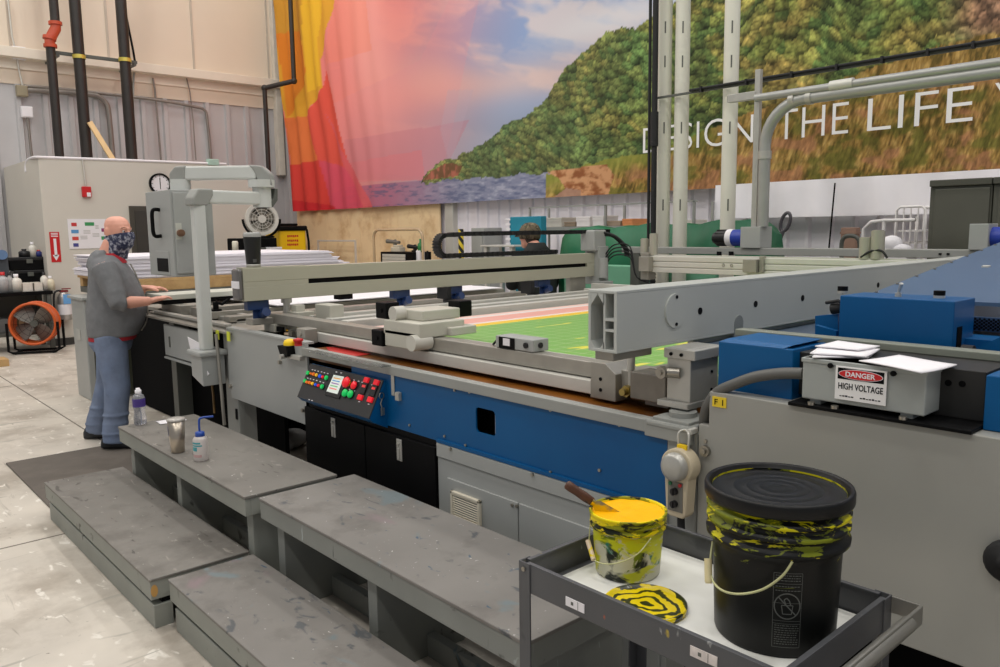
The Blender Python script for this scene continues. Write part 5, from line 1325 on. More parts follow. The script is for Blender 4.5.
def ink_mat(name, base, ink, ink2, z_mid, z_wid, amt, rough=.35, sc=7., sx=(1, 1, 2.2)):
    """plastic smeared with ink: smears denser above z_mid (object space)"""
    m = mat(name, base, rough, var=.12, scale=8, spec=.28)
    nt = m.node_tree; bs = [n for n in nt.nodes if n.type == 'BSDF_PRINCIPLED'][0]; tc = [n for n in nt.nodes if n.type == 'TEX_COORD'][0]
    src = bs.inputs['Base Color'].links[0].from_socket
    sp = nt.nodes.new('ShaderNodeSeparateXYZ'); nt.links.new(tc.outputs['Object'], sp.inputs[0])
    mr = nt.nodes.new('ShaderNodeMapRange'); mr.inputs[1].default_value = z_mid - z_wid; mr.inputs[2].default_value = z_mid + z_wid; mr.inputs[3].default_value = -.16; mr.inputs[4].default_value = amt; nt.links.new(sp.outputs['Z'], mr.inputs[0])
    last = src
    for k, (c, off, s_) in enumerate(((ink2, .0, sc * .8), (ink, -.03, sc))):
        mp = nt.nodes.new('ShaderNodeMapping'); mp.inputs['Scale'].default_value = sx; mp.inputs['Location'].default_value = (k * 5.1, k * 2.2, k); nt.links.new(tc.outputs['Object'], mp.inputs[0])
        n = nt.nodes.new('ShaderNodeTexNoise'); n.inputs['Scale'].default_value = s_; n.inputs['Detail'].default_value = 6; n.inputs['Roughness'].default_value = .62; n.inputs['Distortion'].default_value = 1.2; nt.links.new(mp.outputs[0], n.inputs['Vector'])
        ad = nt.nodes.new('ShaderNodeMath'); ad.operation = 'ADD'; nt.links.new(n.outputs['Fac'], ad.inputs[0]); nt.links.new(mr.outputs[0], ad.inputs[1])
        r = nt.nodes.new('ShaderNodeValToRGB'); r.color_ramp.elements[0].position = .575 - off; r.color_ramp.elements[1].position = .60 - off; r.color_ramp.elements[0].color = (0, 0, 0, 1); r.color_ramp.elements[1].color = (1, 1, 1, 1); nt.links.new(ad.outputs[0], r.inputs['Fac'])
        mx = nt.nodes.new('ShaderNodeMix'); mx.data_type = 'RGBA'; nt.links.new(r.outputs['Color'], mx.inputs['Factor']); nt.links.new(last, mx.inputs['A']); mx.inputs['B'].default_value = S(*c); last = mx.outputs['Result']
    nt.links.new(last, bs.inputs['Base Color'])
    return m


# ---- big black bucket with lid
bc = PZ(773.5, 628, ZT + .001)
dep = (bc - CAM).dot(FW)
tz = PX(780, 486, bc.x)            # lid centre height
HB = .328
lo, hi = .2, .5
for _ in range(40):
    mh = (lo + hi) / 2; P = bc + V((0, 0, mh)); c_ = P - CAM; vv_ = 333.5 + F * DN.dot(c_) / FW.dot(c_)
    if vv_ > 482.5: lo = mh
    else: hi = mh
HB = lo
dl = (bc + V((0, 0, HB)) - CAM).dot(FW)
RL = 143 / 2 / F * dl            # lid radius
RB = RL * .93
bk = empty('black_bucket', bc, 'big black lidded plastic bucket smeared with yellow ink on the cart', 'bucket')
m_bk = ink_mat('black_bucket_plastic', (13, 14, 13), (214, 204, 14), (124, 132, 22), HB * .68, HB * .36, .155, .4, 10., (1, 1, 2.8))
b = MB(); R0 = RB * .885; R1 = RB * .955
def rb(h): return R0 + (R1 - R0) * h / (HB * .9)
pr = [(0, .004), (R0 - .008, .002), (R0 - .002, .0), (R0, .006)]
for h in (.2, .4, .6): pr.append((rb(HB * h), HB * h))
z = HB * .655
pr += [(rb(z), z), (rb(z) + .014, z + .002), (rb(z) + .015, z + .012), (rb(z) + .002, z + .015)]
z = HB * .755; pr += [(rb(z), z), (rb(z) + .013, z + .002), (rb(z) + .013, z + .010), (rb(z) + .001, z + .012)]
z = HB * .835; pr += [(rb(z), z), (rb(z) + .013, z + .002), (rb(z) + .013, z + .010), (rb(z) + .001, z + .011), (rb(HB * .97), HB * .97)]
b.lathe(bc, pr, 64); b.build('bucket_body', m_bk, bk)
m_lid = ink_mat('black_lid_plastic', (17, 17, 17), (206, 196, 30), (60, 64, 22), HB * 3, .1, .10, .4, 16., (1, 1, 1))
b = MB(); z = HB
b.lathe(bc, [(RL * .93, z - .028), (RL * .985, z - .030), (RL, z - .024), (RL, z - .006), (RL * .985, z), (RL * .955, z + .001), (RL * .925, z - .003), (RL * .915, z - .012), (RL * .88, z - .015), (RL * .62, z - .013), (RL * .60, z - .0115), (RL * .58, z - .013), (RL * .44, z - .0125), (RL * .42, z - .011), (RL * .40, z - .0125), (RL * .27, z - .012), (RL * .25, z - .0105), (RL * .23, z - .012), (RL * .1, z - .0105), (0, z - .010)], 64)
b.build('bucket_lid', m_lid, bk)
dirc = V((CAM.x - bc.x, CAM.y - bc.y, 0)).normalized(); rgt = V((-dirc.y, dirc.x, 0))
if rgt.dot(RT) < 0: rgt = -rgt
def onb(a, h, off=.0008):
    """point on the bucket wall: a radians to the right of the side facing the viewer, height h"""
    d = dirc * math.cos(a) + rgt * math.sin(a); return bc + d * (rb(h) + off) + V((0, 0, h))
# bail handle with grip
b = MB(); A = onb(-1.02, HB * .42, .02); B_ = onb(.20, HB * .60, .026)
b.tube([onb(-1.25, HB * .60, .004), onb(-1.14, HB * .50, .014), onb(-1.0, HB * .395, .020), onb(-.75, HB * .37, .022), onb(-.45, HB * .40, .024), onb(-.15, HB * .47, .025), onb(.08, HB * .575, .026), onb(.2, HB * .665, .022)], .0026, 8, smoothn=6); b.build('bail_wire', mat('inked_wire', (200, 200, 150), .35, .5), bk)
b = MB(); A = onb(-1.17, HB * .50, .018); B_ = onb(-1.03, HB * .37, .026); b.cyl(A, B_, .0085, seg=14); b.cyl(B_, B_ + (B_ - A).normalized() * .003, .007, seg=12); b.build('bail_grip', mat('cream_grip', (222, 208, 160), .45), bk)
# printed warning panel: frame lines, prohibition ring, small figure in a bucket, text lines
def strip(b, pts, w):
    """thin printed line along (angle, height) points"""
    for (a0, h0_), (a1, h1_) in zip(pts[:-1], pts[1:]):
        n = max(1, int(abs(a1 - a0) / .05)); da, dh = (a1 - a0), (h1_ - h0_); Ln = math.hypot(da * RB, dh) or 1; na, nh = -dh / Ln / RB * w, da * RB / Ln * w
        for k in range(n):
            s_, t_ = k / n, (k + 1) / n
            q = [(a0 + da * s_ - na, h0_ + dh * s_ - nh), (a0 + da * t_ - na, h0_ + dh * t_ - nh), (a0 + da * t_ + na, h0_ + dh * t_ + nh), (a0 + da * s_ + na, h0_ + dh * s_ + nh)]
            b.add([onb(*x) for x in q], [(0, 1, 2, 3)])


b = MB(); a0, a1 = -.02, .40; h0_, h1_ = HB * .075, HB * .56
strip(b, [(a0, h0_), (a1, h0_), (a1, h1_), (a0, h1_), (a0, h0_)], .0005)
for f in (.32, .36, .60, .86): strip(b, [(a0, h0_ + (h1_ - h0_) * f), (a1, h0_ + (h1_ - h0_) * f)], .0004)
ac, hc, rc = .19, h0_ + (h1_ - h0_) * .61, .029
hc = h0_ + (h1_ - h0_) * .485 + .012
rc = .0275
strip(b, [(ac + rc / RB * math.cos(t), hc + rc * math.sin(t)) for t in [2 * PI * k / 32 for k in range(33)]], .0013)
strip(b, [(ac - rc / RB * .7, hc + rc * .7), (ac + rc / RB * .7, hc - rc * .7)], .0013)
strip(b, [(ac - .085, hc + .002), (ac - .065, hc - .017), (ac + .065, hc - .017), (ac + .085, hc + .002), (ac - .085, hc + .002)], .0009)
strip(b, [(ac - .02, hc + .003), (ac - .05, hc + .014), (ac - .01, hc + .018), (ac + .03, hc + .012), (ac + .05, hc + .003)], .0012)
random.seed(3)
for f0, f1, n in ((.03, .31, 9), (.885, .985, 3), (.74, .85, 2)):
    for k in range(n):
        h = h0_ + (h1_ - h0_) * (f0 + (f1 - f0) * (k + .5) / n); a = a0 + .03
        while a < a1 - .04:
            w = random.uniform(.015, .05); strip(b, [(a, h), (min(a + w, a1 - .02), h)], .0008); a += w + .012
tag(b.build('printed_warning', mat('grey_print', (96, 98, 94), .6, var=0), bk), kind=None)

# ---- small pail of yellow ink with spatula
pc = PZ(627.5, 570, ZT + .001)
def pix_h(base, vt):
    lo, hi = .02, .6
    for _ in range(40):
        mh = (lo + hi) / 2; c_ = base + V((0, 0, mh)) - CAM
        if 333.5 + F * DN.dot(c_) / FW.dot(c_) > vt: lo = mh
        else: hi = mh
    return lo
HP = pix_h(pc, 508.5); dpp = (pc + V((0, 0, HP)) - CAM).dot(FW); RP = 38 / F * dpp
pl_ = empty('ink_pail', pc, 'small round pail of bright yellow ink with smeared sides, on the cart', 'pail')
m_pail = ink_mat('pail_label', (206, 204, 180), (214, 204, 20), (120, 136, 30), HP * .3, HP * .9, .22, .4, 11., (1, 1, 1.4))
splat(m_pail, [((28, 34, 24), 11, .57, (1, 1, 1)), ((44, 118, 96), 12, .64, (1, 1, 1)), ((206, 208, 30), 12, .48, (1, 1, 1.8)), ((230, 228, 214), 15, .64, (1, 1, 1))])
def rp(h): return RP * (.84 + .12 * h / HP)
b = MB(); b.lathe(pc, [(0, .003), (RP * .80, .0), (rp(0), .004), (rp(HP * .4), HP * .4), (rp(HP * .76), HP * .76)], 48); b.build('pail_body', m_pail, pl_)
m_yk = splat(mat('yellow_ink_wet', (255, 186, 0), .45, var=.02, scale=6, spec=.25), [((246, 200, 6), 7, .62, (1, 1, 1))])
m_rim = ink_mat('inked_rim', (30, 34, 16), (238, 214, 10), (150, 150, 20), -.5, .1, .10, .3, 10., (1, 1, 2.5))
b = MB(); z = HP
b.lathe(pc, [(rp(z * .74), z * .74), (RP * 1.0, z * .755), (RP * 1.0, z * .80), (RP * .955, z * .815), (RP * .955, z * .85), (RP * 1.0, z * .86), (RP * 1.0, z * .90), (RP * .97, z * .92), (RP * 1.02, z * .96), (RP * 1.02, z * .995), (RP * .985, z), (RP * .955, z * .99), (RP * .945, z * .93)], 56); b.build('pail_rim', m_rim, pl_)
b = MB(); ng, nr = 48, 12
vs = [pc + V((0, 0, z * .935))]
for i in range(1, nr + 1):
    for k in range(ng):
        t = 2 * PI * k / ng; r = RP * .945 * i / nr; vs.append(pc + V((r * math.cos(t), r * math.sin(t), z * .935 + .003 * noise.noise(V((r * 26 * math.cos(t), r * 26 * math.sin(t), 3))) + .003 * (i / nr) ** 6)))
fs = [(0, 1 + k, 1 + (k + 1) % ng) for k in range(ng)] + [(1 + i * ng + k, 1 + (i + 1) * ng + k, 1 + (i + 1) * ng + (k + 1) % ng, 1 + i * ng + (k + 1) % ng) for i in range(nr - 1) for k in range(ng)]
b.add(vs, fs, True); b.build('yellow_ink', m_yk, pl_, 'bright yellow ink surface')
dirp = V((CAM.x - pc.x, CAM.y - pc.y, 0)).normalized(); rgp = V((-dirp.y, dirp.x, 0)); rgp = rgp if rgp.dot(RT) > 0 else -rgp
def onp(a, h, off): d = dirp * math.cos(a) + rgp * math.sin(a); return pc + d * (rp(h) + off) + V((0, 0, h))
b = MB(); b.tube([onp(-1.45, HP * .80, .004), onp(-1.35, HP * .55, .012), onp(-1.15, HP * .36, .018), onp(-.8, HP * .30, .02), onp(-.3, HP * .36, .02), onp(.2, HP * .52, .018), onp(.6, HP * .74, .010)], .0016, 6, smoothn=6); b.build('bail_wire', mat('inked_wire', (200, 200, 150)), pl_)
b = MB(); b.cyl(onp(-1.36, HP * .50, .016), onp(-.93, HP * .30, .020), .0065, seg=12); b.build('bail_grip', splat(mat('cream_grip2', (222, 200, 170), .45), [((230, 205, 30), 30, .5, (1, 1, 1))]), pl_)
# spatula
inner = pc - dirp * .0 - rgp * RP * .62 + V((0, 0, HP * .96))
d_ = ray(566, 484); top = CAM + d_ * ((inner - CAM).dot(FW))
sp_ = empty('spatula', (inner + top) / 2, 'ink spatula with dark wooden handle leaning out of the yellow ink pail', 'spatula')
ax = (top - inner).normalized(); sd = ax.cross(FW).normalized(); nn = ax.cross(sd)
Ls = (top - inner).length
b = MB()
rings = []
for f, w, t in ((.28, .008, .006), (.32, .011, .008), (.5, .0125, .009), (.7, .0115, .009), (.88, .0125, .0095), (.97, .012, .009), (1.0, .008, .006)):
    c = inner + ax * Ls * f; rings.append([c + sd * w * math.cos(a) + nn * t * math.sin(a) for a in [2 * PI * k / 12 for k in range(12)]])
b.loft(rings); b.build('handle', splat(mat('dark_wood_handle', (84, 50, 32), .5, var=.2, scale=30), [((40, 30, 26), 12, .58, (1, 1, 1))]), sp_)
b = MB(); b.cyl(inner + ax * Ls * .26, inner + ax * Ls * .33, .0085, .010, seg=12)
b.prism([inner - ax * .05 - sd * .020, inner - ax * .05 + sd * .020, inner + ax * Ls * .18 + sd * .014, inner + ax * Ls * .28 + sd * .006, inner + ax * Ls * .28 - sd * .006, inner + ax * Ls * .18 - sd * .014], nn * .0015); b.build('blade', splat(mat('inked_blade', (150, 146, 130), .3, .7), [((220, 190, 20), 10, .42, (1, 1, 1))]), sp_)

# ---- pail lid lying on the liner, swirled with ink
lc = PZ(645, 607, ZT + .001); rl = 41.5 / F * (lc - CAM).dot(FW)
m_sw = mat('swirled_lid_ink', (232, 206, 14), .3, var=.05, clear=.2)
nt = m_sw.node_tree; bs = [n for n in nt.nodes if n.type == 'BSDF_PRINCIPLED'][0]; tc = [n for n in nt.nodes if n.type == 'TEX_COORD'][0]; src = bs.inputs['Base Color'].links[0].from_socket
wv = nt.nodes.new('ShaderNodeTexWave'); wv.wave_type = 'RINGS'; wv.rings_direction = 'Z'; wv.inputs['Scale'].default_value = 9; wv.inputs['Distortion'].default_value = 11; wv.inputs['Detail'].default_value = 3; wv.inputs['Detail Scale'].default_value = 1.4; nt.links.new(tc.outputs['Object'], wv.inputs['Vector'])
r = nt.nodes.new('ShaderNodeValToRGB'); r.color_ramp.elements[0].position = .24; r.color_ramp.elements[1].position = .40; r.color_ramp.elements[0].color = (1, 1, 1, 1); r.color_ramp.elements[1].color = (0, 0, 0, 1); nt.links.new(wv.outputs['Fac'], r.inputs['Fac'])
mx = nt.nodes.new('ShaderNodeMix'); mx.data_type = 'RGBA'; nt.links.new(r.outputs['Color'], mx.inputs['Factor']); nt.links.new(src, mx.inputs['A']); mx.inputs['B'].default_value = S(40, 46, 16); nt.links.new(mx.outputs['Result'], bs.inputs['Base Color'])
b = MB(); b.lathe(lc, [(0, .001), (rl * .94, .0), (rl, .003), (rl, .012), (rl * .97, .014), (rl * .93, .013), (rl * .91, .007), (rl * .8, .006), (rl * .3, .0065), (0, .007)], 56); b.build('pail_lid', m_sw, None, 'flat pail lid swirled with yellow and black ink lying on the cart liner', 'lid')

# ================================================================== FEEDER END
fd = empty('sheet_feeder', (-8.2, 3.4, 0), 'grey sheet feeder frame with black skirt behind the man at the left end', 'feeder')
x0, x1 = PY(75, 350, 2.1).x, PY(91, 398, 2.1).x
b = MB(); zt_ = PY(80, 300, 2.1).z; b.box(x0, x1, 2.1, 2.95, 0, zt_, .01); b.box(x0 - .05, x1 + .02, 2.08, 3.0, zt_, zt_ + .03, .006); b.build('end_cabinet', M_grey, fd)
b = MB(); b.box(x1, x1 + .02, 2.16, 2.9, .02, zt_ - .04); b.build('cabinet_side', mat('olive_dark_panel', (70, 72, 58), .5), fd)
b = MB(); p = PY(79, 335, 2.1); b.box(p.x - .07, p.x + .07, 2.092, 2.1, p.z - .05, p.z + .06, .004); b.build('cabinet_label', mat('grey_label', (176, 176, 170), .5), fd)
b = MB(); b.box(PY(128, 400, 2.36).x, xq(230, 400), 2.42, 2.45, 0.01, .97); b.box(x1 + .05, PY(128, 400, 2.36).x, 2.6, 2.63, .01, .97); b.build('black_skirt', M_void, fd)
b = MB(); b.box(-9.2, -7.0, 2.55, 5.0, .98, 1.03, .004); b.box(-7.0, -6.58, 2.2, 5.0, 1.0, 1.03, .004); b.build('feed_table', M_steel, fd)
b = MB()
for x_, y_ in ((-9.5, 4.8), (-7.1, 4.8)): b.box(x_, x_ + .1, y_, y_ + .1, 0, .98)
b.build('leg', M_greydk, fd)
# feed bar with black lower edge, under the man's hands
XF = -6.25
q0, q1 = PX(160, 292, XF), PX(236, 286, XF); zb0, zb1 = PX(170, 304.5, XF).z, PX(170, 289, XF).z
b = MB(); b.box(XF - .34, XF, 2.12, 4.9, zb0 + .035, zb0 + .075, .004); b.build('feed_bar', mat('pale_green_white_paint', (206, 208, 196), .4, var=.02), fd)
b = MB(); b.box(XF - .32, XF - .004, 2.13, 4.9, zb0, zb0 + .033, .003); b.build('bar_underside', M_black, fd)
b = MB(); b.box(XF - .2, XF + .2, 2.18, 2.28, .985, zb0, .003); b.box(XF - .2, XF + .1, 4.7, 4.8, .985, zb0, .003); build_each(b, 'bar_stand', M_steel, fd)
b = MB(); p = PX(216, 309, -5.55); b.cyl(p, p + V((0, 0, .05)), .02, seg=12); b.tube([p + V((0, 0, .05)), PX(222, 304, -5.55), PX(228, 300, -5.55)], .012, 8); b.box(p.x - .03, p.x + .03, p.y - .03, p.y + .03, 1.0, p.z); b.build('clamp_lever', M_black, fd)

# paper stack on its pallet: three slightly shifted lifts of paper
XS = -7.72
ys0 = PX(73, 262, -9.2).y; ys1 = PX(349, 262, XS).y; zt_ = PX(200, 254.5, XS).z; zs_ = PX(200, 276, XS).z
random.seed(11)
hgt = zt_ - zs_
for k, (f0, f1, dy0, dy1, lab) in enumerate(((0, .36, 0, .0, 'lowest lift of white sheets on the wooden pallet'), (.36, .68, .06, -.10, 'middle lift of white sheets on the pallet'), (.68, 1., .02, -.22, 'top lift of white sheets on the pallet, its end curling'))):
    b = MB(); n = 7
    for i in range(n):
        z0 = zs_ + hgt * (f0 + (f1 - f0) * i / n); z1 = zs_ + hgt * (f0 + (f1 - f0) * (i + 1) / n); j = random.uniform(-.02, .02); j2 = random.uniform(-.04, .03)
        b.box(-9.2 + j, XS + j * .5, ys0 + dy0 + j2 * .5, ys1 + dy1 + j2, z0 + .0005, z1, .004)
    b.build('paper_stack', mat('stacked_sheets', (232, 228, 234), .8, var=.03, scale=4), None, lab, 'paper stack', 'lifts of white sheets on the pallet')
pa = empty('pallet', (-8.5, 3.4, 1.03), 'pale wooden pallet under the tall white paper stack', 'pallet')
m_wood = mat('pallet_wood', (196, 160, 108), .65, var=.14, scale=3, stain=(164, 124, 78), stain_amt=.6, stain_scale=4)
zp0 = PX(200, 288, XS).z
b = MB(); b.box(-9.2, XS + .01, ys0 + .03, ys1 - .1, zs_ - .03, zs_ - .0005, .003); b.build('deck_board', m_wood, pa)
for x_ in (-9.15, -8.5, XS - .09):
    b = MB(); b.box(x_, x_ + .1, ys0 + .04, ys1 - .12, zp0, zs_ - .03, .003); b.build('stringer', m_wood, pa)
b = MB(); b.box(-9.2, XS + .05, ys0 + .05, ys1 - .1, 1.03, zp0 - .002, .004); b.build('lift_table', M_greydk, fd)

# ---- operator panel on its swing arm
op = empty('operator_panel_arm', (-5.2, 1.98, 0), 'grey control enclosure with black handle hanging from a pale green swing arm', 'swing arm')
m_pg = mat('pale_green_enamel', (205, 207, 202), .32, var=.02)
m_pgd = mat('pale_green_grey_shade', (150, 160, 152), .4, var=.03)
pb = PY(206.5, 350, 1.97); XPP = pb.x
pt = PX(196, 203, XPP)
hp = .038
b = MB(); b.box(XPP - hp, XPP + hp, pb.y - hp, pb.y + hp, pb.z, pt.z, .012); b.build('post', m_pg, op)
b = MB(); b.box(XPP - .11, XPP + .11, pb.y - .09, pb.y + .10, pb.z - .03, pb.z + .004, .010); b.prism([V((XPP - .09, pb.y - .07, pb.z - .03)), V((XPP + .09, pb.y - .07, pb.z - .03)), V((XPP + .09, pb.y - .07, pb.z - .22)), V((XPP - .09, pb.y - .07, pb.z - .17))], (0, .15, 0), bev=.004); b.build('base_bracket', M_grey, op)
# elbows and arms: the lower arm runs back from the post, the upper arm folds back over it to the enclosure
def arm(p, q, w, h, bev=.012):
    d = (q - p); dn = d.normalized(); sdv = dn.cross(V((0, 0, 1))).normalized(); uv_ = sdv.cross(dn); bb = MB(); bb.obox((p + q) / 2, d / 2, sdv * w, uv_ * h, bev); return bb


def profile(p, dn, pts, w, bev=.010):
    """side profile (along dn, up) thickened sideways"""
    dn = V((dn.x, dn.y, 0)).normalized(); sdv = dn.cross(V((0, 0, 1))); bb = MB(); bb.prism([p + dn * s + V((0, 0, z)) - sdv * w for s, z in pts], sdv * 2 * w, bev=bev); return bb


za = pt.z + .040
XJ = XPP - .12
J = PX(262, 196, XJ); J.z = za
A0 = V((XPP, pb.y, za)); d1_ = J - A0
arm(A0 + d1_.normalized() * .06, J - d1_.normalized() * .03, .038, .043).build('lower_arm', m_pg, op)
profile(A0, d1_, [(-.062, -.058), (-.060, -.01), (-.02, .048), (.09, .050), (.09, .01), (.045, -.058)], .046).build('elbow', M_greyd, op)
XU = XPP - .50
zu = PX(215, 175, XU).z; zj = PX(262, 183, XJ).z
K0 = PX(180, 176, XU); K0.z = zu
J2 = V((J.x, J.y, zu)); d2_ = J2 - K0
b = MB(); b.cyl(J - V((0, 0, .06)), V((J.x, J.y, zu - .05)), .062, seg=24); b.cyl((J.x, J.y, zj - .03), (J.x, J.y, zj + .02), .088, seg=28); b.build('swivel_joint', m_pg, op)
profile(J, d1_, [(-.02, -.068), (.05, -.060), (.095, -.01), (.10, .07), (.075, .07), (.055, -.0)], .05, .006).build('joint_cap', M_greydk, op)
arm(K0 + d2_.normalized() * .02, J2 - d2_.normalized() * .02, .042, .046).build('upper_arm', m_pg, op)
profile(J2, d2_, [(-.07, .050), (.02, .042), (.075, -.01), (.085, -.09), (.0, -.09), (-.03, 0)], .047).build('elbow', M_greyd, op)
profile(K0, d2_, [(.06, .050), (-.015, .046), (-.055, .0), (-.06, -.065), (.05, -.065)], .047).build('elbow', M_greyd, op)
zt_e = PX(160, 190, XU).z
b = MB(); b.cyl((K0.x, K0.y, zt_e - .01), (K0.x, K0.y, zu - .04), .068, seg=24); b.build('swivel_base', m_pg, op)
# enclosure
XE = XU + .12
ye = PX(172, 230, XE).y; ye1 = PX(214.5, 240, XE).y
xw_ = PY(145.5, 200, ye).x
zeb = (PX(175, 277, XE).z)
b = MB(); b.box(xw_, XE, ye, ye1, zeb, zt_e, .006); enc = b.build('enclosure', M_grey, op)
b = MB(); b.box(XE, XE + .012, ye + .015, ye1 - .05, zeb + .02, zt_e - .02, .004); b.build('enclosure_door', M_grey, op)
b = MB(); hx = PY(158, 230, ye - .02); z0, z1 = PY(158, 253, ye).z, PY(158, 211, ye).z
z0, z1 = PY(157.5, 236, ye).z, PY(157.5, 210, ye).z
b.tube([V((hx.x, ye, z0)), V((hx.x - .005, ye - .045, z0 + .005)), V((hx.x - .01, ye - .05, (z0 + z1) / 2)), V((hx.x - .005, ye - .045, z1 - .005)), V((hx.x, ye, z1))], .013, 10, smoothn=5); b.build('handle', M_black, enc)
b = MB(); q0, q1 = PY(158, 258, ye), PY(169.5, 272, ye); b.box(q0.x - .03, q1.x + .02, ye - .004, ye, q1.z - .02, q0.z + .05, .002); b.build('window_frame', M_grey, enc)
b = MB(); b.box(q0.x - .005, q1.x, ye - .007, ye - .004, q1.z, q0.z, .002); b.build('dark_window', M_black, enc)
b = MB(); p = PX(180, 233, XE + .012); b.cyl(p, p + V((.03, 0, 0)), .024, seg=16); b.box(p.x + .03, p.x + .04, p.y - .02, p.y + .02, p.z - .006, p.z + .006); b.build('lock_knob', mat('brown_knob', (120, 88, 66), .5), enc)
b = MB()
for u, v in ((171, 212), (174, 242), (176, 252)):
    pass
b.box(XE + .012, XE + .014, ye + .02, ye + .06, zeb + .25, zeb + .36); b.build('worn_patch', mat('rubbed_paint', (196, 198, 188), .5), enc)
# paper tucked behind the base bracket
b = MB(); b.prism([PY(187.5, 337, 1.93), PY(199, 343, 1.93), PY(200, 372, 1.93), PY(193, 361, 1.93)], (0, .003, 0)); b.prism([PY(193, 361, 1.93), PY(200, 360, 1.93), PY(209, 374, 1.93), PY(207, 376, 1.93)], (0, .003, 0)); b.build('paper_note', M_white, None, 'white paper note tucked at the foot of the swing arm post', 'paper')

# ================================================================== SERVICES ON THE LEFT WALL
XPi = -14.55
m_pipe = mat('black_iron_pipe', (52, 48, 45), .42, .3, var=.12, scale=3)
for k, (uv, rad, lab) in enumerate((((87, 157), .088, 'middle of three black wall pipes, the thickest, passing behind the site office'), ((132, 158), .090, 'right black wall pipe of three, nearest the grey hooked conduit'))):
    p = PX(uv[0], uv[1], XPi); b = MB(); b.cyl((p.x, p.y, 2.757), (p.x, p.y, 9.4), rad, seg=20); b.cyl((p.x, p.y, 2.757), (p.x, p.y, 2.78), rad * 1.4, seg=20)
    o = b.build('standpipe', m_pipe, None, lab, 'pipe')
    zc_ = PX(uv[0], 58 if k == 0 else 61, XPi).z
    b = MB(); b.cyl((p.x, p.y, zc_ - .03), (p.x, p.y, zc_ + .03), rad + .012, seg=20); b.build('pipe_clamp', mat('yellow_zinc', (206, 190, 90), .4, .5), o)
p = PX(59.5, 156, XPi); zlo = PX(53, 45, XPi).z; zhi = PX(53, 23, XPi).z; dy = .10
sp1 = empty('standpipe', (p.x, p.y, 2.757), 'left black wall pipe with a red offset coupling near its top', 'pipe')
b = MB(); b.cyl((p.x, p.y, 2.757), (p.x, p.y, zlo), .07, seg=18); b.cyl((p.x, p.y, 2.757), (p.x, p.y, 2.78), .1, seg=18); b.build('lower_pipe', m_pipe, sp1)
b = MB(); b.cyl((p.x, p.y + dy, zhi), (p.x, p.y + dy, 9.4), .07, seg=18); b.build('upper_pipe', m_pipe, sp1)
m_cpl = mat('red_oxide_coupling', (186, 74, 44), .45, var=.08)
b = MB(); b.tube([V((p.x, p.y, zlo - .02)), V((p.x, p.y, zlo + .08)), V((p.x, p.y + dy, zhi - .08)), V((p.x, p.y + dy, zhi + .02))], .08, 16)
for c, d in ((V((p.x, p.y, zlo - .02)), (0, 0, 1)), (V((p.x, p.y, zlo + .10)), (0, .2, 1)), (V((p.x, p.y + dy, zhi - .0)), (0, 0, 1))): b.cyl(c - V(d) * .025, c + V(d) * .025, .10, seg=18)
b.build('offset_coupling', m_cpl, sp1)
q0, q1 = PX(55, 52, XPi - .12), PX(137, 63, XPi - .12)
b = MB(); b.box(XPi - .16, XPi - .10, q0.y, q1.y, (q0.z + q1.z) / 2 - .025, (q0.z + q1.z) / 2 + .025, .003)
for yy in (q0.y + .02, q1.y - .06): b.box(XW + .02, XPi - .10, yy, yy + .04, (q0.z + q1.z) / 2 - .06, (q0.z + q1.z) / 2 - .02)
b.build('pipe_bracket', M_greydk, None, 'dark perforated strut bracket carrying the black wall pipes', 'bracket')
m_cond = mat('grey_steel_conduit', (140, 134, 128), .45, .4, var=.06)
XC_ = XW + .10
def conduit(pts, r, m_, lab, cat='conduit', sm=0, X=XC_, group=None):
    b = MB(); b.tube([PX(u, v, X) for u, v in pts], r, 8, smoothn=sm); return b.build('wall_conduit', m_, None, lab, cat, group)
conduit([(24, 90), (60, 92), (92, 95), (99, 97), (106, 103), (109, 115), (113, 160)], .045, m_cond, 'thick grey conduit hooking down beside the middle black pipe', sm=3)
conduit([(24, 86), (60, 89), (150, 99), (196, 107), (204, 110), (207, 118), (211, 160)], .028, m_cond, 'thin grey conduit running right and hooking down over the office', sm=3)
conduit([(134, 160), (133, 110), (134, 76), (136, 71), (140, 70), (150, 71)], .018, M_greyd, 'slim wall conduit with bend beside the right black pipe', sm=3)
conduit([(153, 78), (155, 90), (161, 160)], .018, m_cond, 'slim straight conduit right of the right black pipe')
conduit([(186, 76), (190, 92), (193, 120), (196, 160)], .012, m_cond, 'thin pale wire conduit dropping from the girt above the office')
conduit([(8, 0), (12, 36), (17, 56), (19, 70), (25, 96)], .016, M_alup, 'pale conduit dropping beside the left junction boxes')
conduit([(27, 112), (31, 150), (34, 170)], .022, m_cond, 'grey conduit dropping below the lowest junction box')
conduit([(125, 10), (128, 25), (133, 50), (135, 62)], .02, M_black, 'black cable hanging right of the right black wall pipe', 'cable', 4)
b = MB()
for k, (u, v, w, h, m_, lab) in enumerate(((19, 53, .10, .10, M_white, 'white junction box on the girt left of the pipes'), (22, 91, .085, .09, mat('tan_box', (150, 140, 116), .5), 'tan junction box at the start of the grey conduits'), (27, 112, .085, .09, M_white, 'white junction box below the tan one'))):
    p = PX(u, v, XW + .12); b = MB(); b.box(XW + .05, XW + .15, p.y - w, p.y + w, p.z - h, p.z + h, .01); o = b.build('junction_box', m_, None, lab, 'junction box')
    b = MB(); b.box(XW + .15, XW + .158, p.y - w * .85, p.y + w * .85, p.z - h * .85, p.z + h * .85, .003); b.build('cover', m_, o)
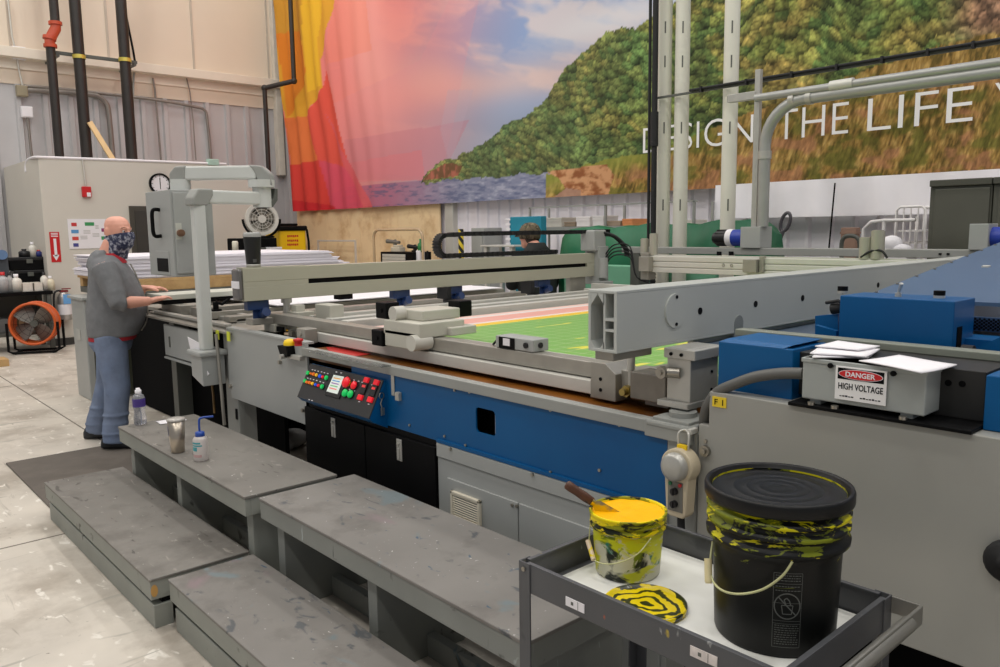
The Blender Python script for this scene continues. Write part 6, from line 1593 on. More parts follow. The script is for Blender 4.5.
# black gas pipe in front of the mural's left end
b = MB(); yg = 7.5; P0, P1 = PY(289, -60, yg), PY(294, 81, yg); P0.x = P1.x
P2 = V((P1.x - .05, yg - .05, P1.z)); P3 = PX(264.5, 88, XW + .9); P4 = V((P3.x, P3.y, PX(268, 172, XW + .9).z))
b.tube([V((P1.x, yg, 8.5)), P1], .045, 10); b.tube([P1, P3], .045, 10); b.tube([P3, P4], .045, 10)
for q in (P1, P3): b.ball(q, .062)
b.build('gas_pipe', mat('black_gas_pipe', (44, 38, 34), .5, var=.1), None, 'thin black stepped pipe at the left end of the mural', 'pipe')
b = MB(); A, B_ = PX(89, 122, XPi + .12), PX(115.5, 158.5, XPi + .35); d = (B_ - A).normalized(); B_.z = 2.765; sd = d.cross(V((1, 0, 0))).normalized(); b.prism([A - sd * .04, A + sd * .04, B_ + sd * .04, B_ - sd * .04], (.05, 0, 0), bev=.002)
b.build('wooden_board', mat('pale_pine', (224, 190, 140), .6, var=.06), None, 'pale wooden board leaning on the middle pipe on the office roof', 'board')
b = MB(); b.tube([PX(26, 172, XO - .8), PX(26, 164, XO - .8), PX(29, 159, XO - .6), PX(36, 157, XO - .02), PX(45, 157.4, XO), PX(120, 160, XO), PX(210, 163.5, XO), PX(226, 164, XO)], .02, 8, smoothn=3); b.build('wall_conduit', M_white, None, 'white conduit along the top edge of the site office', 'conduit')
p = PX(213, 163.5, XO); b = MB(); b.box(XO - .06, XO + .04, p.y - .09, p.y + .09, p.z - .03, p.z + .07, .008); b.build('junction_box', mat('mint_box', (176, 206, 192), .5), None, 'small mint green box on the office roof edge', 'junction box')

# ================================================================== ON THE OFFICE WALL
p = PX(86, 192, XO); al = empty('fire_alarm', (XO, p.y, p.z - .1), 'red fire alarm box on the office wall under thin conduit', 'fire alarm')
b = MB(); b.box(XO, XO + .055, p.y - .062, p.y + .062, p.z - .078, p.z + .078, .008); b.build('case', M_red, al)
b = MB(); b.box(XO + .055, XO + .063, p.y - .005, p.y + .05, p.z - .07, p.z - .01, .003); b.build('pull_plate', M_white, al)
b = MB(); q = PX(81, 158, XO); b.tube([V((XO + .02, p.y, p.z + .09)), V((XO + .02, p.y - .02, q.z - .02))], .012, 8); b.build('conduit', M_alup, al)
# flow chart board
q0, q1 = PX(67, 219, XO), PX(108, 248, XO)
po = empty('flow_chart', (XO + .01, (q0.y + q1.y) / 2, q1.z), 'white flow chart with coloured boxes on the office wall behind the man', 'poster')
b = MB(); b.box(XO + .002, XO + .012, q0.y, q1.y + .08, q1.z, q0.z); b.build('board', M_white, po)
cols = [(200, 60, 60), (60, 150, 90), (90, 150, 200), (205, 70, 60), (70, 70, 140), (150, 60, 110), (60, 150, 90)]
for k, (u, v, w) in enumerate(((74, 224.5, 5), (89.5, 224, 9), (75, 231.5, 7), (75.5, 238.5, 6), (76, 245, 5), (105, 230, 7), (105, 238, 7))):
    c = PX(u, v, XO + .014); b = MB(); h = .026; b.box(XO + .012, XO + .015, c.y - w * .0072, c.y + w * .0072, c.z - h, c.z + h, .001); b.build('chart_box', mat('chart_%d_%d_%d' % cols[k], cols[k], .5, var=0), po)
b = MB()
for u, v, w in ((97, 227, 4), (87, 232, 8), (96, 235, 8), (84, 237.5, 8)):
    for dz in (-.02, 0, .02):
        c = PX(u, v, XO + .014); b.box(XO + .012, XO + .013, c.y - w * .006, c.y + w * .006, c.z + dz - .006, c.z + dz + .006)
b.build('chart_text', mat('grey_ink', (196, 194, 192), .6, var=0), po)
# clock
p = PX(159.5, 184, XO); ck = empty('wall_clock', (XO, p.y, p.z - .15), 'round black-rimmed wall clock above the grey control enclosure', 'clock')
b = MB(); b.ring((XO, p.y, p.z), (1, 0, 0), .165, .14, .05, 32); b.build('rim', M_black, ck)
b = MB(); b.cyl((XO + .005, p.y, p.z), (XO + .03, p.y, p.z), .145, seg=32); b.build('dial', M_white, ck)
b = MB(); b.box(XO + .031, XO + .034, p.y - .006, p.y + .006, p.z - .02, p.z + .10); b.box(XO + .031, XO + .034, p.y - .005, p.y + .005, p.z - .08, p.z + .02)
for k in range(12):
    t = 2 * PI * k / 12; b.obox((XO + .032, p.y + .122 * math.sin(t), p.z + .122 * math.cos(t)), (.001, 0, 0), (0, .004 * math.cos(t), -.004 * math.sin(t)), (0, .011 * math.sin(t), .011 * math.cos(t)))
b.build('hands_and_ticks', M_black, ck)
# extinguisher sign with arrow
q0, q1 = PX(49, 232, XO), PX(59.5, 262, XO); sg = empty('extinguisher_sign', (XO, (q0.y + q1.y) / 2, q1.z), 'red sign with white down arrow on the office wall', 'sign')
b = MB(); yA, yB_ = q0.y, q0.y + .13; b.box(XO + .002, XO + .006, yA, yB_, q1.z, q0.z); b.build('plate', M_red, sg)
b = MB(); yc = (yA + yB_) / 2; hz = q0.z - q1.z
b.box(XO + .006, XO + .008, yc - .018, yc + .018, q1.z + hz * .2, q0.z - hz * .22); b.prism([V((XO + .006, yc - .045, q1.z + hz * .24)), V((XO + .006, yc + .045, q1.z + hz * .24)), V((XO + .006, yc, q1.z + hz * .05))], (.002, 0, 0)); b.build('arrow', M_white, sg)
b = MB()
for k in range(3): b.box(XO + .006, XO + .008, yc - .045, yc + .045, q0.z - hz * (.06 + .05 * k), q0.z - hz * (.035 + .05 * k))
b.build('lettering_lines', M_white, sg)
# extinguisher
p = PX(64, 300, XO + .1); z0, z1 = PX(64, 320, XO + .1).z, PX(64, 292, XO + .1).z
ex = empty('fire_extinguisher', (p.x, p.y, z0), 'silver fire extinguisher with blue tag hung on the office wall', 'fire extinguisher')
b = MB(); b.lathe(V((p.x, p.y, z0)), [(0, 0), (.085, .0), (.09, .02), (.09, z1 - z0 - .08), (.06, z1 - z0 - .02), (.03, z1 - z0)], 20); b.build('cylinder', mat('silver_cylinder', (176, 172, 168), .3, .6, var=.1), ex)
b = MB(); b.box(p.x - .03, p.x + .03, p.y - .05, p.y + .06, z1, z1 + .03, .004); b.box(p.x - .015, p.x + .015, p.y - .02, p.y + .10, z1 + .04, z1 + .055, .003); b.build('valve', mat('dark_red_valve', (130, 40, 40), .5), ex)
b = MB(); b.box(p.x + .088, p.x + .094, p.y - .03, p.y + .07, z1 - .17, z1 - .03); b.build('blue_tag', mat('light_blue_tag', (110, 170, 226), .5), ex)
b = MB(); b.lathe(V((p.x, p.y, z0)), [(.0915, (z1 - z0) * .2), (.092, (z1 - z0) * .22), (.092, (z1 - z0) * .55), (.0915, (z1 - z0) * .57)], 20); b.build('label', M_white, ex)
b = MB(); b.tube([V((p.x, p.y, z1 + .02)), V((p.x + .05, p.y - .12, z1 + .01)), V((p.x + .06, p.y - .15, z1 - .15)), V((p.x + .06, p.y - .13, z0 + .1))], .014, 8, smoothn=5); b.build('hose', M_rubber, ex)
b = MB(); b.box(XO, p.x - .085, p.y - .04, p.y + .04, z0 + .1, z1 - .1); b.build('wall_hook', M_black, ex)

# ================================================================== WORKBENCH AND FAN, FAR LEFT
XBn = -12.8
zt_ = PX(25, 292, XBn).z; yb1 = PX(53, 292, XBn).y
wbn = empty('workbench', (XBn - .35, 1.3, 0), 'black steel workbench at the far left crowded with bottles', 'workbench')
b = MB(); b.box(XBn - .7, XBn, -.6, yb1, zt_ - .05, zt_, .005); b.build('bench_top', M_black, wbn)
b = MB(); b.box(XBn - .68, XBn - .66, -.55, yb1 - .05, .2, zt_ - .05); b.box(XBn - .68, XBn - .03, -.55, yb1 - .05, .22, .26); b.build('shelf', M_greydk, wbn)
for y in (-.5, yb1 - .08):
    for x in (XBn - .66, XBn - .08):
        b = MB(); b.box(x, x + .06, y, y + .06, 0, zt_ - .05, .003); b.build('leg', M_greydk, wbn)
random.seed(4)
m_misc = [mat('box_tan', (150, 122, 90), .7), mat('box_grey2', (120, 120, 118), .6), mat('box_dark', (54, 52, 50), .6), mat('box_red', (150, 60, 50), .6)]
for k in range(5):
    x = XBn - .35 + random.uniform(-.1, .1); y = yb1 - .3 - .36 * k; h = random.uniform(.18, .34); w = random.uniform(.1, .15)
    b = MB(); b.box(x - .16, x + .16, y - w, y + w, .2605, .26 + h, .006); b.box(x - .165, x + .165, y - w - .004, y + w + .004, .26 + h - .03, .26 + h + .004, .003)
    b.build('storage_box', m_misc[k % 4], None, ['tan box on the bench lower shelf nearest the fan hub', 'grey box on the bench lower shelf, second from the wall corner', 'dark box in the middle of the bench lower shelf', 'red box on the bench lower shelf', 'tan box at the far end of the bench lower shelf'][k], 'box')
def bottle(p, r, h, m_, cap, lab, name='bottle', cat='bottle', group=None):
    e = empty(name, p, lab, cat, group)
    b = MB(); b.lathe(p, [(0, .001), (r, 0), (r, h * .62), (r * .8, h * .72), (r * .38, h * .8), (r * .38, h * .86)], 16); b.build('bottle_body', m_, e)
    b = MB(); b.lathe(p, [(r * .45, h * .84), (r * .45, h), (0, h)], 14); b.build('cap', cap, e); return e
for u, v0, v1, r, m_, cap, lab in ((17, 290, 274, .07, mat('hdpe_white', (226, 222, 212), .4), M_white, 'white plastic jug left of the white trays on the workbench'), (3.5, 290, 272, .075, mat('hdpe_grey', (176, 176, 176), .4), M_red, 'grey bottle with red cap at the far left of the workbench'), (10.5, 289, 272, .045, mat('clear_jar', (196, 196, 194), .2, trans=.3), M_blackp, 'clear bottle with black cap on the workbench left end'), (45, 290, 272, .05, mat('hdpe_white', (226, 222, 212)), M_blackp, 'white spray bottle with black cap near the right end of the workbench'), (51, 291, 276, .055, mat('hdpe_cream', (224, 216, 190), .4), M_white, 'cream bottle standing at the right corner of the workbench')):
    p = PX(u, v0, XBn - .15); p.z = zt_ + .001; h = PX(u, v1, p.x).z - zt_; bottle(p, r, h, m_, cap, lab)
for k, (u0, u1, lab) in enumerate(((22, 33, 'left white plastic tray on the workbench'), (33.5, 43, 'right white plastic tray on the workbench'))):
    p0_, p1_ = PX(u0, 291, XBn - .1), PX(u1, 291, XBn - .1); b = MB(); h = .12
    b.box(XBn - .3, XBn - .06, p0_.y, p1_.y, zt_ + .001, zt_ + .01); 
    for bb in ((XBn - .07, XBn - .06, p0_.y, p1_.y), (XBn - .3, XBn - .29, p0_.y, p1_.y), (XBn - .3, XBn - .06, p0_.y, p0_.y + .01), (XBn - .3, XBn - .06, p1_.y - .01, p1_.y)): b.box(*bb, zt_ + .005, zt_ + h, .002)
    b.build('plastic_tray', mat('tray_white', (226, 220, 208), .5), None, lab, 'tray')
# black tool boxes stacked against the wall, with bottles on top
XT = XBn - .45
y0, y1 = PX(13, 270, XT).y, PX(47, 270, XT).y
zA, zB_, zC = zt_ + .001, PX(30, 270, XT).z, PX(30, 257, XT).z
for k, (z0, z1, a0, lab) in enumerate(((zA, zB_, .0, 'lower black tool box at the back of the workbench'), (zB_ + .001, zC, .0, 'upper black tool box carrying small bottles'))):
    e = empty('tool_box', (XT - .1, (y0 + y1) / 2, z0), lab, 'tool box')
    b = MB(); b.box(XT - .24, XT, y0 + .02 - .06 * k, y1, z0, z1 - .03, .01); b.build('tub', M_black, e)
    b = MB(); b.box(XT - .25, XT + .008, y0 + .01 - .06 * k, y1 + .01, z1 - .05, z1, .01); b.build('lid', M_blackp, e)
    b = MB(); ym_ = (y0 + y1) / 2; b.box(XT + .004, XT + .02, ym_ - .04, ym_ + .04, z1 - .09, z1 - .03, .003); b.build('latch', M_greydk, e)
for u, v1, r, m_, cap, lab in ((24.5, 249, .075, M_blackp, M_blackp, 'black canister on the upper tool box'), (33, 242, .05, mat('hdpe_white', (226, 222, 212)), M_white, 'tall white bottle on the upper tool box'), (39, 250, .05, mat('navy_bottle', (40, 50, 120), .4), M_red, 'navy blue bottle with red cap on the upper tool box'), (43, 251, .035, mat('yellow_bottle', (214, 190, 70), .4), M_blackp, 'small yellow bottle on the upper tool box')):
    p = PX(u, 257, XT - .1); p.z = zC + .001; bottle(p, r, PX(u, v1, p.x).z - zC, m_, cap, lab)
# grey dispenser at the picture's left edge
p = PX(2, 256, XBn - .5); b = MB(); b.box(XBn - .62, XBn - .42, p.y - .2, p.y + .06, zt_ + .001, PX(2, 253, XBn - .5).z, .01); o = b.build('wipe_dispenser', mat('dispenser_grey', (70, 74, 80), .5), None, 'grey dispenser with blue roll at the left edge of the workbench', 'dispenser')
b = MB(); b.cyl((XBn - .415, p.y - .02, p.z + .02), (XBn - .36, p.y - .02, p.z + .02), .07, seg=18); b.build('blue_roll', mat('roll_blue', (100, 130, 170), .6), o)
# orange drum fan
fc = PX(32.5, 324, -12.4); rf = 20.5 / F * (fc - CAM).dot(FW)
fa = empty('drum_fan', (fc.x, fc.y, 0), 'big orange drum fan on the floor before the workbench', 'fan')
fx = V((.97, .02, -.04)).normalized()
fx = V((.93, -.36, 0)).normalized()
m_or = mat('orange_fan_drum', (206, 92, 36), .4, var=.06)
dep_f = .27
fx2 = V((.90, -.43, 0)).normalized()
fx = fx2
b = MB(); b.ring(fc - fx * dep_f, fx, rf, rf - .018, dep_f, 40)
for s_ in (0, -dep_f + .02): b.tube([fc + fx * s_ + (V((-fx.y, fx.x, 0)) * math.cos(t) + V((0, 0, 1)) * math.sin(t)) * rf for t in [2 * PI * k / 40 for k in range(40)]], .018, 8, closed=True)
b.build('drum', m_or, fa)
sd = V((-fx.y, fx.x, 0)); up_ = V((0, 0, 1)); cb = fc - fx * .12
b = MB(); b.cyl(cb - fx * .06, cb + fx * .05, .05, seg=18); b.build('hub', M_greydk, fa)
for k in range(4):
    t = math.radians(38 + 90 * k); rd = sd * math.cos(t) + up_ * math.sin(t); tg = -sd * math.sin(t) + up_ * math.cos(t)
    b = MB(); rings = []
    for f, w in ((.12, .05), (.5, .10), (.9, .12)):
        c = cb + rd * rf * f; tw = tg * w + fx * w * .55; th = (fx - tg * .55).normalized() * .006; rings.append([c - tw - th, c + tw - th, c + tw + th, c - tw + th])
    b.loft(rings, smooth=False); b.build('blade', mat('fan_blade_grey', (122, 118, 112), .4, .4), fa)
b = MB()
for r in (.35, .6, .82): b.tube([fc + fx * .005 + (sd * math.cos(t) + up_ * math.sin(t)) * rf * r for t in [2 * PI * k / 36 for k in range(36)]], .0022, 5, closed=True)
for k in range(10):
    t = 2 * PI * k / 10; rd = sd * math.cos(t) + up_ * math.sin(t); b.tube([fc + fx * .007 + rd * .04, fc + fx * .007 + rd * rf], .002, 5)
b.build('front_grille', M_black, fa)
b = MB(); zf = .03
for s_ in (.02, -dep_f): b.tube([fc + fx * s_ + sd * (rf + .03) + up_ * .02, fc + fx * s_ + sd * (rf + .03) - up_ * (fc.z - .05), fc + fx * s_ + sd * (rf - .02) - up_ * (fc.z - .025), fc + fx * s_ - sd * (rf - .02) - up_ * (fc.z - .025), fc + fx * s_ - sd * (rf + .03) - up_ * (fc.z - .05), fc + fx * s_ - sd * (rf + .03) + up_ * .02], .018, 8)
for s_ in (1, -1): b.tube([fc + fx * .02 + sd * s_ * (rf - .05) - up_ * (fc.z - .02), fc - fx * dep_f + sd * s_ * (rf - .05) - up_ * (fc.z - .02)], .018, 8)
b.build('stand', M_black, fa)
p = PZ(4, 366, 0); b = MB(); b.box(p.x - .25, p.x + .06, p.y - .25, p.y + .05, 0, .09, .004); b.box(p.x - .25, p.x + .06, p.y - .25, p.y - .15, .09, .11, .002); b.build('timber_block', m_wood, None, 'pale timber block on the floor at the left edge', 'timber')

# ================================================================== BEHIND THE PAPER STACK
XR = -11.6
rk = empty('tool_cart', (XR - .3, PX(258, 245, XR).y, 0), 'dark tool cart hidden behind the paper stack, carrying the white fan', 'cart')
p0_, p1_ = PX(238, 245, XR), PX(279, 245, XR); zc0 = PX(258, 251, XR).z; zc1 = PX(258, 238, XR).z
b = MB(); b.box(XR - .6, XR, p0_.y, p1_.y, .1, zc0, .01); b.build('cabinet', M_greydk, rk)
for x_ in (XR - .52, XR - .08):
    for y_ in (p0_.y + .08, p1_.y - .08):
        b = MB(); b.cyl((x_, y_ - .02, .05), (x_, y_ + .02, .05), .05, seg=14); b.build('caster', M_rubber, rk)
e = empty('tool_case', (XR - .2, (p0_.y + p1_.y) / 2, zc0), 'flat black tool case under the round white fan', 'tool case')
b = MB(); b.box(XR - .4, XR - .02, p0_.y, p1_.y - .02, zc0 + .001, zc1, .015); b.build('case', M_black, e)
b = MB(); ym_ = (p0_.y + p1_.y) / 2 + .1; b.tube([V((XR - .02, ym_ - .07, zc0 + .04)), V((XR + .01, ym_ - .07, zc0 + .04)), V((XR + .01, ym_ + .07, zc0 + .04)), V((XR - .02, ym_ + .07, zc0 + .04))], .012, 8); b.build('handle', M_greydk, e)
p = PX(262, 219, XR - .15); rf2 = 16.2 / F * (p - CAM).dot(FW)
f2 = empty('desk_fan', (p.x, p.y, zc1), 'round white floor fan standing on the tool cart', 'fan')
fx = V((.96, -.28, .05)).normalized(); sd = V((-fx.y, fx.x, 0)).normalized(); up_ = fx.cross(sd)
m_fw = mat('fan_offwhite', (206, 202, 192), .4)
b = MB(); b.ring(p - fx * .12, fx, rf2, rf2 - .055, .14, 36); b.build('housing', m_fw, f2)
b = MB(); b.cyl(p - fx * .11, p - fx * .10, rf2 - .05, seg=30); b.build('rear_shade', mat('fan_shadow_grey', (92, 88, 80), .6), f2)  # grey disc added as the shade inside the fan housing
b = MB(); b.cyl(p - fx * .06, p + fx * .02, .062, seg=20); b.build('hub', m_fw, f2)
for k in range(5):
    t = 2 * PI * k / 5 + .3; rd = sd * math.cos(t) + up_ * math.sin(t); tg = -sd * math.sin(t) + up_ * math.cos(t); b = MB(); rings = []
    for f, w in ((.2, .03), (.5, .07), (.80, .085)):
        c = p - fx * .05 + rd * rf2 * f; tw = tg * w + fx * w * .5; th = fx * .004; rings.append([c - tw - th, c + tw - th, c + tw + th, c - tw + th])
    b.loft(rings, smooth=False); b.build('blade', mat('fan_blade_taupe', (150, 144, 132), .4), f2)
b = MB()
for r in (.4, .58, .74): b.tube([p + fx * .015 + (sd * math.cos(t) + up_ * math.sin(t)) * rf2 * r for t in [2 * PI * k / 30 for k in range(30)]], .004, 5, closed=True)
for k in range(12):
    t = 2 * PI * k / 12; rd = sd * math.cos(t) + up_ * math.sin(t); b.tube([p + fx * .017 + rd * .05, p + fx * .017 + rd * (rf2 - .05)], .0035, 5)
b.build('grille', m_fw, f2)
b = MB(); arc = [p - fx * .05 + (sd * math.cos(t) + up_ * math.sin(t)) * (rf2 + .03) for t in [PI + PI * k / 16 for k in range(17)]]; b.tube(arc, .02, 8); b.box(p.x - .14, p.x + .08, p.y - .16, p.y + .16, zc1 + .001, zc1 + .03, .01); b.cyl((p.x - .04, p.y, zc1 + .02), (p.x - .04, p.y, p.z - rf2 - .02), .03, seg=12); b.build('stand', M_black, f2)
# candle-like white bottle and small white box in front of the case
p = PX(235.5, 251, XR + .05); b = MB(); r = .045; b.lathe(V((p.x, p.y, zc0 - .02)), [(0, 0), (r, 0), (r, .16), (r * .8, .18), (0, .18)], 14); q = b.build('white_canister', mat('cream_canister', (226, 222, 204), .5), None, 'small cream canister left of the tool case behind the stack', 'canister')
p0_, p1_ = PX(267.5, 250, XR + .05), PX(279, 250, XR + .05); b = MB(); b.box(XR + .0, XR + .14, p0_.y, p1_.y, zc0 - .02, PX(273, 247, XR + .05).z, .004); b.box(XR - .005, XR + .145, p0_.y - .005, p1_.y + .005, PX(273, 247, XR + .05).z - .03, PX(273, 247, XR + .05).z); b.build('white_box', M_white, None, 'small white box at the right end of the tool case behind the stack', 'box')
b = MB(); b.box(XR + .002, XR + .24, PX(228, 250, XR).y, PX(285, 250, XR).y, zc0 - .06, zc0 - .022, .005); b.build('side_shelf', M_greydk, rk)
# yellow bin with black lid
XY_ = -11.9
q0, q1 = PX(280, 255, XY_), PX(307, 255, XY_); zt_ = PX(292, 229.5, XY_).z
yc_ = empty('yellow_bin', (XY_ - .25, (q0.y + q1.y) / 2, 0), 'tall yellow bin with black lid and red lettering behind the paper stack', 'bin')
b = MB(); b.box(XY_ - .5, XY_, q0.y, q1.y, .02, zt_, .03); b.build('bin_body', mat('safety_yellow', (248, 200, 8), .4, var=.02), yc_)
b = MB(); b.box(XY_ - .53, XY_ + .03, q0.y - .04, q1.y + .02, zt_ - .02, zt_ + .06, .025); b.box(XY_ - .4, XY_ - .1, q0.y + .06, q1.y - .08, zt_ + .06, zt_ + .10, .02); b.build('bin_lid', M_black, yc_)
b = MB(); b.tube([V((XY_ + .01, q1.y + .01, zt_)), V((XY_ + .02, q1.y + .03, zt_ - .2)), V((XY_ + .02, q1.y + .04, .1))], .02, 8); b.build('strap', M_black, yc_)
b = MB()
for k, v in enumerate((236, 240.5, 244.5)):
    c = PX(293, v, XY_ + .002)
    for j in range(6): b.box(XY_ + .0, XY_ + .003, c.y - .10 + .034 * j, c.y - .10 + .034 * j + .024, c.z - (.016 if (j + k) % 3 else .022), c.z + .016)
b.build('red_lettering', M_red, yc_)

# ================================================================== AGAINST THE PLYWOOD
def rect_frame(name, u0, v0, u1, v1, Y, w, d, m_, lab, cat):
    A, B_ = PY(u0, v0, Y), PY(u1, v0, Y); zt_ = A.z; z0 = .75; b = MB()
    b.box(A.x, B_.x, Y, Y + d, zt_ - w, zt_, .003); b.box(A.x, B_.x, Y, Y + d, z0, z0 + w, .003); b.box(A.x, A.x + w, Y, Y + d, z0 + w, zt_ - w); b.box(B_.x - w, B_.x, Y, Y + d, z0 + w, zt_ - w)
    return b.build(name, m_, None, lab, cat)
b = MB(); b.box(-15.0, -9.4, 7.1, 7.75, .70, .75, .004)
for x_ in (-14.9, -9.5): b.box(x_, x_ + .06, 7.12, 7.18, 0, .70); b.box(x_, x_ + .06, 7.67, 7.73, 0, .70)
b.build('side_bench', M_greydk, None, 'low grey bench along the plywood behind the press', 'bench')
rect_frame('leaning_frame', 317, 240, 355, 262, 7.6, .03, .03, mat('pale_wood_frame', (214, 206, 196), .5), 'pale empty frame standing before the plywood', 'frame')
# clear hood over a bench printer
A, B_ = PY(376, 230, 7.3), PY(425, 230, 7.3)
hd = empty('clear_cover', ((A.x + B_.x) / 2, 7.3, .75), 'clear rounded plastic cover over small tools before the plywood', 'cover')
b = MB(); pts = []
r_ = .14
for cx_, cz_, t0 in ((A.x + r_, A.z - r_, PI), (B_.x - r_, A.z - r_, PI / 2)):
    pts += [V((cx_ + r_ * math.cos(t0 - PI / 2 * k / 6), 7.25, cz_ + r_ * math.sin(t0 - PI / 2 * k / 6))) for k in range(7)]
b.tube([V((A.x, 7.25, .76))] + pts + [V((B_.x, 7.25, .76))], .022, 8); b.build('edge', mat('clear_edge', (222, 196, 160), .2, trans=.3), hd)
ca = empty('drawer_unit', (PY(395, 250, 7.2).x, 7.3, .75), 'black drawer unit with grey drawer fronts under the clear cover', 'drawer unit')
q0, q1 = PY(380.5, 253, 7.15), PY(413, 253, 7.15)
b = MB(); b.box(q0.x, q1.x, 7.15, 7.5, .752, q0.z + .02, .006); b.build('carcass', M_black, ca)
wq = (PY(405, 255, 7.15).x - PY(382.5, 255, 7.15).x)
for k, v in enumerate((255.3, 258.3, 261.3)):
    c = PY(382.5, v, 7.14); b = MB(); b.box(c.x, c.x + wq, 7.135, 7.15, c.z - .022, c.z + .022, .003); b.build('drawer', M_alup, ca)
zq = q0.z + .021
def junk(name, u, v0, v1, w, d, m_, lab, cat, kind='box'):
    p = PY(u, v0, 7.2); z0 = zq if v0 < 254 else .752; z1 = PY(u, v1, 7.2).z; b = MB()
    if kind == 'box': b.box(p.x - w, p.x + w, 7.2, 7.2 + d, z0, z0 + (z1 - z0) * .7, .01); b.box(p.x - w * .6, p.x + w * .8, 7.21, 7.2 + d * .8, z0 + (z1 - z0) * .7, z1, .01)
    elif kind == 'gun':
        b.cyl((p.x - w, 7.25, z1 - .02), (p.x + w, 7.25, z1 - .04), .035, .025, seg=12); b.obox((p.x + w * .3, 7.25, (z0 + z1) / 2), (.025, 0, .01), (0, .02, 0), (-.01, 0, (z1 - z0) / 2), .005); b.box(p.x - w * .2, p.x + w * .2, 7.23, 7.27, z0, z0 + .03)
    else: b.lathe(V((p.x, 7.26, z0)), [(0, 0), (w, 0), (w, (z1 - z0) * .6), (w * .4, (z1 - z0) * .75), (w * .4, z1 - z0), (0, z1 - z0)], 14)
    return b.build(name, m_, None, lab, cat)
junk('heat_gun', 391, 252.5, 240, .17, .1, mat('tool_grey', (112, 108, 100), .5), 'grey hand tool lying on the drawer unit', 'hand tool', 'gun')
junk('cleaning_kit', 395, 252.5, 245, .12, .12, mat('kit_pale', (206, 196, 176), .6), 'pale kit box beneath the grey hand tool', 'box')
junk('power_tool', 411, 252.5, 245, .13, .1, M_blackp, 'black power tool right of the kit box on the drawer unit', 'power tool', 'gun')
junk('spray_bottle', 417.5, 253, 239, .045, .1, mat('green_bottle', (50, 130, 70), .4), 'green spray bottle right of the black power tool', 'bottle', 'b')
junk('white_bin', 417, 262, 250.5, .07, .14, M_white, 'white carton at the right foot of the drawer unit', 'carton')
junk('grease_gun', 424.5, 262, 251, .04, .1, M_black, 'black bottle right of the white carton', 'bottle', 'b')
junk('ochre_jar', 411.5, 262, 256, .035, .1, mat('ochre_jar', (190, 140, 60), .5), 'ochre jar between the drawers and the white carton', 'jar', 'b')
# striped bollard, grey cabinet, teal rack
p = PY(461, 240, 7.3); z1 = PY(461, 229, 7.3).z; b = MB(); b.cyl((p.x, 7.3, 0), (p.x, 7.3, z1), .04, seg=14); b.cyl((p.x, 7.3, 0), (p.x, 7.3, .02), .14, seg=18)
m_st = mat('hazard_stripe', (230, 205, 50), .5, var=0); nt = m_st.node_tree; bs = [n for n in nt.nodes if n.type == 'BSDF_PRINCIPLED'][0]; tc = nt.nodes.new('ShaderNodeTexCoord'); wv = nt.nodes.new('ShaderNodeTexWave'); wv.bands_direction = 'DIAGONAL'; wv.inputs['Scale'].default_value = 4.2; nt.links.new(tc.outputs['Object'], wv.inputs['Vector']); r = nt.nodes.new('ShaderNodeValToRGB'); r.color_ramp.interpolation = 'CONSTANT'; r.color_ramp.elements[0].color = S(36, 36, 34); r.color_ramp.elements[1].position = .5; r.color_ramp.elements[1].color = S(232, 206, 60); nt.links.new(wv.outputs['Fac'], r.inputs['Fac']); nt.links.new(r.outputs['Color'], bs.inputs['Base Color'])
b.build('striped_post', m_st, None, 'yellow and black striped post beside the plywood', 'post')
A, B_ = PY(471, 228, 7.5), PY(484, 228, 7.5); b = MB(); b.box(A.x, B_.x, 7.5, 7.85, 0, A.z, .01); o = b.build('breaker_cabinet', M_grey, None, 'narrow grey cabinet right of the striped post', 'cabinet'); b = MB(); b.box(A.x + .03, B_.x - .03, 7.485, 7.5, .1, A.z - .05, .004); b.build('door', M_grey, o)
A, B_ = PY(448, 205, 7.85), PY(456, 205, 7.85); b = MB(); b.box(A.x, B_.x, 7.78, 7.9, 0, 2.3, .01); b.build('trim_3', M_alup, kind='structure')
A, B_ = PY(510, 217, 6.9), PY(541, 217, 6.9)
tr = empty('drying_rack', ((A.x + B_.x) / 2, 7.0, 0), 'teal print drying rack with white shelf tips behind the seated person', 'rack')
b = MB(); b.box(A.x, B_.x, 6.9, 7.0, .1, A.z, .01); b.box(A.x - .085, A.x - .001, 6.97, 6.995, .1, A.z - .01); b.build('side_panel', mat('teal_panel', (30, 136, 160), .5, var=.04), tr)
for k in range(9):
    z = A.z - .03 - .062 * k; b = MB(); b.box(A.x - .09, A.x, 6.9, 7.0, z - .014, z + .012, .003); b.build('shelf_tip', M_white, tr)
for x_ in (A.x + .05, B_.x - .08):
    b = MB(); b.cyl((x_, 6.93, .05), (x_, 6.97, .05), .05, seg=14); b.build('caster', M_rubber, tr)
A, B_ = PY(486, 245, 6.6), PY(520, 245, 6.6); b = MB(); b.box(A.x, B_.x, 6.5, 6.85, A.z - .02, A.z, .004); b.box(A.x + .1, B_.x - .1, 6.52, 6.8, A.z - .12, A.z - .10)
for x_ in (A.x + .05, B_.x - .1): b.box(x_, x_ + .05, 6.52, 6.57, 0, A.z - .02); b.box(x_, x_ + .05, 6.78, 6.83, 0, A.z - .02)
b.build('work_table', M_alup, None, 'pale work table in front of the teal drying rack', 'table')

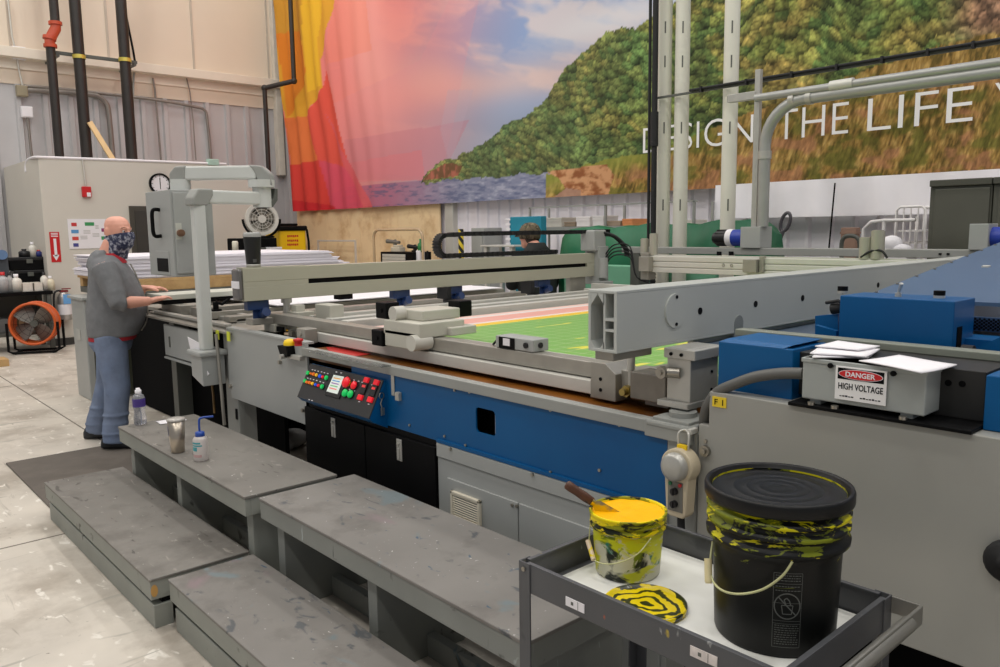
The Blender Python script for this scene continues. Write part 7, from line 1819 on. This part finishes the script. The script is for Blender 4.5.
# ---- green tarpaulin draped over a machine
def tarp(x0, x1, y0, y1, z0, z1, z1b, name, m_, lab):
    b = MB(); n = 44; prof = []
    secs = []
    for i in range(n + 1):
        f = i / n; x = x0 + (x1 - x0) * f; zt_ = z1 + (z1b - z1) * f + .012 * math.sin(f * 17) + .01 * math.sin(f * 41 + 1)
        e_ = min(1, min(f, 1 - f) * 14); zt_ -= .10 * (1 - e_) ** 2
        ring = []
        for k in range(13):
            t = k / 12
            if t < .4: yy = y0 + .02 * math.sin(f * 30 + 3 * t) + .02 * (1 - t / .4); zz = z0 + (zt_ - .05 - z0) * t / .4
            elif t < .6: s_ = (t - .4) / .2; yy = y0 + .05 + (y1 - y0 - .1) * s_; zz = zt_ - .04 * abs(2 * s_ - 1) ** 4
            else: s_ = (t - .6) / .4; yy = y1 + .02 * math.sin(f * 28); zz = zt_ - .05 + (z0 - zt_ + .05) * s_
            ring.append(V((x, yy, zz)))
        secs.append(ring)
    b.loft(secs); return b.build(name, m_, None, lab, 'tarpaulin')
A, B_ = PY(557, 228, 6.3), PY(758, 219, 6.3)
m_tp = mat('green_tarp', (0, 98, 62), .5, var=.08, scale=2, bump=.1)
tarp(A.x, B_.x, 6.3, 6.8, .0, A.z, B_.z, 'green_tarpaulin', m_tp, 'dark green tarpaulin draped over a machine behind the press')
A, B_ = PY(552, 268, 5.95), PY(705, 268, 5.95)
b = MB(); b.box(A.x, B_.x, 6.13, 6.25, .0, PY(600, 266, 5.95).z, .01); b.build('lit_tarp_sheet', mat('lit_tarp_green', (112, 172, 140), .5, var=.05), None, 'pale green sheet standing for the lit lower part of the tarpaulin', 'board')  # lit lower part of the tarp, painted as a separate paler sheet
# shelving with boxes behind the tarp
YS = 7.55
zs_ = PY(620, 226, YS).z
b = MB(); A, B_ = PY(545, 226, YS), PY(712, 226, YS); b.box(A.x, B_.x, YS - .3, YS + .1, zs_ - .05, zs_, .004)
for x_ in (A.x, (A.x + B_.x) / 2, B_.x - .05): b.box(x_, x_ + .025, YS - .3, YS - .275, 0, 1.90); b.box(x_, x_ + .025, YS + .05, YS + .075, 0, 1.90)
b.box(A.x, B_.x, YS - .3, YS - .28, 1.89, 1.91)
b.build('shelving', M_greyd, None, 'pale steel shelving behind the green tarpaulin', 'shelving')
bx_ = [(560, 575, 218, (206, 200, 190), 'pale carton at the left end of the shelving'), (578, 589, 222, (150, 132, 112), 'brown carton beside the pale one on the shelving'), (590, 603, 217, (236, 230, 228), 'white carton in the middle of the shelving'), (606, 617, 216, (226, 222, 220), 'white plastic tub right of the white carton'), (620, 634, 221, (170, 150, 130), 'tan carton right of the white tub'), (636, 646, 219, (226, 150, 96), 'orange carton left of the black hose'), (690, 706, 220, (220, 214, 206), 'pale carton at the right end of the shelving')]
for u0, u1, v, c, lab in bx_:
    A, B_ = PY(u0, v, YS), PY(u1, v, YS); b = MB(); b.box(A.x, B_.x, YS - .25, YS + .02, zs_ + .001, A.z, .004); b.box(A.x + .0, B_.x, YS - .255, YS - .25, A.z - .05, A.z - .03)
    b.box(A.x - .004, B_.x + .004, YS - .254, YS + .024, A.z - .02, A.z + .002, .002)
    b.build('carton', mat('carton_%d' % c[2] + '_%d' % c[1], c, .7, var=.04), None, lab, 'carton')
# white wire trolley, mannequin-like roll, loop tool
YT_ = 7.2
wt = empty('wire_trolley', (PY(915, 230, YT_).x, YT_ + .2, 0), 'white wire trolley left of the dark grey cupboards', 'trolley')
A, B_ = PY(897, 207, YT_), PY(926, 207, YT_); z0 = .2; m_w = mat('white_wire', (232, 228, 226), .4)
for yy in (YT_, YT_ + .45):
    b = MB(); b.tube([V((A.x, yy, z0)), V((A.x, yy, A.z - .03)), V((A.x + .03, yy, A.z)), V((B_.x - .03, yy, A.z)), V((B_.x, yy, A.z - .03)), V((B_.x, yy, z0))], .012, 8); b.build('end_hoop', m_w, wt)
    b = MB()
    for k in range(1, 4): x_ = A.x + (B_.x - A.x) * k / 4; b.cyl((x_, yy, z0), (x_, yy, A.z), .007, seg=8)
    build_each(b, 'upright', m_w, wt)
for z in (.4, 1.0, PY(910, 243, YT_).z, PY(910, 231, YT_).z):
    b = MB(); b.box(A.x, B_.x, YT_ + .012, YT_ + .438, z - .008, z + .008); b.build('shelf', m_w, wt)
for x_ in (A.x, B_.x):
    for yy in (YT_, YT_ + .45):
        b = MB(); b.cyl((x_ - .015, yy, .1), (x_ + .015, yy, .1), .1, seg=16); b.build('caster', M_rubber, wt)
YT2 = 6.9
A, B_ = PY(864, 222, YT2), PY(884, 222, YT2)
b = MB(); b.tube([V((A.x, YT2, 0)), V((A.x, YT2, A.z - .06)), V((A.x + .06, YT2, A.z)), V((B_.x, YT2, A.z + .01)), V((B_.x + .25, YT2, A.z + .01))], .016, 8); b.tube([V((B_.x, YT2, A.z)), V((B_.x, YT2, 0))], .016, 8); b.build('white_rail', m_w, None, 'bent white tube rail beside the wire trolley', 'rail')
for u0, u1, v, c, lab in ((886, 898, 239, (236, 232, 230), 'white cloth bundle before the wire trolley'), ):
    p = PY((u0 + u1) / 2, v, 6.7); b = MB(); b.ball((p.x, 6.7, p.z - .05), (.09, .08, .08)); b.ball((p.x + .09, 6.68, p.z - .09), (.08, .07, .05)); b.box(p.x - .12, p.x + .16, 6.6, 6.8, .0, p.z - .1, .01); b.build('cloth_bundle', M_white, None, lab, 'cloth')
p = PY(848, 234, 7.4); b = MB(); b.box(p.x - .07, p.x + .07, 7.4, 7.5, 0, p.z + .06, .006); b.box(p.x - .075, p.x + .075, 7.395, 7.505, p.z + .0, p.z + .02); b.build('brown_carton', mat('brown_card', (150, 120, 104), .7), None, 'brown carton left of the bent white rail', 'carton')
p = PY(850, 244, 6.5); b = MB(); b.tube([V((p.x - .06, 6.5, 1.29)), V((p.x - .07, 6.5, p.z)), V((p.x - .04, 6.5, p.z + .06)), V((p.x + .04, 6.5, p.z + .06)), V((p.x + .08, 6.5, p.z)), V((p.x + .07, 6.5, 1.3))], .018, 8, smoothn=4); b.box(p.x - .07, p.x + .08, 6.47, 6.53, .0, 1.3, .01); b.build('dark_handle_truck', M_greydk, None, 'dark looped hand truck handle behind the rear gantry', 'hand truck')
# racquet shaped black tool hung on the valance
p = PY(785.5, 222, 7.0); b = MB(); ra = V((.3, 0, 1)).normalized()
b.tube([p + V((.045 * math.cos(t) + .02 * math.sin(t), 0, .085 * math.sin(t))) for t in [2 * PI * k / 22 for k in range(22)]], .016, 8, closed=True); b.tube([p + V((-.02, 0, -.08)), p + V((-.06, 0, -.16)), p + V((-.10, 0, -.24)), p + V((-.14, 0, -.30))], [.02, .03, .034, .02], 8)
b.build('hanging_loop_tool', mat('charcoal_tool', (84, 80, 86), .5), None, 'dark loop-ended tool hanging before the white valance', 'tool')
b = MB(); A, B_ = PY(835, 183, 7.55), PY(829, 248, 7.55); b.tube([A, B_], .008, 6); b.build('hanging_wire', M_black, None, 'thin black wire hanging before the white valance', 'wire')
# dark grey cupboards, right
YQ = 6.6
A, B_ = PY(929.5, 187, YQ), PY(1003, 183, YQ); xs = PY(994, 215, YQ).x
for k, (a0, a1, lab) in enumerate(((A.x, PY(990, 215, YQ).x, 'dark grey steel cupboard beside the wire trolley'), (PY(991, 215, YQ).x, PY(991, 215, YQ).x + 1.0, 'dark grey steel cupboard cut by the right edge of the picture'))):
    e = empty('steel_cupboard', ((a0 + a1) / 2, YQ + .3, 0), lab, 'cupboard')
    b = MB(); b.box(a0, a1, YQ + .02, YQ + .6, 0, A.z, .006); b.box(a0, a1, YQ - .005, YQ + .61, A.z, A.z + .05, .006); b.build('carcass', mat('cupboard_olive_grey', (88, 88, 78), .5, var=.03), e)
    b = MB(); b.box(a0 + .04, a1 - .01, YQ, YQ + .02, .1, A.z - .02, .004); d = b.build('cupboard_door', mat('cupboard_olive_grey', (88, 88, 78)), e)
    b = MB(); b.box(a1 - .07, a1 - .04, YQ - .02, YQ, 1.0, 1.15, .004); b.build('door_handle', M_alu, d)

# ================================================================== PIPES AND CONDUIT BEHIND THE PRESS
YPi = 6.05
m_pvc = mat('cream_pvc_pipe', (222, 220, 206), .4, var=.02, scale=1)
for k, (u, v, r, y, lab) in enumerate(((662.5, 245, .062, YPi, 'left white vertical pipe of a close pair before the mural'), (679.5, 245, .064, YPi, 'right white vertical pipe of the close pair before the mural'), (727.5, 225, .063, YPi, 'single white vertical pipe right of the pair, above the blue motor'))):
    p = PY(u, v, y); b = MB(); b.cyl((p.x, y, 0), (p.x, y, 9.4), r, seg=24); o = b.build('vertical_pipe', m_pvc, None, lab, 'pipe')
    b = MB()
    for vv in (28, 62, 128, 205):
        q = PY(u - 2, vv, y - r); dcam = V((CAM.x - p.x, CAM.y - y, 0)).normalized(); c = V((p.x, y, q.z)) + dcam * r * .99; t_ = V((-dcam.y, dcam.x, 0)); b.obox(c, dcam * .002, t_ * .006, V((0, 0, .05)))
    build_each(b, 'printed_mark', mat('pipe_print', (90, 90, 84), .5), o)
b = MB(); p = PY(653, 245, 5.9); b.cyl((p.x, 5.9, 0), (p.x, 5.9, 9.3), .026, seg=12); q = PY(653, 118, 5.9); b.cyl((p.x, 5.9, q.z - .25), (p.x, 5.9, q.z + .05), .036, seg=12); b.build('supply_hose', M_rubber, None, 'thick black vertical hose with coupling left of the white pipes', 'hose')
b = MB(); p = PY(648.5, 245, 5.92); b.cyl((p.x, 5.92, 0), (p.x - .02, 5.92, 9.3), .014, seg=10); b.build('supply_cable', M_rubber, None, 'thin black vertical cable beside the thick hose', 'cable')
# strut post with short arm
YU = 5.69
p = PY(754.5, 232, YU); zt_ = PY(757, 70, YU).z; b = MB(); b.box(p.x - .022, p.x + .022, YU - .02, YU + .02, 1.62, zt_, .002)
for k in range(int((zt_ - 1.85) / .11)): b.box(p.x - .008, p.x + .008, YU - .0215, YU - .0195, 1.75 + .11 * k, 1.80 + .11 * k)
za = PY(744, 97, YU).z; xa = PY(729, 97, YU).x; b.box(xa, PY(757, 97, YU).x, YU - .025, YU + .025, za - .03, za + .03, .003); o = b.build('strut_post', M_alu, None, 'slotted steel strut post with short arm on the motor gearbox', 'post')
b = MB(); b.box(xa - .004, xa, YU - .02, YU + .02, za - .024, za + .024); b.build('end_opening', M_black, o)
# big conduit with bend
YK = 5.66
p = PY(762.5, 232, YK); zb_ = PY(800, 98, YK); b = MB()
e1 = PY(1003, 72, YK); zc = PY(800, 99, YK).z
r_ = .31
pts = [V((p.x, YK, 1.62)), V((p.x, YK, zc - r_))] + [V((p.x + r_ * (1 - math.cos(t)), YK, zc - r_ * (1 - math.sin(t)))) for t in [PI / 2 * k / 8 for k in range(1, 9)]] + [V((2.5, YK, zc + .0))]
b.tube(pts, .043, 16); o = b.build('large_conduit', mat('galvanised_conduit', (168, 168, 164), .4, .4, var=.05), None, 'large grey conduit rising from the gearbox and bending right', 'conduit')
b = MB(); q = PY(790, 103, YK)
for x_ in (PY(793, 100, YK).x, PY(810, 98, YK).x): b.cyl((x_ - .02, YK, zc), (x_ + .02, YK, zc), .050, seg=16)
zq = PY(766, 155, YK).z; b.cyl((p.x, YK, zq - .03), (p.x, YK, zq + .03), .050, seg=16); b.build('coupling', M_alu, o)
zc2 = PY(800, 91, YK).z + .0
b = MB(); x0 = PY(757, 97, YK).x; z2 = PY(860, 82, YK).z; b.tube([V((x0, YK - .02, z2 - .01)), V((2.5, YK - .02, z2))], .029, 14); q0, q1 = PY(832, 84, YK), PY(855, 81, YK); o = b.build('small_conduit', mat('galvanised_conduit', (168, 168, 164)), None, 'smaller grey conduit running right above the large one', 'conduit')
b = MB(); b.cyl((q0.x, YK - .02, z2 - .004), (q1.x, YK - .02, z2 - .003), .037, seg=14); b.build('sleeve', M_alup, o)
# black cable strapped along a strut to the pipes
q0 = PY(688, 94, 5.95); q1 = PY(1003, 41, 5.95); zq = (q0.z + q1.z) / 2
zq = PY(840, 68, 5.95).z
b = MB(); b.box(PY(656, 98, 5.95).x, 2.5, 5.94, 5.965, zq - .012, zq + .006, .001)
o = b.build('cable_strut', M_greydk, None, 'dark perforated strut crossing before the mural to the white pipes', 'strut')
b = MB(); b.tube([V((PY(688, 94, 5.9).x, 5.925, zq + .012)), V((2.5, 5.925, zq + .014))], .012, 8)
for k in range(7): x_ = PY(700 + 45 * k, 80, 5.9).x; b.box(x_ - .008, x_ + .008, 5.905, 5.945, zq - .018, zq + .028)
b.build('strapped_cable', M_rubber, o)

# ================================================================== PEOPLE
m_skin = mat('skin', (226, 164, 142), .5, var=.06, scale=14)
m_hood = mat('grey_hoodie_knit', (124, 125, 127), .9, var=.10, scale=18, bump=.15, spec=.1)
m_jean = mat('blue_denim', (120, 132, 155), .85, var=.16, scale=9, bump=.15, spec=.1, stain=(128, 146, 178), stain_amt=.5, stain_scale=5)
m_gait = mat('navy_gaiter', (44, 50, 78), .8, var=.2, scale=40, stain=(196, 198, 210), stain_amt=.9, stain_scale=34)
m_tee = mat('red_cotton', (170, 38, 48), .85, var=.1)
m_shoe = mat('dark_trainer', (46, 48, 52), .6, var=.1)


def ellipse_ring(c, ax, ay, rx, ry, n=24, p=2.3):
    out = []
    for k in range(n):
        t = 2 * PI * k / n; ct, st = math.cos(t), math.sin(t)
        out.append(c + ax * rx * math.copysign(abs(ct) ** (2 / p), ct) + ay * ry * math.copysign(abs(st) ** (2 / p), st))
    return out


def hand(b, w, d, n, side, s=1.):
    """palm and five bent fingers from wrist w along d; n = back of the hand, side = towards the thumb"""
    d, n, side = d.normalized() * s, n.normalized() * s, side.normalized() * s
    b.loft([ellipse_ring(w + d * q + n * o, side, n, rx, ry, 12) for q, rx, ry, o in ((-.02, .027, .021, 0), (.02, .034, .019, .002), (.06, .041, .017, .004), (.085, .040, .014, .002), (.095, .036, .010, 0))])
    for off, L in ((.031, .072), (.010, .080), (-.011, .074), (-.031, .058)):
        p = w + d * .085 + side * off; q1 = p + d * L * .45 + n * .006 + side * off * .18; q2 = q1 + d * L * .32 - n * .010 + side * off * .10; q3 = q2 + d * L * .23 - n * .014
        b.tube([p - d * .02, q1, q2, q3], [.0095 * s, .0092 * s, .0085 * s, .0065 * s], 8)
    p = w + d * .025 + side * .030; b.tube([p - d * .01 - side * .012, p + d * .025 + side * .020 - n * .004, p + d * .05 + side * .030 - n * .010, p + d * .068 + side * .030 - n * .016], [.014 * s, .0125 * s, .0105 * s, .008 * s], 8)


def head(b, c, fh, s=1.):
    """skull, jaw, brow, nose, mouth, ears; c = point between the ears at eye height"""
    rh = V((fh.y, -fh.x, 0)).normalized(); u = V((0, 0, 1)); L = lambda a, f_, z: c + rh * a * s + fh * f_ * s + u * z * s
    rows = [(-.125, .028, .030, .052), (-.112, .046, .052, .040), (-.085, .060, .075, .022), (-.05, .068, .090, .010), (-.015, .073, .097, .003), (.02, .077, .100, -.002), (.055, .076, .099, -.005), (.085, .066, .088, -.008), (.105, .049, .068, -.010), (.118, .024, .034, -.010)]
    b.loft([ellipse_ring(L(0, o, z), rh, fh, rx * s, ry * s, 24, 2.15) for z, rx, ry, o in rows])
    b.tube([L(0, .094, .012), L(0, .108, -.012), L(0, .120, -.036), L(0, .106, -.046)], [.010 * s, .012 * s, .016 * s, .012 * s], 10)
    for a in (.014, -.014): b.ball(L(a, .104, -.040), .010 * s, 8, 6)
    b.tube([L(-.05, .078, .022), L(-.025, .096, .026), L(0, .098, .022), L(.025, .096, .026), L(.05, .078, .022)], .009 * s, 8)
    b.tube([L(-.022, .092, -.068), L(0, .100, -.066), L(.022, .092, -.068)], .0065 * s, 8)
    b.tube([L(-.02, .090, -.078), L(0, .098, -.080), L(.02, .090, -.078)], .007 * s, 8)
    for a in (1, -1):
        b.loft([ellipse_ring(L(a * w, -.012 - .012 * k, 0) + u * 0, u, fh, .033 * s * q, .018 * s * q, 12) for k, (w, q) in enumerate(((.066, .6), (.076, 1.), (.086, .95), (.088, .6)))])
    return L


# ---------------------------------------------------------------- the operator at the feeder
c0 = PX(113, 320, -6.5); O = V((-6.5, c0.y, 0))
f_ = V((.40, .916, 0)).normalized(); r_v = V((f_.y, -f_.x, 0)); U = V((0, 0, 1))
def P(a, b_, z): return O + r_v * a + f_ * b_ + U * z
man = empty('person', (O.x, O.y, 0), 'bald man in grey hoodie, jeans and patterned face gaiter, both hands on the feed bar', 'person')
bar_top = zb0 + .075
hz = bar_top + .022
# key joints
shR, shL = P(.195, -.01, 1.405), P(-.195, .0, 1.405)
elR = PX(119, 303, O.x + .30); wrR = PX(150, 301, XF + .07)
wrL = PX(144, 293, O.x - .12); wrL.z = hz + .02
elL = P(-.27, .12, 1.10)
dR = (PX(173, 296, XF + .03) - wrR); dL = (PX(162, 291, O.x - .10) - wrL); dL.z = -.012
ftR = PZ(116, 448, .013); ftL = PZ(98, 438, .001)
hipR, hipL = P(.10, -.02, .86), P(-.10, -.02, .86)
knR, knL = (hipR + V((ftR.x, ftR.y, .09))) / 2 + f_ * .035, (hipL + V((ftL.x, ftL.y, .09))) / 2 + f_ * .03
anR, anL = V((ftR.x, ftR.y, .10)), V((ftL.x, ftL.y, .09))
fh = V((.88, .47, 0)).normalized()
hc = PX(118, 232, O.x + .04)
nk = P(0, -.01, 1.46)
torso = [(.84, .165, .135, -.01), (.93, .185, .165, .015), (1.04, .190, .180, .03), (1.16, .190, .165, .03), (1.28, .192, .140, .015), (1.38, .185, .115, 0), (1.44, .13, .09, -.01), (1.48, .075, .07, -.01)]
b = MB()
b.loft([ellipse_ring(P(0, o, z), r_v, f_, rx, ry) for z, rx, ry, o in torso])
b.tube([P(0, -.015, 1.42), nk, (nk + hc) / 2 - fh * .01, hc - U * .05 - fh * .015], [.085, .066, .062, .06], 16)
HL = head(b, hc, fh)
for sh, el, wr, dd, sd_ in ((shR, elR, wrR, dR, -1), (shL, elL, wrL, dL, 1)):
    b.tube([sh, sh.lerp(el, .5), el, el.lerp(wr, .35), wr], [.066, .058, .050, .047, .033], 14)
    d_ = dd.normalized(); side = d_.cross(U) * (-1 if sd_ < 0 else 1); hand(b, wr, dd, U, side, 1.1)
for hp, kn, an in ((hipR, knR, anR), (hipL, knL, anL)): b.tube([hp, hp.lerp(kn, .5), kn, kn.lerp(an, .35), an], [.10, .085, .062, .058, .042], 14)
b.ball(P(0, -.02, .86), (.17, .13, .11))
body = b.build('body', m_skin, man); remesh_obj(body, .0065, 2)
# eyes
b = MB()
for a in (.031, -.031): b.ball(HL(a, .0835, .004), .0115, 10, 8)
build_each(b, 'eye', mat('eye_white', (226, 220, 214), .3, var=0), man)
b = MB()
for a in (.031, -.031): b.ball(HL(a, .0925, .003), .0058, 8, 6)
build_each(b, 'pupil', mat('dark_iris', (52, 46, 40), .3, var=0), man)
b = MB()
for a in (1, -1): b.tube([HL(a * .016, .100, .028), HL(a * .032, .096, .033), HL(a * .050, .082, .028)], .0045, 6)
build_each(b, 'eyebrow', mat('sandy_brow', (150, 108, 84), .8), man)
# gaiter over nose and mouth
b = MB(); rh = V((fh.y, -fh.x, 0))
rg = [(-.022, .080, .120, .008, .018), (-.045, .081, .130, .012, .008), (-.075, .079, .126, .0, 0), (-.105, .080, .126, -.008, 0), (-.14, .086, .110, -.042, 0), (-.175, .090, .108, -.060, 0), (-.205, .094, .106, -.070, 0)]
rings = []
for z, rx, ry, o, tilt in rg:
    R = ellipse_ring(hc + fh * o + U * z, rh, fh, rx, ry, 28, 2.1)
    R = [q + U * (tilt * (q - hc).dot(fh) / .11) for q in R]; rings.append(R)
b.loft(rings, cap=False); b.build('face_gaiter', m_gait, man)
# red tee at neck and hem
b = MB(); b.loft([ellipse_ring(P(0, o, z), r_v, f_, rx, ry) for z, rx, ry, o in ((.826, .198, .166, -.012), (.84, .2, .168, -.010), (.87, .20, .17, 0))], cap=False)
b.loft([ellipse_ring(P(0, .005 + o, z), r_v, f_, rx, ry) for z, rx, ry, o in ((1.41, .12, .108, .018), (1.46, .088, .090, .010), (1.485, .080, .082, .004))], cap=False)
build_each(b, 'red_tee_shirt', m_tee, man)
# hoodie: torso, two pushed-up sleeves and the hood behind the neck
b = MB()
b.loft([ellipse_ring(P(0, o, z), r_v, f_, rx, ry) for z, rx, ry, o in ((.853, .208, .178, -.005), (.875, .212, .182, 0), (.95, .222, .205, .02), (1.06, .225, .215, .035), (1.18, .222, .195, .035), (1.30, .222, .165, .02), (1.38, .212, .14, 0), (1.43, .165, .115, -.012), (1.47, .105, .09, -.02))])
for sh, el, wr, k in ((shR, elR, wrR, .16), (shL, elL, wrL, .3)):
    b.tube([sh - U * .01, sh.lerp(el, .35), sh.lerp(el, .7), el, el.lerp(wr, k)], [.092, .088, .080, .074, .066], 16)
    e_ = el.lerp(wr, k); b.tube([e_ - (wr - el).normalized() * .03, e_, e_ + (wr - el).normalized() * .012], [.064, .070, .060], 16)
    for q, rr in ((.55, .085), (.78, .082)): c = sh.lerp(el, q); dd = (el - sh).normalized(); b.tube([c - dd * .015, c, c + dd * .015], [.074, rr, .074], 16)
b.loft([ellipse_ring(P(0, o, z), r_v, f_, rx, ry, 24, 2.) for z, rx, ry, o in ((1.34, .09, .03, -.10), (1.39, .12, .055, -.10), (1.44, .125, .068, -.075), (1.485, .11, .066, -.05), (1.51, .08, .045, -.04))])
hd_ = b.build('hoodie', m_hood, man); remesh_obj(hd_, .010, 3)
b = MB(); zs = [1.40, 1.34, 1.25, 1.15, 1.05, .95, .88]; yb_ = [.147, .172, .202, .227, .247, .232, .190]
b.tube([P(.0, y + .004, z) for y, z in zip(yb_, zs)], .006, 6, smoothn=3); b.build('zip', M_steel, man)
# jeans
b = MB(); b.loft([ellipse_ring(P(0, o, z), r_v, f_, rx, ry) for z, rx, ry, o in ((.74, .14, .13, -.02), (.80, .185, .155, -.025), (.87, .185, .155, -.012))])
for hp, kn, an in ((hipR, knR, anR), (hipL, knL, anL)):
    sh_ = kn.lerp(an, .5)
    b.tube([hp, hp.lerp(kn, .4), hp.lerp(kn, .75), kn, kn.lerp(an, .3), kn.lerp(an, .6), kn.lerp(an, .85), V((an.x, an.y, .055))], [.118, .112, .100, .094, .088, .086, .092, .088], 18)
    for q, rr in ((.55, .098), (.72, .096), (.90, .100)): c = kn.lerp(an, q); b.tube([c - U * -.014, c, c - U * .014], [.084, rr, .084], 18)
jn = b.build('jeans', m_jean, man); remesh_obj(jn, .010, 2)
for nm, ft, dd in (('shoe', ftR, V((.62, .78, 0))), ('shoe', ftL, V((.50, .87, 0)))):
    dd.normalize(); sd = V((dd.y, -dd.x, 0)); b = MB()
    b.loft([ellipse_ring(V((ft.x, ft.y, 0)) + dd * s + U * (ft.z + h + .003), sd, U, w, h, 14, 2.6) for s, w, h in ((-.10, .025, .03), (-.085, .040, .045), (-.03, .045, .052), (.05, .047, .045), (.12, .050, .033), (.17, .042, .026), (.195, .02, .016))])
    b.build(nm, m_shoe, man)

# ---------------------------------------------------------------- the seated worker beyond the press
hc2 = PY(529.5, 236, 6.0); O2 = V((hc2.x + .16, 5.97, 0)); fw2 = V((-.86, .30, 0)).normalized(); r2 = V((fw2.y, -fw2.x, 0))
def P2(a, b_, z): return O2 + r2 * a + fw2 * b_ + U * z
per = empty('person', (O2.x, O2.y, 0), 'person in camouflage cap and black jacket bent over work behind the press', 'person')
zs2 = hc2.z - .19
fh2 = V((-.80, -.05, -.0)).normalized()
b = MB(); head(b, hc2, fh2, 1.06); b.tube([P2(0, .02, zs2), P2(0, .06, zs2 + .08), hc2 - U * .06 + V((.02, 0, 0))], [.08, .064, .06], 14)
b.loft([ellipse_ring(P2(0, o, z), r2, fw2, rx, ry) for z, rx, ry, o in ((.80, .16, .12, 0), (1.0, .16, .12, .02), (zs2 - .1, .17, .11, .03), (zs2, .10, .08, .04))])
for s_ in (1, -1):
    sh = P2(.19 * s_, .03, zs2 - .05); el = P2(.24 * s_, .14, zs2 - .33); wr = P2(.12 * s_, .36, zs2 - .36)
    b.tube([sh, el, wr], [.06, .048, .03], 12); hand(b, wr, fw2 + r2 * -.2 * s_, U, r2 * -s_)
    b.tube([P2(.09 * s_, 0, .84), P2(.10 * s_, .03, .45), P2(.11 * s_, 0, .08)], [.09, .06, .045], 12)
bd = b.build('body', m_skin, per); remesh_obj(bd, .010, 2)
b = MB(); b.loft([ellipse_ring(P2(0, o, z), r2, fw2, rx, ry) for z, rx, ry, o in ((.78, .20, .16, 0), (1.0, .21, .17, .02), (zs2 - .16, .225, .16, .03), (zs2 - .05, .215, .14, .03), (zs2 + .02, .17, .125, .025), (zs2 + .08, .105, .11, .03), (zs2 + .12, .09, .09, .04))])
for s_ in (1, -1):
    sh = P2(.21 * s_, .02, zs2 - .03); el = P2(.25 * s_, .14, zs2 - .33); wr = P2(.14 * s_, .33, zs2 - .355); b.tube([sh, sh.lerp(el, .5), el, wr], [.088, .08, .068, .05], 14)
jk = b.build('jacket', mat('black_jacket', (32, 35, 33), .85, var=.15), per); remesh_obj(jk, .013, 2)
b = MB(); b.loft([ellipse_ring(P2(0, 0, z), r2, fw2, rx, ry) for z, rx, ry in ((.74, .17, .14), (.86, .18, .15))])
for s_ in (1, -1): b.tube([P2(.09 * s_, 0, .84), P2(.10 * s_, .03, .45), P2(.11 * s_, 0, .06)], [.105, .085, .08], 14)
tj = b.build('trousers', mat('dark_trousers', (44, 46, 54), .85), per); remesh_obj(tj, .013, 2)
for s_ in (1, -1):
    b = MB(); ft = P2(.11 * s_, 0, 0); b.loft([ellipse_ring(ft + fw2 * q + U * (h + .002), r2, U, w, h, 12, 2.6) for q, w, h in ((-.10, .03, .03), (-.05, .045, .05), (.06, .047, .042), (.16, .042, .026), (.19, .02, .014))]); b.build('shoe', m_shoe, per)
m_cam = splat(mat('camo_cap', (104, 92, 72), .85, var=.1, scale=20), [((62, 54, 42), 22, .52, (1, 1, 1)), ((140, 124, 98), 26, .60, (1, 1, 1)), ((74, 78, 54), 18, .62, (1, 1, 1))])
rh2 = V((fh2.y, -fh2.x, 0)); b = MB()
b.loft([ellipse_ring(hc2 + fh2 * o + U * z, rh2, fh2, rx, ry, 24, 2.1) for z, rx, ry, o in ((-.03, .098, .124, -.004), (.03, .102, .130, -.004), (.07, .098, .124, -.008), (.11, .080, .10, -.010), (.138, .045, .06, -.010), (.146, .008, .01, -.010))])
b.loft([ellipse_ring(hc2 + fh2 * (.10 + q) + U * (.02 - q * .3), rh2, U, w, .006, 14) for q, w in ((-.02, .082), (.03, .080), (.07, .06), (.085, .03))]); b.build('camouflage_cap', m_cam, per)
b = MB(); b.loft([ellipse_ring(hc2 - fh2 * .035 + U * z, rh2, fh2, rx, ry, 20) for z, rx, ry in ((-.085, .060, .062), (-.03, .083, .078), (.0, .086, .082))], cap=False); b.build('hair', mat('dark_hair', (58, 46, 38), .7, var=.2, scale=40), per)
